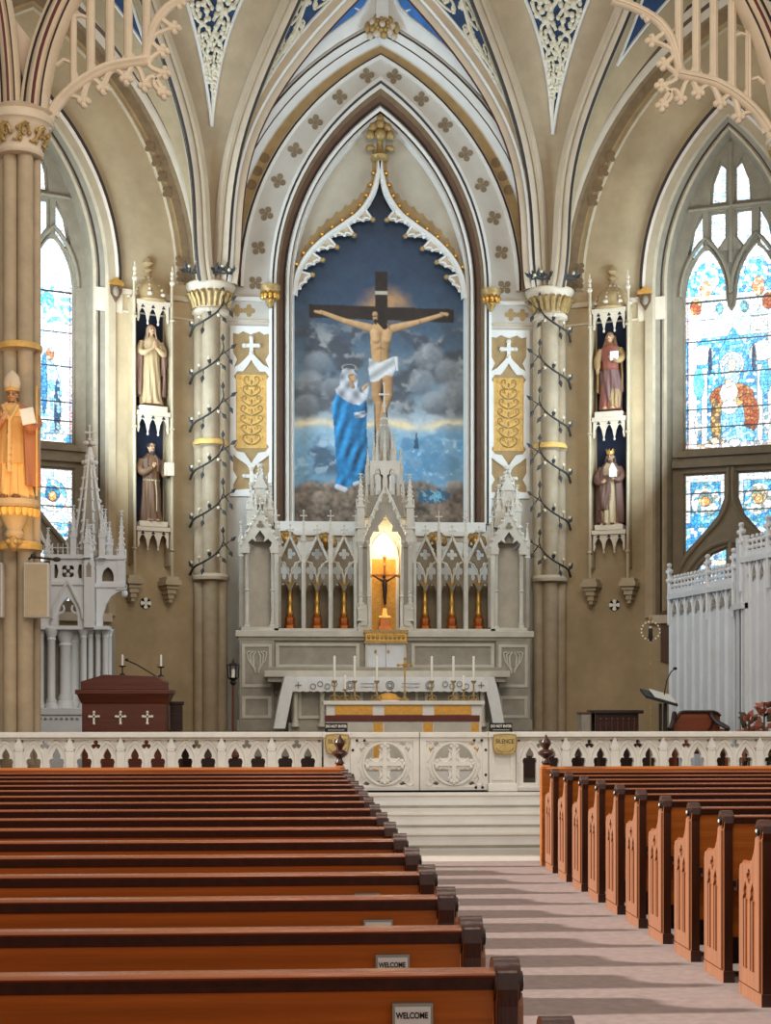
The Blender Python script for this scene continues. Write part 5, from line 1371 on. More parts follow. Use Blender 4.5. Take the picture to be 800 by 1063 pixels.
# --- woman with long hair, right niche above
M, o = place(1, NU, .19, 6.60, 1.34); r = thing('saint_statue', 'painted statue of a long-haired woman in red and gold, upper tier of the right niche', 'statue', o[:], 'saint statues in the wall niches')
S = Sculpt(); rd_, go, pu, sk, hr = C3(166, 92, 70), C3(180, 146, 94), C3(128, 92, 84), C3(216, 172, 130), C3(128, 92, 56)
S.robe(BASE, rd_, 9, .11, 1.5); S.robe([(.50, .12, .095, 0, 0), (.40, .125, .10, .01, -.005), (.25, .128, .11, .02, -.01), (.12, .115, .105, .03, -.012), (.04, .08, .09, .05, -.01)][::-1], pu, 8, .16, 3.0)
S.robe([(.02, .06, .07, .06, -.05), (.12, .07, .075, .06, -.05), (.24, .05, .05, .07, -.06)], go, 7, .2, 2)
S.mantle([(.22, .165, .12), (.42, .17, .125), (.6, .16, .115), (.72, .145, .095), (.79, .11, .08), (.82, .06, .06)], go, 1.2, .02, 7, .08)
S.tube([(-.115, 0, .765), (-.16, -.02, .65), (-.155, -.06, .55), (-.145, -.09, .50)], [.042, .048, .04, .026], go); S.hand((-.143, -.10, .485), (0, -.2, -1), (.8, -.5, 0), sk)
S.tube([(.115, 0, .765), (.155, -.03, .66), (.12, -.12, .60), (.06, -.14, .62)], [.042, .05, .042, .028], go); S.hand((.05, -.145, .625), (-.9, -.2, .3), (0, 0, 1), sk)
S.head((-.005, -.01, .915), sk, hr, (-.2, 0)); 
for e in (-1, 1): S.tube([(e * .045, .01, .93), (e * .055, .0, .86), (e * .07, -.02, .79), (e * .065, -.04, .73)], [.022, .026, .026, .012], hr)
for e in (-1, 1): S.ball((e * .05, -.10, .012), (.028, .05, .016), sk, 10, 6)
S.make('figure', M, r)
m = MB(); m.box(.035, .125, -.165, -.125, .60, .70, 'wax', M); m.box(.03, .13, -.158, -.132, .595, .705, 'linen', M); m.build('book', r)
# --- crowned king, right niche below
M, o = place(1, NU, .19, 4.66, 1.27); r = thing('saint_statue', 'painted statue of a crowned figure with a pale church model, lower right niche', 'statue', o[:], 'saint statues in the wall niches')
S = Sculpt(); cr_, da, sk, hr = C3(212, 188, 146), C3(116, 78, 60), C3(206, 160, 120), C3(84, 56, 38)
S.robe(BASE, cr_, 10, .12, 1.8); S.mantle([(.03, .175, .13), (.2, .185, .14), (.45, .18, .135), (.6, .168, .12), (.72, .152, .10), (.79, .11, .085), (.83, .065, .06)], da, .62, .024, 7, .09)
S.robe([(.20, .10, .115, -.07, -.01), (.36, .11, .118, -.06, -.01), (.52, .10, .10, -.05, -.01), (.66, .09, .085, -.04, -.005)], da, 6, .16, 4)
S.tube([(-.115, 0, .765), (-.165, -.03, .64), (-.14, -.10, .56), (-.07, -.145, .56)], [.044, .052, .046, .026], da); S.hand((-.06, -.15, .56), (.9, -.1, .3), (0, -.3, 1), sk)
S.tube([(.115, 0, .765), (.16, -.03, .66), (.13, -.11, .59), (.08, -.145, .60)], [.044, .05, .044, .026], da); S.hand((.07, -.15, .60), (-.7, -.3, .5), (0, -.4, .9), sk)
S.head((.0, -.01, .905), sk, hr, (0, 0), hr)
for e in (-1, 1): S.tube([(e * .045, .01, .92), (e * .056, .0, .85), (e * .05, -.0, .80)], [.02, .024, .014], hr)
for e in (-1, 1): S.ball((e * .05, -.105, .012), (.028, .05, .016), C3(120, 84, 60), 10, 6)
S.make('figure', M, r)
m = MB(); m.lathe([(.050, 0), (.056, .03), (.054, .035)], (0, .0, .945), 'gold', 14, M)
for k in range(8):
    a = 2 * PI * k / 8; m.add([(.056 * math.cos(a - .3), .056 * math.sin(a - .3), .975), (.056 * math.cos(a + .3), .056 * math.sin(a + .3), .975), (.064 * math.cos(a), .064 * math.sin(a), 1.02), (.046 * math.cos(a), .046 * math.sin(a), .975)], [(0, 1, 2), (0, 2, 3), (1, 3, 2), (0, 3, 1)], 'gold', M)
m.build('crown', r)
m = MB(); m.box(.03, .12, -.20, -.15, .62, .70, 'wax', M); m.add([(.025, -.21, .70), (.125, -.21, .70), (.075, -.21, .80), (.025, -.14, .70), (.125, -.14, .70), (.075, -.14, .80)], [(0, 1, 2), (3, 5, 4), (0, 3, 4, 1), (1, 4, 5, 2), (2, 5, 3, 0)], 'wax', M); m.build('church_model', r)

# ---- niches
for s, nm in ((-1, 'left'), (1, 'right')):
    FR = FS[s]; nt_ = thing('statue_niche', f'tall two-tiered gothic statue niche with domed canopy on the {nm} canted wall', 'niche', (FR @ Vector((NU, 3.6, 0)))[:], 'statue niches')
    m = MB(); m.prism([rect(NU - .27, NU + .27, 4.55, 8.35)], .004, .02, 'niche_blue', FR); m.build('back_panel', nt_)
    for q in (-1, 1):
        m = MB(); u = NU + q * .315
        m.prism([rect(u - .016, u + .016, 3.95, 8.35)], .0, .28, 'plaster', FR)
        m.tube([(u + q * .01, 3.75, .32), (u + q * .01, 8.62, .30)], .026, 'plaster_band', 8, M=FR)
        for z in (4.2, 6.2, 8.0): m.ball((u + q * .01, z, .32), (.05, .03, .05), 'plaster_band', 8, 5, FR)
        for z, r_ in ((8.62, .05), (8.70, .03), (8.78, .035), (8.86, .015)): m.ball((u + q * .01, z, .32), (r_, .05, r_), 'rib_cream', 6, 4, FR)
        # little bracket at the foot
        for z, w in ((3.72, .11), (3.66, .14), (3.60, .10), (3.52, .075), (3.44, .05), (3.38, .03)): m.prism([rect(u + q * .01 - w, u + q * .01 + w, z - .04, z + .04)], 0, .20 + w * 1.4, 'plaster_band', FR)
        m.build('side_shaft', nt_, smooth=35)
    def fringe(z, name):
        f = MB(); f.prism([rect(NU - .29, NU + .29, z, z + .07)], .0, .33, 'rib_cream', FR)
        for k in range(3):
            c = NU - .18 + .18 * k
            hole = [(c - .06, z - .30), (c - .06, z - .12), (c - .03, z - .07), (c, z - .03), (c + .03, z - .07), (c + .06, z - .12), (c + .06, z - .30)]
        edge = [(NU - .27, z), (NU - .27, z - .26), (NU - .25, z - .28), (NU - .23, z - .20)]
        for k in range(3):
            c = NU - .18 + .18 * k
            edge += [(c - .06, z - .15), (c - .03, z - .08), (c, z - .05), (c + .03, z - .08), (c + .06, z - .15)]
            e = c + .09
            edge += [(e - .018, z - .22), (e, z - .30), (e + .018, z - .22)] if k < 2 else [(NU + .23, z - .20), (NU + .25, z - .28), (NU + .27, z - .26), (NU + .27, z)]
        f.prism([edge], .27, .30, 'rib_cream', FR)
        for k in range(3):
            c = NU - .18 + .18 * k; f.prism([foil(3, .028, (c, z - .03), None, PI / 2)], .295, .305, 'niche_blue', FR)
        for q in (-1, 1): f.ball((NU + q * .09, z - .30, .285), (.022, .03, .022), 'rib_cream', 6, 4, FR)
        f.build(name, nt_)
    fringe(8.22, 'canopy_fringe'); fringe(6.40, 'ledge_fringe'); fringe(4.50, 'ledge_fringe')
    for z in (6.47, 4.57):
        m = MB(); m.prism([rect(NU - .24, NU + .24, z, z + .09)], .02, .34, 'rib_cream', FR); m.build('statue_ledge', nt_, bevel=.01)
    m = MB(); c = FR @ Vector((NU, 8.28, .05))
    m.lathe([(.33, 0), (.34, .04), (.30, .08), (.29, .16), (.25, .27), (.18, .36), (.10, .42), (.05, .50), (.04, .54), (.085, .58), (.05, .61), (.04, .64), (.09, .69), (.07, .74), (.02, .80)], c[:], 'stencil_tan', 12)
    for k in range(8):
        a = PI / 4 * k + .2
        m.ball((c.x + .31 * math.cos(a), c.y + .31 * math.sin(a), c.z + .12), (.05, .05, .035), 'rib_cream', 6, 4)
        for q in range(4): m.ball((c.x + (.29 - .065 * q) * math.cos(a), c.y + (.29 - .065 * q) * math.sin(a), c.z + .2 + .075 * q), .028, 'plaster_band', 6, 4)
    m.build('canopy_dome', nt_, smooth=40)
    # cross roundel below
    u, v = 1.10, 3.33; m = MB()
    m.prism([[(u + .095 * math.cos(a * PI / 12), v + .095 * math.sin(a * PI / 12)) for a in range(24)]], .0, .02, 'ink', FR)
    for k in range(4):
        a = k * PI / 2; m.prism([[(u + .012 * math.cos(a - PI / 2), v + .012 * math.sin(a - PI / 2)), (u + .09 * math.cos(a - .42), v + .09 * math.sin(a - .42)), (u + .096 * math.cos(a), v + .096 * math.sin(a)), (u + .09 * math.cos(a + .42), v + .09 * math.sin(a + .42)), (u + .012 * math.cos(a + PI / 2), v + .012 * math.sin(a + PI / 2))]], .02, .032, 'wax', FR)
    tag(m.build('cross_roundel'), f'small round black plaque with a flared white cross under the {nm} niche', 'plaque', 'consecration cross plaques')
    # shield-shaped label stop at the foot of the window arch
    u, v = 1.64, 8.55; m = MB()
    m.prism([[(u - .10, v - .02), (u - .09, v - .16), (u, v - .30), (u + .09, v - .16), (u + .10, v - .02)]], .0, .12, 'rib_brown', FR)
    m.ball((u, v - .13, .12), (.06, .09, .04), 'stone', 8, 6, FR); m.prism([rect(u - .12, u + .12, v - .03, v + .02)], 0, .15, 'gold', FR)
    m.prism([[(u - .12, v + .02), (u + .12, v + .02), (u, v + .10)]], 0, .13, 'gold', FR)
    tag(m.build('label_stop', smooth=40), f'shield-shaped corbel with gilded top at the foot of the {nm} window arch', 'corbel', 'shield corbels of the window arches')

# ---- leafy garlands winding up the piers
def leaf(mb, p, d, L, w, m):
    d = Vector(d).normalized(); sd = d.cross(Vector((0, 1, 0))); sd = sd.normalized() if sd.length > .1 else Vector((1, 0, 0)); n = sd.cross(d)
    p = Vector(p); vs = [p, p + d * L * .45 + sd * w, p + d * L * .45 - sd * w, p + d * L, p + d * L * .45 + n * w * .45, p + d * L * .45 - n * w * .2]
    mb.add([v[:] for v in vs], [(0, 1, 4), (0, 4, 2), (1, 3, 4), (4, 3, 2), (0, 5, 1), (0, 2, 5), (1, 5, 3), (5, 2, 3)], m)
for s, nm in ((-1, 'left'), (1, 'right')):
    g = thing('vine_garland', f'dark leafy vine garland with pale berries winding up the {nm} pier', 'garland', (s * 2.88, 25.7, 3.9), 'vine garlands on the piers')
    rr = random.Random(4)
    for k in range(6):
        z0 = 3.98 + .80 * k; X0 = 2.88
        P = [(X0 + .34, z0 - .16, 26.0), (X0 + .26, z0 - .05, 25.82), (X0 + .10, z0 + .03, 25.72), (X0 - .05, z0 + .12, 25.70), (X0 - .17, z0 + .25, 25.76), (X0 - .23, z0 + .40, 25.80), (X0 - .22, z0 + .50, 25.80)]
        path = [Vector((s * a, c, b)) for a, b, c in P]; sp = spline(path, 5)
        m = MB(); m.tube(sp, [.022 - .012 * i / len(sp) for i in range(len(sp))], 'leaf_dark', 6)
        for i, (dx, dz) in ((10, (.0, -.09)), (17, (-.10, -.06)), (21, (-.15, .1)), (24, (-.1, -.14))):
            q = sp[i]; m.tube([q, q + Vector((s * dx, -.02, dz)) * .7, q + Vector((s * dx, -.02, dz))], [.012, .01, .008], 'leaf_dark', 5)
        m.build('vine_stem', g, smooth=60)
        tips = [(sp[-1], (0, 0, 1)), (sp[24] + Vector((s * -.1, -.02, -.14)), (-.5, 0, -1)), (sp[21] + Vector((s * -.15, -.02, .1)), (-1, 0, .7)), (sp[17] + Vector((s * -.10, -.02, -.06)), (-.6, 0, -.8)), (sp[10] + Vector((0, -.02, -.09)), (.2, 0, -1)), (sp[14], (.3, 0, 1)), (sp[4], (.5, 0, .9))]
        for q, d in tips:
            m = MB(); leaf(m, q, (s * d[0], -.15, d[2]), .13 + .03 * rr.random(), .036, 'leaf_dark'); m.build('leaf', g)
        for i, dz in ((8, .10), (13, .13), (19, -.09), (3, .12)):
            q = sp[i]; m = MB(); m.ball((q.x, q.y - .03, q.z + dz), .030, 'berry', 8, 6); m.tube([q, (q.x, q.y - .03, q.z + dz)], .007, 'leaf_dark', 4); m.build('berry', g, smooth=60)
    # tuft lying on the capital
    g = thing('leaf_tuft', f'spiky dark leaf tuft with white berries lying on the {nm} pier capital', 'garland', (s * 2.88, 25.6, 8.76), 'leaf tufts on the capitals')
    m = MB(); base = [(-.38, 0), (-.28, .05), (-.18, .02), (-.08, .04), (.08, .03), (.2, .05), (.30, .02), (.38, .04)]
    m.tube([(s * (2.88 + a), 25.70, 8.79 + b * .3) for a, b in base], .016, 'leaf_dark', 5)
    for i, (a, b) in enumerate(base):
        for k in range(3): leaf(m, (s * (2.88 + a), 25.70, 8.80 + b * .3), (rr.uniform(-1, 1), -.3, rr.uniform(.2, 1)), .12 + .12 * rr.random() * (1.6 if i < 3 else .7), .03, 'leaf_dark')
    m.build('leaves', g)
    for a, b in ((-.33, .10), (-.2, .18), (-.02, .05), (.22, .12), (.33, .05)):
        m = MB(); m.ball((s * (2.88 - a * 1.0), 25.66, 8.80 + b), .03, 'berry', 8, 6); m.build('berry', g, smooth=60)
# ================================================================== CHANCEL ARCH: nave pier, bishop, hanging tracery
YP = 19.0
def mx(p, s): return Vector((p[0] if s < 0 else -p[0], p[1], p[2]))
for s, nm in ((-1, 'left'), (1, 'right')):
    cx = s * 4.83; m = MB()
    for dx, dy, r in ((-.10, -.06, .09), (.08, -.08, .095), (.19, .05, .055), (-.20, .05, .06), (0, .06, .13)):
        prof = [(r * 1.5, 0), (r * 1.5, .25), (r * 1.2, .34), (r, .42)]
        for zr in (3.55, 5.98): prof += [(r, zr - ZS - .06), (r * 1.35, zr - ZS - .03), (r * 1.35, zr - ZS + .03), (r, zr - ZS + .06)]
        prof += [(r, 8.4 - ZS)]
        m.lathe(prof, (cx + dx, YP + dy, ZS), 'pier_stone', 12)
    m.lathe([(.26, 0), (.26, .05), (.23, .08)], (cx, YP, 5.95), 'gold_paint', 16); m.lathe([(.27, 0), (.28, .05), (.24, .10)], (cx, YP, 3.52), 'gold_paint', 16)
    structure(m.build('nave_pier_' + nm, smooth=40))
    m = MB()
    m.lathe([(.27, 0), (.29, .03), (.29, .06), (.27, .09), (.28, .15), (.32, .27), (.36, .33), (.37, .36), (.40, .38), (.41, .44), (.38, .49), (.42, .52), (.30, .58)], (cx, YP, 8.30), 'rib_cream', 20)
    m.lathe([(.270, .10), (.280, .17), (.318, .27), (.355, .33)], (cx, YP, 8.302), 'rib_brown', 20)
    def cp(t, z):
        r_ = .283 + .36 * z + .004; return (cx + r_ * math.cos(t), YP + r_ * math.sin(t), 8.402 + z)
    for k in range(9):
        t0 = 2 * PI * k / 9
        sc0 = [cp(t0 + .17 + .15 * (1 - i / 16) * math.cos(i / 16 * 8), .12 + .09 * (1 - i / 16) * math.sin(i / 16 * 8)) for i in range(16)]
        m.tube(sc0, [.018 - .0005 * i for i in range(16)], 'gold_old', 5)
        m.tube([cp(t0 + x, z) for x, z in ((-.30, .03), (-.15, .02), (0, .08), (.02, .18), (.16, .215), (.30, .20))], [.012, .018, .022, .022, .018, .012], 'gold_old', 5)
        for x, z in ((-.08, .15), (.36, .10), (.02, .03)): m.ball(cp(t0 + x, z), .028, 'gold_old', 6, 4)
    if s < 0: tag(m.build('pier_capital', smooth=45), 'broad capital with gilded scroll band on the tall nave pier at the left', 'capital', 'nave pier capitals')
    else: structure(m.build('trim_capital', smooth=45))
    # ribs springing from the capital
    def rp(tr): return [at(px, py, YP) for px, py in tr]
    tr1 = rp([(36, 128), (39, 95), (46, 60), (57, 28), (70, 0), (86, -28), (104, -52)]); tr1 = spline(tr1, 3)
    rows = [(-.16, .0, 'rib_cream'), (-.16, .16, 'rib_cream'), (-.12, .19, 'rib_dark'), (-.10, .16, 'rib_cream'), (-.06, .22, 'rib_cream'), (-.02, .25, 'rib_red'), (.02, .25, 'rib_cream'), (.05, .20, 'rib_cream'), (.08, .24, 'rib_dark'), (.10, .22, 'rib_cream'), (.16, .14, 'rib_cream'), (.16, .0, 'rib_cream')]
    def sweep2(pts, rows):
        L = [[] for _ in rows]
        for i, p in enumerate(pts):
            t = (pts[min(i + 1, len(pts) - 1)] - pts[max(i - 1, 0)]).normalized(); ac = Vector((t.z, 0, -t.x)).normalized()
            for l, (a, b, _) in zip(L, rows): l.append(mx(p + ac * a + Vector((0, -b, 0)), s))
        q = MB(); q.loft(L, [r_[2] for r_ in rows][:-1]); return q
    structure(sweep2(tr1, rows).build('chancel_arch_' + nm, smooth=40))
    tr2 = spline(rp([(13, 128), (11, 80), (7, 35), (1, 0), (-8, -40)]), 3)
    structure(sweep2(tr2, [(a * .8, b, c) for a, b, c in rows]).build('nave_rib_' + nm, smooth=40))
    tr3 = spline(rp([(-8, 128), (-12, 80), (-22, 20), (-40, -40)]), 3)
    structure(sweep2(tr3, rows).build('nave_rib_' + nm, smooth=40))
    q = MB(); A_, B_ = tr2, tr1[:len(tr2)]; n_ = min(len(A_), len(tr1))
    q.loft([[mx(p + Vector((0, .02, 0)), s) for p in tr3[:n_]], [mx(p + Vector((0, .02, 0)), s) for p in tr2[:n_]], [mx(p + Vector((0, .02, 0)), s) for p in tr1[:n_]]], 'rib_pink'); structure(q.build('nave_web_' + nm))
    # openwork tracery hanging in the arch
    ht = thing('hanging_tracery', f'cream openwork gothic tracery with cusps hanging in the {nm} side of the chancel arch', 'tracery', mx(at(110, 70, YP), s)[:], 'hanging arch tracery')
    def P(px, py, dy=0.0): return mx(at(px, py, YP) + Vector((0, dy, 0)), s)
    m = MB()
    main = spline([P(*q) for q in ((47, 134), (52, 120), (66, 101), (86, 84), (110, 71), (132, 66), (153, 63))], 5)
    m.tube(main, .075, 'rib_cream', 8); m.tube([p + Vector((0, -.06, .012)) for p in main], .035, 'rib_cream', 6)
    foil2 = spline([P(*q) for q in ((150, 66), (153, 48), (159, 28), (170, 12), (184, 2), (202, -6), (224, -12))], 5); m.tube(foil2, .062, 'rib_cream', 8); m.tube([p + Vector((0, -.05, 0)) for p in foil2], .024, 'rib_cream', 6)
    m.build('main_arch', ht, smooth=50)
    for xa, yb in ((76, 91), (94, 79), (114, 69), (133, 66), (152, 62)):
        q = MB(); top = P(xa, -40); bot = P(xa, yb)
        q.tube([bot, top], .056 if xa > 90 else .045, 'rib_cream', 8); q.tube([bot + Vector((0, -.045, 0)), top + Vector((0, -.045, 0))], .022, 'rib_cream', 6); q.build('mullion', ht, smooth=50)
    for xa, xb, yb in ((76, 94, 80), (94, 114, 70), (114, 133, 62), (133, 152, 58)):
        q = MB(); q.tube([P(*t) for t in spline([(xa, yb - 10, 0), ((xa * 3 + xb) / 4, yb + 1, 0), ((xa + xb) / 2, yb + 5, 0), ((xa + 3 * xb) / 4, yb - 1, 0), (xb, yb - 12, 0)], 4) for t in [(t.x, t.y)]], .026, 'rib_cream', 6); q.build('light_foot', ht, smooth=50)
    for (x0, y0), (x1, y1), (x2, y2) in (((57, 121), (69, 101), (87, 105)), ((86, 105), (94, 83), (107, 92)), ((107, 92), (117, 73), (131, 82)), ((131, 82), (141, 68), (150, 89)),
                                         ((150, 89), (159, 80), (170, 97)), ((170, 97), (160, 86), (171, 76)), ((171, 76), (154, 66), (169, 53)), ((169, 53), (158, 40), (181, 29)), ((181, 29), (166, 14), (186, 3))):
        q = MB(); q.tube([P(t.x, t.y) for t in bez((x0, y0, 0), (2 * x1 - (x0 + x2) / 2, 2 * y1 - (y0 + y2) / 2, 0), (x2, y2, 0), 8)], [.044, .040, .036, .034, .033, .032, .032, .034, .038], 'rib_cream', 6)
        c = P(x2, y2)
        for a, b in ((0, 0), (.05, 0), (-.05, 0), (0, .05), (0, -.05)): q.ball((c.x + a, c.y, c.z + b), .045, 'rib_cream', 6, 4)
        q.build('cusp', ht, smooth=50)
    for pp in ([(60, 20), (68, 15), (76, 18), (84, 16), (94, 20)], [(58, 68), (66, 62), (76, 66)]): q = MB(); q.tube([P(*t) for t in pp], .028, 'rib_cream', 6); q.build('cross_bar', ht, smooth=50)

# bishop statue and its corbel on the left nave pier
cx = -4.84; zb = at(20, 519, 18.62).z
cb = thing('statue_corbel', 'gilded moulded corbel bracket under the bishop statue on the left nave pier', 'corbel', (cx, 18.7, zb - .55))
m = MB(); m.lathe([(.05, -.50), (.08, -.46), (.12, -.40), (.09, -.34), (.13, -.27), (.16, -.20), (.18, -.17), (.15, -.13), (.22, -.12), (.27, -.09), (.30, -.06), (.30, 0)], (cx, 18.70, zb), 'plaster_band', 16)
for k in range(11):
    a = PI + PI * k / 10; m.lathe([(.02, 0), (.04, .03), (.045, .09), (.03, .1)], (cx + .26 * math.cos(a), 18.7 + .26 * math.sin(a), zb - .20), 'gold_paint', 6)
m.build('bracket', cb, smooth=40)
m = MB(); m.ball((cx, 18.62, zb - .52), (.07, .07, .10), 'gold_old', 8, 6); 
for k in range(5): m.ball((cx + .07 * math.cos(k * 1.3), 18.62 + .06 * math.sin(k * 1.3), zb - .50), .04, 'gold_old', 6, 4)
m.build('leaf_boss', cb, smooth=50)
H = at(17, 384, 18.62).z - zb; M = Matrix.Translation((cx - .02, 18.66, zb)) @ Matrix.Diagonal((H, H, H, 1))
r = thing('bishop_statue', 'large golden statue of a bishop with mitre and book standing on the left nave pier', 'statue', (cx, 18.66, zb))
S = Sculpt(); go, gp, gd, sk, be = C3(250, 200, 124), C3(196, 130, 92), C3(226, 176, 104), C3(222, 170, 120), C3(120, 84, 58)
sc = .9
S.robe([(z * sc, a * 1.12, b * 1.1, c, d) for z, a, b, c, d in BASE], go, 10, .12, 1.2)
S.robe([(.30 * sc, .135, .118, 0, -.006), (.36 * sc, .132, .112, 0, -.006), (.5 * sc, .125, .098, 0, -.006), (.7 * sc, .13, .09, 0, -.004)], gd, 8, .05, 1.0)
S.mantle([(.10, .205, .13), (.25, .21, .14), (.45, .205, .135), (.56, .19, .125), (.66, .165, .105), (.715, .12, .09), (.75, .07, .065)], gp, .62, .024, 7, .09)
S.tube([(-.125, 0, .69), (-.17, -.04, .58), (-.12, -.13, .54), (-.04, -.155, .60)], [.046, .056, .046, .026], gp); S.hand((-.03, -.16, .615), (.3, -.1, 1), (-1, 0, .2), sk)
S.tube([(.125, 0, .69), (.18, -.04, .59), (.16, -.13, .55), (.13, -.16, .57)], [.046, .056, .046, .026], gp); S.hand((.13, -.165, .58), (.7, -.5, .3), (-.5, 0, .9), sk)
S.head((0, -.012, .80), sk, be, (0, 0), be, .92); S.tube([(0, -.118, .63), (0, -.125, .45), (0, -.135, .20)], [.018, .02, .022], C3(240, 206, 140), 6, .5)
S.tube([(-.06, -.09, .72), (-.02, -.12, .63), (0, -.12, .60)], .014, C3(240, 206, 140), 6); S.tube([(.06, -.09, .72), (.02, -.12, .63), (0, -.12, .60)], .014, C3(240, 206, 140), 6)
for e in (-1, 1): S.ball((e * .05, -.12, .012), (.03, .05, .018), C3(140, 90, 50), 10, 6)
S.make('figure', M, r, .0065)
m = MB(); L = []
for z, rx, ry in ((.835, .048, .050), (.86, .060, .056), (.90, .066, .050), (.94, .058, .036), (.97, .040, .022), (.99, .018, .012), (1.0, .004, .004)): L.append([(rx * math.cos(2 * PI * k / 20), -.004 + ry * math.sin(2 * PI * k / 20), z) for k in range(20)])
m.loft(L, 'rib_cream', M, True); m.tube([(0, -.058, .85), (0, -.048, .90), (0, -.028, .95)], .007, 'gold_paint', 6, M=M); m.lathe([(.058, 0), (.060, .02), (.057, .025)], (0, -.004, .838), 'gold_paint', 20, M); m.build('mitre', r, smooth=60)
m = MB(); m.box(.10, .20, -.20, -.165, .555, .675, 'paper', M @ Matrix.Translation((.15, 0, .615)) @ Matrix.Rotation(-.2, 4, 'Y') @ Matrix.Translation((-.15, 0, -.615))); m.build('book', r)
m = MB(); m.tube([(.205, -.12, .02), (.205, -.12, .86)], .008, 'gold_paint', 6, M=M); m.build('staff', r)
# loudspeaker boxes
for px0_, px1_, lb in ((25, 51, 'pale grey column loudspeaker on the right flank of the left nave pier'), (-20, 3, 'pale grey column loudspeaker at the left edge of the photo on the nave pier')):
    a, b = at(px0_, 584, 18.75), at(px1_, 641, 18.75); t = thing('loudspeaker', lb, 'loudspeaker', ((a.x + b.x) / 2, 18.8, b.z), 'pier loudspeakers')
    m = MB(); m.box(a.x, b.x, 18.72, 18.92, b.z, a.z, 'plaster_light'); m.build('cabinet', t, bevel=.012)
    m = MB(); m.box(a.x + .02, b.x - .02, 18.712, 18.72, b.z + .02, a.z - .02, 'plaster_band'); m.build('grille', t)
    m = MB(); m.box((a.x + b.x) / 2 - .03, (a.x + b.x) / 2 + .03, 18.92, 19.06, b.z + .2, b.z + .3, 'iron'); m.build('wall_bracket', t)
# microphone arm on the pier
a = at(33, 580, 18.75); m = MB(); m.tube([(a.x - .1, 18.95, a.z), (a.x, 18.75, a.z + .02), (a.x + .30, 18.72, a.z - .01)], .014, 'iron', 6); m.ball((a.x + .02, 18.73, a.z + .03), .035, 'iron', 8, 6); m.ball((a.x + .30, 18.72, a.z - .01), (.05, .03, .03), 'iron', 8, 6)
tag(m.build('pier_spotlight', smooth=50), 'thin dark lamp arm jutting from the left pier above the loudspeaker', 'lamp')

# ================================================================== COMMUNION RAIL
YB, ZR0, ZR1 = 18.45, .60, 1.318
def rail_bay(c, w, parent):
    m = MB(); o = []
    holes = [trefoil_arch(.078, .70, 1.13, c - .135), trefoil_arch(.078, .70, 1.13, c + .135)]
    tf = foil(3, .052, (c, 1.165), None, PI / 2, 6)
    plate(m, [rect(c - w / 2, c + w / 2, .66, 1.25)] + holes + [tf], YB, YB + .08, 'marble_white')
    for q in (-1, 1):
        m.tube([(x, YB - .006, z) for x, z in archpts(.125, .24, .97, 7, .66, c + q * .135)], .015, 'marble_white', 6)
        m.ball((c + q * .27, YB, 1.215), (.022, .02, .022), 'stone', 6, 4)
    m.tube([(x, YB - .004, z) for x, z in archpts(w * .47, .30, .94, 8, None, c)], .013, 'marble_white', 6)
    return m.build('arcade_panel', parent, smooth=40)
def rail_pier(x, parent):
    m = MB(); m.box(x - .045, x + .045, YB - .05, YB + .10, ZR0, 1.10, 'marble_white'); m.frust((x, YB + .02), 1.10, 1.16, .09, .16, .06, .13, 'marble_white')
    m.add([(x - .06, YB - .06, 1.12), (x + .06, YB - .06, 1.12), (x, YB - .06, 1.27), (x - .06, YB + .04, 1.12), (x + .06, YB + .04, 1.12), (x, YB + .04, 1.27)], [(0, 1, 2), (3, 5, 4), (0, 3, 4, 1), (1, 4, 5, 2), (2, 5, 3, 0)], 'marble_white')
    m.box(x - .06, x + .06, YB - .06, YB + .1, ZR0, .68, 'marble_white')
    return m.build('buttress', parent)
for s, nm in ((-1, 'left'), (1, 'right')):
    t = thing('communion_rail', f'white marble communion rail pierced by trefoil openings, {nm} of the gates', 'rail', (s * 3.5, YB, ZR0))
    a, b = sorted((s * 1.14, s * 6.6))
    m = MB(); m.box(a, b, YB - .09, YB + .16, 1.255, ZR1, 'marble_white'); m.box(a, b, YB - .05, YB + .12, 1.225, 1.255, 'marble'); m.build('coping', t, bevel=.012)
    m = MB(); m.box(a, b, YB - .07, YB + .14, ZR0, .66, 'marble_white'); m.build('plinth', t, bevel=.01)
    for k in range(9):
        c = s * (1.14 + .315 + .594 * k) if k else s * 1.46
        rail_bay(s * (1.768 - .297 + .594 * k), .594 if k else .60, t)
        rail_pier(s * (1.768 + .594 * k), t)
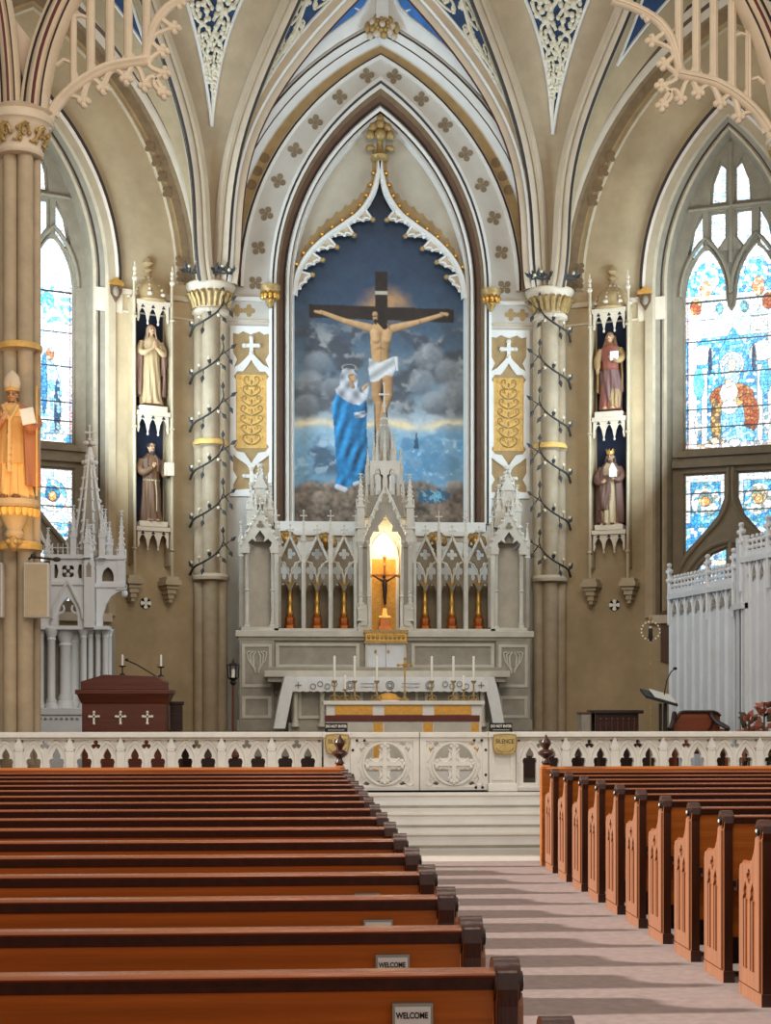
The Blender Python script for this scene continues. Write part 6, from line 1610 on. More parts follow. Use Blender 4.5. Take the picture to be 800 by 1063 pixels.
for s, nm in ((-1, 'left'), (1, 'right')):
    t = thing('gate_pier', f'square white marble gate pier {nm} of the altar gates carrying a gilt sign', 'pier', (s * .99, YB, ZR0), 'gate piers of the communion rail')
    a, b = sorted((s * .835, s * 1.15)); m = MB(); m.box(a, b, YB - .10, YB + .16, ZR0, 1.25, 'marble_white'); m.box(a - .02, b + .02, YB - .13, YB + .18, ZR0, .70, 'marble_white'); m.box(a - .015, b + .015, YB - .13, YB + .18, 1.25, 1.318, 'marble_white')
    m.build('shaft', t, bevel=.01)
    m = MB(); m.prism([rect(a + .03, b - .03, .74, 1.20), rect(a + .06, b - .06, .77, 1.17)], -(YB - .10), -(YB - .118), 'marble_white', XZ); m.build('panel_moulding', t)
    # gilt plaque and black notice
    c = s * .99 + (.02 if s > 0 else 0)
    g = thing('silence_plaque', f'gilt plaque lettered SILENCE hung on the {nm} gate pier', 'sign', (c, YB - .15, 1.05), 'gilt silence plaques')
    m = MB(); sh = [(-.13, 1.10), (-.10, 1.06), (0, 1.055), (.10, 1.06), (.13, 1.10), (.145, 1.19), (.13, 1.285), (.0, 1.295), (-.13, 1.285), (-.145, 1.19)]
    plate(m, [[(c + x, z) for x, z in sh]], YB - .165, YB - .145, 'sign_gold')
    m.tube([(c + x, YB - .165, z) for x, z in sh], .009, 'gold_old', 5, True)
    for q in (-1, 1): m.tube([(c + q * p.x, YB - .166, p.y) for p in bez((.01, 1.085, 0), (.08, 1.075, 0), (.10, 1.13, 0), 6)], .006, 'gold_old', 5)
    m.build('plate', g)
    text_mesh('SILENCE', .072, 'lettering', 'ink', frame((c, YB - .167, 1.205), (1, 0, 0), (0, 0, 1)), g, .001, sx=.82)
    text_mesh('PLEASE', .028, 'lettering', 'rib_red', frame((c, YB - .167, 1.135), (1, 0, 0), (0, 0, 1)), g, .001) if False else None
    cn = c - .01 if s < 0 else c - .03
    g = thing('black_notice', f'small black sign with white lettering standing on the {nm} gate pier', 'sign', (cn, YB - .05, 1.318), 'black notices on the gate piers')
    m = MB(); m.box(cn - .135, cn + .135, YB - .06, YB - .045, 1.318, 1.425, 'black'); m.box(cn - .135, cn + .135, YB - .10, YB - .01, 1.318, 1.326, 'black'); m.build('board', g, bevel=.003)
    text_mesh('DO NOT ENTER', .045, 'lettering', 'wax', frame((cn, YB - .062, 1.385), (1, 0, 0), (0, 0, 1)), g, .0008, sx=.76, offset=.0012)
    m = MB(); m.box(cn - .10, cn + .10, YB - .0625, YB - .06, 1.338, 1.343, 'wax'); m.build('underline', g)
for s, nm in ((-1, 'left'), (1, 'right')):
    t = thing('altar_gate', f'white pierced marble gate leaf with cross roundel, the {nm} one of the pair', 'gate', (s * .42, YB, ZR0), 'altar gates')
    a, b = sorted((s * .004, s * .83)); c = (a + b) / 2 + s * -.0; cz = .935; m = MB()
    R_ = .255; holes = []
    for k in range(4):
        a0 = k * PI / 2 + .21; a1 = (k + 1) * PI / 2 - .21
        h = [(c + (R_ - .02) * math.cos(a0 + (a1 - a0) * i / 8), cz + (R_ - .02) * math.sin(a0 + (a1 - a0) * i / 8)) for i in range(9)]
        am = (a0 + a1) / 2; ri = .085
        h += [(c + ri * 1.1 * math.cos(a1 + .25), cz + ri * 1.1 * math.sin(a1 + .25)), (c + ri * .95 * math.cos(am), cz + ri * .95 * math.sin(am)), (c + ri * 1.1 * math.cos(a0 - .25), cz + ri * 1.1 * math.sin(a0 - .25))] if False else [(c + .07 * math.copysign(1, math.cos(am)), cz + .07 * math.copysign(1, math.sin(am)))]
        # cusp in the hole
        holes.append(h)
        qx, qz = math.copysign(1, math.cos(am)), math.copysign(1, math.sin(am))
        holes.append([(c + qx * .235, cz + qz * .185), (c + qx * .285, cz + qz * .135), (c + qx * .305, cz + qz * .19), (c + qx * .27, cz + qz * .215)])
        holes.append([(c + qx * .175, cz + qz * .235), (c + qx * .225, cz + qz * .215), (c + qx * .26, cz + qz * .245), (c + qx * .20, cz + qz * .262)])
    plate(m, [rect(a, b, .615, 1.25)] + holes, YB + .0, YB + .06, 'marble_white')
    m.prism([rect(a, b, .615, 1.25), rect(a + .07, b - .07, .66, 1.205)], -(YB + .06), -(YB - .02), 'marble_white', XZ)
    m.build('pierced_slab', t, bevel=.003)
    m = MB()
    m.tube([(c + R_ * math.cos(q * PI / 16), YB - .005, cz + R_ * math.sin(q * PI / 16)) for q in range(32)], .018, 'marble_white', 6, True)
    for k in range(4):
        am = PI / 4 + k * PI / 2; 
        for q in (-1, 1):
            p0 = (c + .075 * math.cos(am) * 1.0, cz + .075 * math.sin(am)); p2 = (c + .19 * math.cos(am + q * .42), cz + .19 * math.sin(am + q * .42)); p1 = (c + .10 * math.cos(am + q * 1.0), cz + .10 * math.sin(am + q * 1.0))
            m.tube([(u, YB - .002, v) for u, v in [(p.x, p.y) for p in bez((*p0, 0), (*p1, 0), (*p2, 0), 6)]], .013, 'marble_white', 5)
        m.tube([(c + (.30 + .04 * math.cos(v)) * math.copysign(1, math.cos(am)), YB - .004, cz + (.225 + .04 * math.sin(v)) * math.copysign(1, math.sin(am))) for v in [x * .5 for x in range(10)]], .012, 'marble_white', 5)
        m.tube([(c + (.31 - .012 * x) * math.copysign(1, math.cos(am)), YB - .003, cz + (.03 + .028 * x) * math.copysign(1, math.sin(am))) for x in range(6)], .012, 'marble_white', 5)
    m.build('roundel', t, smooth=50)
    m = MB(); m.box(c - .025, c + .025, YB - .025, YB + .03, cz - .22, cz + .22, 'marble_white'); m.box(c - .22, c + .22, YB - .024, YB + .03, cz - .025, cz + .025, 'marble_white')
    for k in range(4):
        dx, dz = math.cos(k * PI / 2), math.sin(k * PI / 2)
        for q in (-1, 0, 1): m.ball((c + dx * (.21 + .02 * (q == 0)) - dz * q * .035, YB - .015, cz + dz * (.21 + .02 * (q == 0)) + dx * q * .035), .026, 'marble_white', 6, 4)
    m.build('cross', t, smooth=40)
    m = MB(); m.box(a, b, YB - .05, YB + .1, 1.25, ZR1 - .004, 'marble_white'); m.build('coping', t, bevel=.01)
    out = s * .80
    for x, z in ((s * .75, 1.215), (s * .66, 1.215), (out, 1.10), (out, .80), (s * .76, .65), (s * .68, .65)):
        q = MB(); q.ball((x, YB - .022, z), (.017, .012, .017), 'black', 8, 5); q.build('bolt', t, smooth=60)

# ================================================================== PEWS
PITCH, Y0 = .74, 3.79
PROF = [(0.0, 0), (.0, .90), (-.012, .945), (-.005, .985), (.025, 1.012), (.06, 1.015), (.09, .995), (.102, .96), (.092, .925), (.098, .89), (.115, .85), (.15, .805), (.20, .78), (.26, .772), (.32, .772), (.355, .765), (.385, .745), (.40, .71), (.40, 0)]
def yz(x): return frame((x, 0, 0), (0, 1, 0), (0, 0, 1))               # u = Y, v = Z, n = X
def make_pew(side, long_):
    """side -1: left block (ends at X=-1.02), +1: right block (ends at X=.98); origin at (aisle end, back plane, floor)"""
    s = side; r = bpy.data.objects.new('pew', None); COL.objects.link(r)
    def part(mb, name, par=None, **k):
        o = mb.build(name, par or r, **k); return o
    L0, L1 = sorted((s * .06, s * long_)) if s > 0 else sorted((-.06, -long_))
    # end standards
    for e, nmx in ((0, 'pew_end'), (1, 'pew_end')):
        xa = 0 if e == 0 else s * (long_); m = MB()
        n0, n1 = sorted((xa, xa + s * .055))
        m.prism([PROF], n0, n1, 'pew_carve', yz(0), 'pew_edge')  # edges in darker wood: shade on the unlit side put into the colour
        m.prism([rect(-.012, .415, 0, .07)], n0 - .008, n1 + .008, 'pew_end', yz(0), 'pew_edge')
        eo = part(m, nmx, bevel=.004)
        if e == 0:
            c = MB(); ins = [(.012, .08), (.012, .90), (.03, .93), (.08, .915), (.088, .88), (.11, .83), (.15, .785), (.20, .762), (.32, .755), (.37, .74), (.385, .70), (.385, .08)]
            lan = lambda u: [(u - .042, .17), (u - .042, .53), (u - .05, .56), (u - .03, .585), (u - .036, .61), (u, .66), (u + .036, .61), (u + .03, .585), (u + .05, .56), (u + .042, .53), (u + .042, .17)]
            n0, n1 = (-.014, 0.0) if s > 0 else (0.0, .014)
            c.prism([ins, lan(.135), lan(.265), foil(4, .042, (.20, .69))], n0, n1, 'pew_end', yz(0))
            for u in (.135, .265): c.tube([( (n0 if s > 0 else n1), u, .17), ((n0 if s > 0 else n1), u, .56)], .008, 'pew_end', 5)
            part(c, 'carved_panel', eo)
            h = MB(); h.tube([(-s * .006, .048, .962), (s * .060, .048, .962)], .056, 'pew_edge', 16); h.tube([(-s * .016, .048, .955), (-s * .006, .048, .955)], .026, 'black', 10); h.tube([(-s * .020, .048, .955), (-s * .016, .048, .955)], .010, 'wax', 8); part(h, 'scroll_head', eo, smooth=40)
    m = MB(); m.add([(x, y, z) for x in (L0, L1) for y, z in ((.062, .26), (.092, .26), (.050, .955), (.020, .955))], [(0, 1, 2, 3), (4, 7, 6, 5), (0, 4, 5, 1), (1, 5, 6, 2), (2, 6, 7, 3), (3, 7, 4, 0)], 'pew_wood'); part(m, 'backrest')
    m = MB(); cap = [(-.004, .974), (-.012, .976), (-.016, .982), (-.012, .988), (-.004, .990), (.055, .990), (.068, .987), (.072, .980), (.068, .974), (.055, .974)]
    m.loft([[(x, y, z) for y, z in cap] for x in (L0, L1)], 'pew_cap', closed=True); part(m, 'cap_rail', smooth=50)
    m = MB(); m.loft([[(x, y, z) for y, z in ((.05, .974), (-.006, .974), (.002, .962), (.010, .952), (.016, .940), (.04, .940))] for x in (L0, L1)], 'pew_edge', closed=True); part(m, 'cap_shade_band', smooth=50)  # dark band added for the shade under the overhanging cap
    m = MB(); m.box(L0, L1, .07, .42, .415, .445, 'pew_wood'); part(m, 'seat', bevel=.008)
    m = MB(); m.box(L0, L1, .035, .07, .56, .60, 'pew_dark'); m.box(L0, L1, -.06, .05, .55, .565, 'pew_dark'); m.box(L0, L1, -.065, -.055, .565, .62, 'pew_dark'); part(m, 'book_rack')
    m = MB(); m.box(L0 + .05, L1 - .05, -.16, -.04, .10, .15, 'redband'); part(m, 'kneeler', bevel=.012)
    if True:
        m = MB(); m.box(L0, L1, .36, .385, .05, .41, 'pew_dark'); part(m, 'seat_front')
    return r
ORD = ['', 'second', 'third', 'fourth', 'fifth', 'sixth', 'seventh', 'eighth', 'ninth', 'tenth', 'eleventh', 'twelfth', 'thirteenth', 'fourteenth', 'fifteenth', 'sixteenth', 'seventeenth']
protoL = make_pew(-1, 5.4); first = True
for j in range(-1, 16):
    loc = (-.993, Y0 + PITCH * j, 0)
    n = 16 - j
    lb = {0: 'varnished wooden pew nearest the camera with the largest welcome card', -1: 'pew whose rounded end barely shows at the bottom edge beside the aisle'}.get(j) or f'varnished wooden pew in the left block, {"first" if n == 1 else ORD[n - 1]} behind the front panel'
    if first: protoL.location = loc; o = protoL; first = False
    else: o = dup(protoL, loc)
    tag(o, lb, 'pew', 'pews of the left block')
protoR = make_pew(1, 4.2); first = True
for j in range(4, 16):
    loc = (1.01, Y0 + .02 + PITCH * j, 0); n = 16 - j
    lb = f'carved-end wooden pew in the right block, {"first" if n == 1 else ORD[n - 1]} behind the front panel'
    if j == 6: lb = 'carved-end wooden pew in the right block nearest the camera'
    if first: protoR.location = loc; o = protoR; first = False
    else: o = dup(protoR, loc)
    tag(o, lb, 'pew', 'pews of the right block')
for s, nm in ((-1, 'left'), (1, 'right')):
    yf = Y0 + PITCH * 16; x0 = -.993 if s < 0 else 1.01
    t = thing('pew_screen', f'wooden front panel with turned finial closing the {nm} pew block', 'pew screen', (x0, yf, 0), 'pew screens')
    a, b = sorted((x0 + s * .05, x0 + s * 5.2)); m = MB(); m.box(a, b, yf + .02, yf + .05, .05, .93, 'pew_wood'); m.build('panel', t)
    m = MB(); cap = [(.0, .945), (-.03, .965), (-.03, .99), (-.01, 1.01), (.08, 1.01), (.10, .98), (.07, .945)]; m.loft([[(x, yf + y, z) for y, z in cap] for x in (a, b)], 'pew_wood', closed=True); m.build('cap_rail', t, smooth=40)
    m = MB(); px_ = x0 + s * .055; m.box(px_ - .055, px_ + .055, yf - .02, yf + .09, 0, 1.0, 'pew_wood'); m.frust((px_, yf + .035), 1.0, 1.03, .11, .11, .08, .08, 'pew_wood'); m.build('newel_post', t, bevel=.01)
    m = MB(); m.lathe([(.03, 0), (.05, .02), (.03, .05), (.028, .07), (.07, .10), (.085, .12), (.07, .14), (.03, .16), (.035, .18), (.055, .21), (.05, .24), (.02, .28), (.008, .31)], (px_, yf + .035, 1.03), 'pew_edge', 14); m.build('finial', t, smooth=50)
# welcome cards on the backs of the left pews
cardlab = ['large white WELCOME card at the bottom on the pew nearest the camera', 'white WELCOME card on the second pew from the camera', 'white WELCOME card on the third pew from the camera', 'white WELCOME card on the fourth pew from the camera', 'white WELCOME card partly hidden on the fifth pew from the camera', 'sliver of a white card on the sixth pew from the camera']
for j in range(6):
    y = Y0 + PITCH * j; t = thing('welcome_card', cardlab[j], 'card', (-1.25, y + .02, .78), 'welcome cards on the pew backs')
    Mx = Matrix.Translation((-1.255, y - .022, .855)) @ Matrix.Rotation(-.10, 4, 'X') @ Matrix.Rotation(PI / 2, 4, 'X')
    Mx = frame((-1.255, y + .006, .838), (1, 0, 0), (0, .06, 1)); 
    m = MB(); m.box(-.050, .050, -.072, .072, -.012, .0, 'paper_grey', Mx); m.build('holder', t)
    m = MB(); m.box(-.044, .044, -.068, .064, .0, .002, 'paper', Mx); m.build('sheet', t)
    text_mesh('WELCOME', .021, 'lettering', 'ink', Mx @ Matrix.Translation((-.002, .042, .003)), t, .0003, sx=.78, offset=.0006)
    m = MB(); 
    for p in ([(-.028, -.002), (.022, .016), (.024, .008), (-.026, -.012)], [(-.030, -.016), (.028, .002), (.028, -.016), (-.020, -.036)], [(-.020, -.042), (.026, -.022), (.026, -.03), (-.018, -.05)]): m.prism([p], .002, .003, 'ink' if p[0][1] > -.01 else 'paper_grey', Mx)
    m.tube([(-.03, -.016, .003), (.028, .002, .003), (.028, -.016, .003), (-.02, -.036, .003)], .0012, 'ink', 4, True, Mx)
    m.build('pew_drawing', t)

# ================================================================== SANCTUARY FURNITURE
# wooden ambo on the left
Ya = 20.4; am = thing('wooden_ambo', 'dark wooden ambo with sloping top and three pale crosses, left behind the rail', 'ambo', (-3.78, Ya, ZS))
def X_(px, Y): return at(px, 700, Y).x
def Z_(py, Y, px=400): return at(px, py, Y).z
xl, xr = X_(85, Ya), X_(172, Ya)
m = MB(); m.box(xl, xr, Ya, Ya + .6, ZS, 1.66, 'walnut'); m.box(xl - .03, xr + .03, Ya - .03, Ya + .63, ZS, ZS + .12, 'walnut_dark'); m.build('body', am, bevel=.01)
m = MB(); m.frust(((xl + xr) / 2, Ya + .3), 1.66, 1.78, xr - xl + .02, .62, xr - xl + .12, .72, 'walnut'); m.box(xl - .08, xr + .08, Ya - .08, Ya + .68, 1.78, 1.84, 'walnut'); m.build('cornice', am, bevel=.008)
m = MB(); zc_ = Z_(703, Ya); xa_, xb_ = X_(84, Ya), X_(171.5, Ya)
m.add([(x, y, z) for y in (Ya - .02, Ya + .6) for x, z in ((xa_, 1.84), (xb_, 1.84), (xb_, zc_ - .06), (xb_ - .12, zc_ + .01), (xa_ + .30, zc_ + .03), (xa_, zc_ - .06))], [(0, 1, 2, 3, 4, 5), (11, 10, 9, 8, 7, 6)] + [(i, (i + 1) % 6, 6 + (i + 1) % 6, 6 + i) for i in range(6)], 'walnut'); m.build('sloping_top', am, bevel=.008)
m = MB(); m.box(xl - .02, xl + .45, Ya - .012, Ya, 1.70, 1.74, 'walnut_dark'); m.build('slot', am)
for px in (97.5, 125, 153):
    c, z = X_(px, Ya), Z_(745, Ya); m = MB(); m.box(c - .012, c + .012, Ya - .015, Ya, z - .075, z + .075, 'wax'); m.box(c - .06, c + .06, Ya - .015, Ya, z + .005, z + .03, 'wax')
    for a, b in ((-.06, .017), (.06, .017), (0, .075), (0, -.075)): m.ball((c + a, Ya - .01, z + b), .02, 'wax', 6, 4)
    m.build('inlaid_cross', am)
for px, lb in ((127, 'small white candle in a dark stick on the left of the wooden ambo'), (167, 'small white candle in a dark stick on the right of the wooden ambo')):
    x, zt = X_(px, Ya + .3), Z_(680, Ya + .3); zb_ = zc_ + .028 if px < 140 else zc_ + .01
    t = thing('ambo_candle', lb, 'candle', (x, Ya + .3, zb_), 'candles on the ambo'); h = zt - zb_
    m = MB(); m.lathe([(.04, 0), (.04, .01), (.010, .03), (.008, h * .38), (.045, h * .42), (.05, h * .46), (.02, h * .47)], (x, Ya + .3, zb_), 'iron', 10); m.build('stick', t, smooth=50)
    m = MB(); m.lathe([(.016, h * .47), (.015, h * .98), (.004, h)], (x, Ya + .3, zb_), 'wax', 8); m.build('candle', t, smooth=50)
m = MB(); m.tube([at(px, py, Ya + .25) for px, py in ((163, 703), (160, 701), (152, 696), (142, 690), (135, 687), (131, 685))], .009, 'iron', 6); q = at(131.5, 685, Ya + .25); m.ball(q[:], (.025, .02, .02), 'iron', 8, 6)
q = at(163, 703, Ya + .25); m.lathe([(.03, -.02), (.03, .01), (.01, .02)], q[:], 'iron', 10)
tag(m.build('gooseneck_microphone', smooth=50), 'black gooseneck microphone curving up from the wooden ambo between candles', 'microphone')
# dark chair beside it
Yc = 20.9; x0, x1 = X_(174, Yc) + .06, X_(187.5, Yc); zt = Z_(728, Yc); t = thing('high_backed_chair', 'dark high-backed chair just right of the wooden ambo', 'chair', ((x0 + x1) / 2, Yc, ZS))
m = MB(); m.box(x0 - .06, x1, Yc + .36, Yc + .41, ZS + .4, zt, 'walnut_dark'); m.box(x0 - .07, x1 + .02, Yc + .35, Yc + .42, zt - .05, zt, 'walnut_dark'); m.build('backrest', t, bevel=.008)
m = MB(); m.box(x0 - .06, x1, Yc, Yc + .38, ZS + .42, ZS + .48, 'black'); m.build('seat', t, bevel=.01)
for a in (x0 - .04, x1 - .03):
    for b in (Yc + .02, Yc + .36): m = MB(); m.box(a - .02, a + .03, b, b + .05, ZS, ZS + .42, 'walnut_dark'); m.build('leg', t)
    m = MB(); m.box(a - .02, a + .03, Yc, Yc + .38, ZS + .66, ZS + .70, 'walnut_dark'); m.box(a - .02, a + .03, Yc, Yc + .05, ZS + .48, ZS + .68, 'walnut_dark'); m.build('armrest', t)
# lantern on a pole
Yl = 22.0; q = at(242, 757, Yl); x = q.x; t = thing('processional_lantern', 'dark iron lantern on a slender brown pole left of the reredos', 'lantern', (x, Yl, .9))
zt = Z_(687, Yl); m = MB(); m.lathe([(.14, 0), (.14, .03), (.03, .08), (.02, .12), (.02, zt - .28 - .9)], (x, Yl, .9), 'walnut', 10); m.build('pole', t, smooth=50)
m = MB(); m.lathe([(.02, -.34), (.05, -.30), (.03, -.27), (.06, -.25), (.075, -.23)], (x, Yl, zt), 'iron', 10); m.lathe([(.085, -.05), (.06, -.02), (.02, .0), (.01, .04)], (x, Yl, zt - .01), 'iron', 10)
for k in range(6): a = k * PI / 3; m.tube([(x + .07 * math.cos(a), Yl + .07 * math.sin(a), zt - .24), (x + .085 * math.cos(a), Yl + .085 * math.sin(a), zt - .04)], .009, 'iron', 5)
m.build('lantern_cage', t, smooth=40)
m = MB(); m.lathe([(.03, -.24), (.028, -.12), (.005, -.10)], (x, Yl, zt), 'wax', 8); m.build('candle', t)

# ---- white gothic shrine on the left
Yq = 22.8; sh = thing('gothic_shrine', 'white gothic canopied shrine with crocketed spire beside the left pier', 'shrine', (X_(85, Yq), Yq + .2, ZS)); W_ = 'white_paint'
def sx(px): return X_(px, Yq)
def sz(py): return Z_(py, Yq, 85)
m = MB(); a, b = sx(34), sx(86); m.box(a, b, Yq - .15, Yq + .6, ZS, sz(742), W_); m.box(a - .03, b + .03, Yq - .18, Yq + .62, sz(742), sz(735), W_); m.box(a - .03, b + .03, Yq - .18, Yq + .62, ZS, ZS + .5, W_)
for k in range(9): c = a + .06 + k * (b - a - .12) / 8; m.ball((c, Yq - .155, sz(746)), (.03, .015, .02), 'marble_grey', 6, 4)
m.build('base', sh, bevel=.008)
m = MB(); m.box(sx(86), sx(114), Yq + .25, Yq + .7, ZS, sz(650), 'marble_grey'); m.box(sx(40), sx(60), Yq + .30, Yq + .6, ZS, sz(650), 'marble_grey'); m.box(sx(84), sx(116), Yq + .1, Yq + .7, ZS, sz(735), W_); m.build('rear_wall', sh)
for px, y, rr_ in ((43, 0, .05), (54, -.06, .075), (67, .10, .11), (76, .18, .09), (87, -.04, .06), (93.5, .05, .05), (101, .08, .05), (109, .05, .055), (112, .2, .045)):
    m = MB(); colonnette(m, sx(px), Yq + y, sz(735), sz(652), rr_ * .75, W_, 10); m.build('colonnette', sh, smooth=40)
m = MB(); m.box(sx(41), sx(114), Yq - .12, Yq + .5, sz(654), sz(650), W_); m.build('impost', sh, bevel=.006)
# gabled arch and quatrefoil band
m = MB(); a, b = sx(54), sx(89); c = (a + b) / 2; z0, z1 = sz(650), sz(606)
plate(m, [[(a, z0), (a + .10, z0), (a + .10, z0 + .15)] + [(c + x, z) for x, z in archpts(.13, .24, z0 + .17, 6)] + [(b - .10, z0 + .15), (b - .10, z0), (b, z0), (b, z1), (a, z1)]], Yq - .12, Yq + .0, W_)
for q in (-1, 1):
    m.tube([(c + q * .22, Yq - .15, z0 + .10), (c + q * .2, Yq - .15, z0 + .25), (c, Yq - .15, z1 + .04)], .022, W_, 6)
    m.tube([(c + q * p.x, Yq - .1, p.y) for p in bez((.13, z0 + .18, 0), (.02, z0 + .20, 0), (.07, z0 + .30, 0), 6)], .018, W_, 5)
m.build('gabled_arch', sh, smooth=40)
m = MB(); z0, z1 = sz(606), sz(580); a, b = sx(53), sx(90); c = (a + b) / 2; zc2 = (z0 + z1) / 2 - .01
qh = [foil(4, .10, (c, zc2), None, PI / 4), [(a + .06, zc2 - .1), (a + .10, zc2 - .1), (a + .12, zc2), (a + .10, zc2 + .1), (a + .06, zc2 + .1)], [(b - .06, zc2 - .1), (b - .10, zc2 - .1), (b - .12, zc2), (b - .10, zc2 + .1), (b - .06, zc2 + .1)]]
plate(m, [rect(a, b, z0, z1)] + qh, Yq - .10, Yq - .04, W_); m.box(a, b, Yq + .05, Yq + .1, z0, z1, 'stone'); m.box(a - .02, b + .02, Yq - .15, Yq + .3, z1 - .01, z1 + .05, W_); m.box(a - .02, b + .02, Yq - .15, Yq + .3, z0 - .03, z0 + .02, W_)
for k in range(4): m.ball((c + .05 * math.cos(k * PI / 2), Yq - .1, zc2 + .05 * math.sin(k * PI / 2)), .03, W_, 6, 4)
for k in range(7): x = a + .04 + k * (b - a - .08) / 6; finial_cross(m, x, Yq - .1, z1 + .05, z1 + .20, .028, W_)
m.build('quatrefoil_band', sh, smooth=40)
m = MB(); c = sx(94); m.box(c - .07, c + .07, Yq - .2, Yq - .02, sz(652), sz(583), W_); plate(m, [trefoil_arch(.035, sz(600), sz(584), c)], Yq - .205, Yq - .2, 'marble_grey'); pinnacle(m, c, Yq - .1, sz(590), sz(545), .12, W_, 4); m.build('corner_buttress', sh, smooth=35)
# flanking wing with a half arch thrown to the right
m = MB(); a, b = sx(100), sx(127); z0, z1 = sz(607), sz(580); c = (a + b) / 2 - .02
plate(m, [rect(a, b, z0, z1), [(c + x, z) for x, z in archpts(.085, .14, z0 + .12, 5, z0 + .05)]], Yq - .02, Yq + .05, W_); m.box(a, b, Yq + .14, Yq + .18, z0, z1, 'stone'); m.box(a - .02, b + .04, Yq - .06, Yq + .2, z1 - .01, z1 + .05, W_); m.box(a - .02, b + .05, Yq - .06, Yq + .2, z0 - .04, z0 + .02, W_)
half = [(a, sz(652)), (a + .09, sz(652)), (a + .09, sz(640)), (a + .14, sz(628)), (a + .22, sz(619)), (a + .30, sz(615)), (b + .05, sz(612)), (b + .05, z0), (a, z0)]
plate(m, [half], Yq - .03, Yq + .08, W_)
for k in range(3): finial_cross(m, a + .08 + .11 * k, Yq, z1 + .05, z1 + .17, .028, W_)
m.ball((b + .03, Yq, sz(616)), (.05, .05, .06), W_, 8, 6); m.build('flying_wing', sh, smooth=35)
m = MB(); pinnacle(m, sx(126), Yq + .02, sz(612), sz(529), .11, W_, 6); m.build('side_pinnacle', sh, smooth=35)
m = MB(); c = sx(92); zs0, zs1 = sz(576), sz(449); y = Yq + .12
m.lathe([(.27, -.03), (.27, .05), (.235, .08), (.022, zs1 - zs0 - .18), (.05, zs1 - zs0 - .15), (.02, zs1 - zs0 - .1)], (c, y, zs0), 'marble_grey', 8, rot=PI / 8)
for k in range(8):
    a = PI / 4 * k + PI / 8
    m.tube([(c + .245 * math.cos(a), y + .245 * math.sin(a), zs0 + .06), (c + .02 * math.cos(a), y + .02 * math.sin(a), zs1 - .2)], .022, W_, 5)
    for q in range(9):
        f = (q + .6) / 9.4; m.ball((c + (.25 * (1 - f) + .03) * math.cos(a), y + (.25 * (1 - f) + .03) * math.sin(a), zs0 + .06 + (zs1 - zs0 - .26) * f), .030 - .010 * f, W_, 5, 4)
for k in range(8):
    a = PI / 4 * k; pinnacle(m, c + .29 * math.cos(a), y + .29 * math.sin(a), zs0 - .06, zs0 + (.72 if k % 2 else .5), .085, W_, 4)
for zz, w in ((zs1 - .42, .09), (zs1 - .14, .075)):
    for k in range(6): a = PI / 3 * k; m.ball((c + w * math.cos(a), y + w * math.sin(a), zz), .035, W_, 6, 4)
finial_cross(m, c, y, zs1 - .16, zs1 + .12, .06, W_); m.build('spire', sh, smooth=35)
m = MB(); m.box(sx(42), sx(56), Yq - .05, Yq + .3, sz(652), sz(583), W_); pinnacle(m, sx(50), Yq, sz(590), sz(548), .10, W_, 3); m.tube([P_ for P_ in [(sx(38), Yq, sz(545)), (sx(44), Yq, sz(560)), (sx(52), Yq, sz(570))]], .03, W_, 6); m.build('left_wing', sh, smooth=35)

# ---- right: white gothic screen
sc_ = thing('gothic_screen', 'tall white gothic screen with crested top running along the right edge', 'screen', (5.2, 22, ZS))
segs = [((at(697, 700, 24.0).x, 24.0), (at(764, 700, 21.6).x, 21.6), 3.30), ((at(772, 700, 21.2).x, 21.2), (at(830, 700, 19.6).x, 19.6), 3.62)]
for i, ((xa, ya), (xb, yb), zt) in enumerate(segs):
    d = Vector((xb - xa, yb - ya, 0)); Ln = d.length; FRs = frame((xa, ya, 0), d / Ln, (0, 0, 1)); m = MB()
    nb = 8 if i == 0 else 7; w = Ln / nb
    polys = [rect(0, Ln, ZS, zt)]
    m.prism(polys, -.05, -.02, W_, FRs)
    m.build('backing', sc_)
    for k in range(nb):
        q = MB(); u = w * (k + .5)
        q.prism([rect(u - w * .40, u + w * .40, ZS + .05, zt - .28)], -.02, .012, W_, FRs)
        q.tube([(x, z, .014) for x, z in archpts(w * .42, .30, zt - .30, 6, ZS, u)], .016, W_, 5, M=FRs); q.tube([(u - w / 2, ZS, .02), (u - w / 2, zt, .02)], .028, W_, 6, M=FRs)
        q.prism([foil(3, w * .22, (u, zt - .17), None, PI / 2)], .0, .02, 'marble_grey', FRs)
        q.build('slat_panel', sc_, smooth=40)
    q = MB(); q.prism([rect(-.03, Ln + .03, zt, zt + .08)], -.09, .07, W_, FRs); q.prism([rect(-.03, Ln + .03, zt + .08, zt + .16)], -.04, .03, W_, FRs)
    n = int(Ln / .13)
    for k in range(n + 1):
        u = k * Ln / n; z = zt + .16
        q.tube([(u, z, 0), (u, z + .16, 0)], .018, W_, 5, M=FRs)
        for a, b in ((0, .19), (.05, .14), (-.05, .14), (.035, .05), (-.035, .05)): q.ball((u + a, z + b, 0), (.032, .034, .028), W_, 6, 4, FRs)
    for u in ((0, Ln * .62, Ln) if i == 0 else (0, Ln * .5)):
        q.tube([(u, zt - .4, .04), (u, zt + .5, .04)], .035, W_, 6, M=FRs)
        for a, b in ((0, .54), (.06, .44), (-.06, .44), (.05, .30), (-.05, .30)): q.ball((u + a, zt + b, .04), .042, W_, 6, 4, FRs)
    q.build('cresting', sc_, smooth=40)
q = MB(); a, b = at(765, 700, 21.5), at(773, 700, 21.1); q.box(a.x - .02, a.x + .06, 21.35, 21.5, ZS, 4.0, W_); q.box(b.x - .02, b.x + .04, 21.05, 21.2, ZS, 4.0, W_); q.box(a.x - .08, b.x + .05, 21.05, 21.5, 2.98, 3.06, W_); q.box(a.x + .05, b.x, 21.3, 21.36, ZS, 3.0, 'ink')
q.build('door_post', sc_)
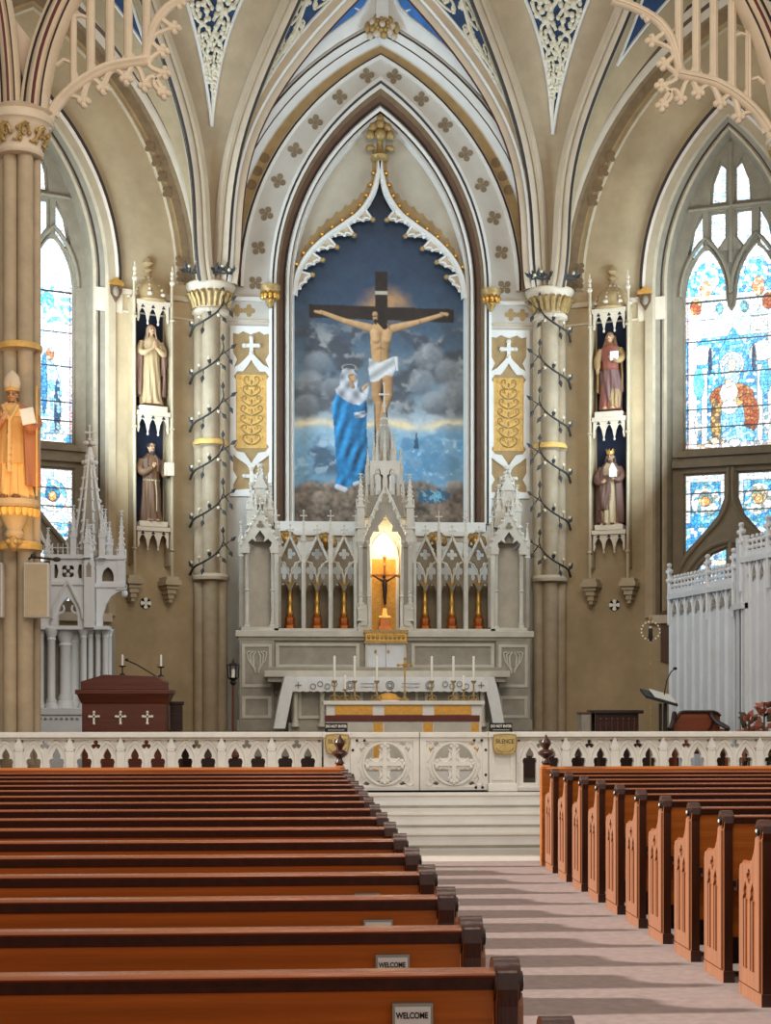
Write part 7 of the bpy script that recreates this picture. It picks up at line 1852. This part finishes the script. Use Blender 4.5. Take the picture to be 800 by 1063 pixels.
# brown panel on the wall
a = wp(686, 635); b = wp(697, 690); m = MB(); m.prism([[(a[0], b[1] + .06), (b[0], b[1]), (b[0], a[1] + .04), (a[0], a[1])]], 0, .05, 'rib_brown', FS[1])
tag(m.build('wall_panel', bevel=.006), 'narrow brown wooden panel on the wall left of the white screen', 'panel')
# sanctuary monstrance-like ring on a pole
Yk = 22.6; c = at(675, 655, Yk); t = thing('sunburst_staff', 'thin pole topped by a small radiant ring with a figure, right of the altar', 'staff', (c.x, Yk, ZS))
m = MB(); m.lathe([(.12, 0), (.12, .03), (.02, .06), (.011, .1), (.011, c.z - .16 - ZS)], (c.x, Yk, ZS), 'gold_old', 8); m.build('pole', t, smooth=50)
m = MB(); R1 = .125; m.tube([(c.x + R1 * math.cos(k * PI / 12), Yk, c.z + R1 * math.sin(k * PI / 12)) for k in range(24)], .008, 'gold_old', 5, True)
for k in range(16): a = k * PI / 8 + PI / 16; m.ball((c.x + (R1 + .012) * math.cos(a), Yk, c.z + (R1 + .012) * math.sin(a)), .017, 'wax', 6, 4)
m.ball((c.x, Yk, c.z + R1 + .05), (.03, .02, .04), 'gold_old', 8, 5); m.build('ring', t, smooth=50)
m = MB(); m.lathe([(.03, -.15), (.04, -.10), (.03, -.02), (.035, .02), (.01, .05)], (c.x, Yk, c.z), 'iron', 8); m.ball((c.x, Yk, c.z + .05), .02, 'wax', 8, 6); m.build('small_figure', t, smooth=50)
# low side table / bench
Yt = 21.2; x0, x1 = X_(616, Yt), X_(668, Yt); zt = Z_(737, Yt, 640); t = thing('side_table', 'small dark wooden table with arcaded apron right of the altar', 'table', ((x0 + x1) / 2, Yt, ZS))
m = MB(); m.box(x0, x1, Yt, Yt + .5, zt - .05, zt, 'walnut_dark'); m.build('tabletop', t, bevel=.01)
m = MB(); a, b = x0 + .05, x1 - .06; za, zb2 = zt - .36, zt - .05; m.box(a, b, Yt + .07, Yt + .12, za, zb2, 'walnut_dark')
for k in range(7): u = a + .06 + k * (b - a - .12) / 6; m.tube([(u, Yt + .06, za + .02), (u, Yt + .06, zb2 - .06)], .014, 'walnut', 6); m.ball((u, Yt + .055, zb2 - .08), (.028, .015, .02), 'walnut', 6, 4)
m.box(a - .01, b + .01, Yt + .04, Yt + .14, za - .03, za + .01, 'walnut_dark'); m.build('apron', t)
for u in (a, b - .05):
    for y in (Yt + .06, Yt + .40): m = MB(); m.box(u, u + .05, y, y + .05, ZS, zt - .05, 'walnut_dark'); m.build('leg', t)
m = MB(); x2 = X_(613, Yt) - .10; m.box(x2 - .02, x2 + .10, Yt + .05, Yt + .35, zt - .34, zt - .06, 'marble_grey'); m.box(x2 - .03, x2 + .11, Yt + .04, Yt + .36, zt - .06, zt - .03, 'walnut'); m.box(x2 - .02, x2 + .1, Yt + .06, Yt + .34, ZS, zt - .34, 'walnut_dark')
tag(m.build('stool', bevel=.006), 'small pale-sided stool against the left end of the dark side table', 'stool')
# lectern with microphone
Ye = 20.4; t = thing('slim_lectern', 'slim black lectern with tilted pale-edged desk right of the dark table', 'lectern', (X_(688, Ye), Ye, ZS)); c = X_(688, Ye)
m = MB(); m.box(c - .045, c - .015, Ye, Ye + .05, ZS, 1.66, 'black'); m.box(c + .015, c + .055, Ye, Ye + .05, ZS, 1.66, 'iron'); m.build('column', t)
m = MB(); m.lathe([(.2, 0), (.2, .03), (.05, .06)], (c, Ye + .03, ZS), 'black', 12); m.build('foot', t)
m = MB(); p0, p1 = at(670, 722, Ye - .12), at(703, 731, Ye - .12); dz = p0.z - p1.z
vs = [(p0.x, Ye - .14, p0.z), (p1.x, Ye - .14, p1.z), (p1.x, Ye + .22, p1.z + .10), (p0.x, Ye + .22, p0.z + .10)]
m.add(vs + [(a, b, c_ - .035) for a, b, c_ in vs], [(0, 1, 2, 3), (4, 7, 6, 5), (0, 4, 5, 1), (1, 5, 6, 2), (2, 6, 7, 3), (3, 7, 4, 0)], 'black'); m.build('desk', t)
m = MB(); m.add([(vs[0][0] + .12, Ye - .12, vs[0][2] - .02), (vs[1][0] - .02, Ye - .12, vs[1][2] + .012), (vs[2][0] - .02, Ye + .2, vs[2][2] + .012), (vs[3][0] + .12, Ye + .2, vs[3][2] - .02), (vs[0][0] + .12, Ye - .12, vs[0][2] - .005), (vs[1][0] - .02, Ye - .12, vs[1][2] + .03), (vs[2][0] - .02, Ye + .2, vs[2][2] + .03), (vs[3][0] + .12, Ye + .2, vs[3][2] - .005)], [(0, 1, 2, 3), (4, 7, 6, 5), (0, 4, 5, 1), (1, 5, 6, 2), (2, 6, 7, 3), (3, 7, 4, 0)], 'paper'); 
tag(m.build('open_missal'), 'white open book lying on the slim black lectern', 'book')
m = MB(); m.tube([at(px, py, Ye + .1) for px, py in ((689, 724), (690, 716), (692, 706), (696, 698), (700, 694))], .008, 'iron', 6); q = at(700.5, 694, Ye + .1); m.ball(q[:], (.03, .02, .022), 'black', 8, 6)
tag(m.build('lectern_microphone', smooth=50), 'black gooseneck microphone rising from the slim lectern', 'microphone')
# settee
Ys = 21.0; x0, x1 = X_(694, Ys), X_(757, Ys); zt = Z_(739, Ys, 720); t = thing('settee', 'reddish wooden settee with rolled dark arms in front of the white screen', 'settee', ((x0 + x1) / 2, Ys, ZS))
m = MB(); bk = [(x0 + .10, .95), (x0 + .12, zt - .20), (x0 + .2, zt - .10), (x0 + .26, zt - .01), (x0 + .32, zt), (x1 - .12, zt), (x1 - .06, zt - .02), (x1 - .02, zt - .06), (x1 - .02, .95)]; plate(m, [bk], Ys + .40, Ys + .46, 'settee'); m.build('backrest', t, bevel=.008)
m = MB(); m.tube([(x, Ys + .39, z) for x, z in bk[1:-1]], .022, 'walnut_dark', 8); m.build('top_rail', t, smooth=50)
m = MB(); m.box(x0 + .08, x1 - .04, Ys - .05, Ys + .42, .98, 1.06, 'settee'); m.build('seat', t, bevel=.015)
for k, (xx, sg) in enumerate(((x0 + .08, 1), (x1 - .06, -1))):
    m = MB(); L = spline([(xx + sg * .10, Ys + .40, zt - .02), (xx + sg * .04, Ys + .25, zt - .14), (xx - sg * .04, Ys + .05, zt - .22), (xx - sg * .10 * (k == 0), Ys - .08, zt - .25)], 5); m.tube(L, .035, 'walnut_dark', 8); m.box(xx - .02, xx + .02, Ys - .06, Ys + .42, ZS, zt - .24, 'settee'); m.build('arm', t, smooth=40)
for a in (x0 + .1, x1 - .1): m = MB(); m.box(a - .03, a + .03, Ys - .04, Ys + .02, ZS, .98, 'walnut_dark'); m.build('leg', t)
m = MB(); pts = spline([(x1 - .5, Ys + .38, 1.12, ), (x1 - .3, Ys + .38, 1.20), (x1 - .16, Ys + .38, 1.32), (x1 - .10, Ys + .38, zt - .03)], 5); m.tube(pts, .018, 'walnut_dark', 6); m.build('back_moulding', t, smooth=50)
# potted reddish plants at the foot of the screen
for px, py, hh, lb in ((777, 757, .24, 'smaller reddish leafy plant behind the rail at the far right'), (793, 757, .40, 'taller reddish leafy plant behind the rail at the far right')):
    Yn = 19.6; c = at(px, py, Yn); zb3 = ZS; ztop = c.z + hh; t = thing('potted_plant', lb, 'plant', (c.x, Yn, zb3), 'reddish plants by the screen'); rr = random.Random(px)
    m = MB(); m.lathe([(.09, 0), (.11, .18), (.12, .2), (.1, .2)], (c.x, Yn, zb3), 'walnut', 12); m.build('pot', t, smooth=40)
    m = MB()
    for k in range(60):
        z = rr.uniform(zb3 + .25, ztop - .08); f = (z - zb3) / (ztop - zb3); a = rr.uniform(0, 2 * PI); R2 = .14 * (1.05 - f) + .02
        leaf(m, (c.x + R2 * .4 * math.cos(a), Yn + R2 * .4 * math.sin(a), z), (math.cos(a), math.sin(a), rr.uniform(.3, 1.2)), .14, .04, 'petal' if k % 3 else 'leaf_green')
    m.tube([(c.x, Yn, zb3 + .18), (c.x, Yn, ztop - .05)], .012, 'leaf_green', 5); m.build('leaves', t)
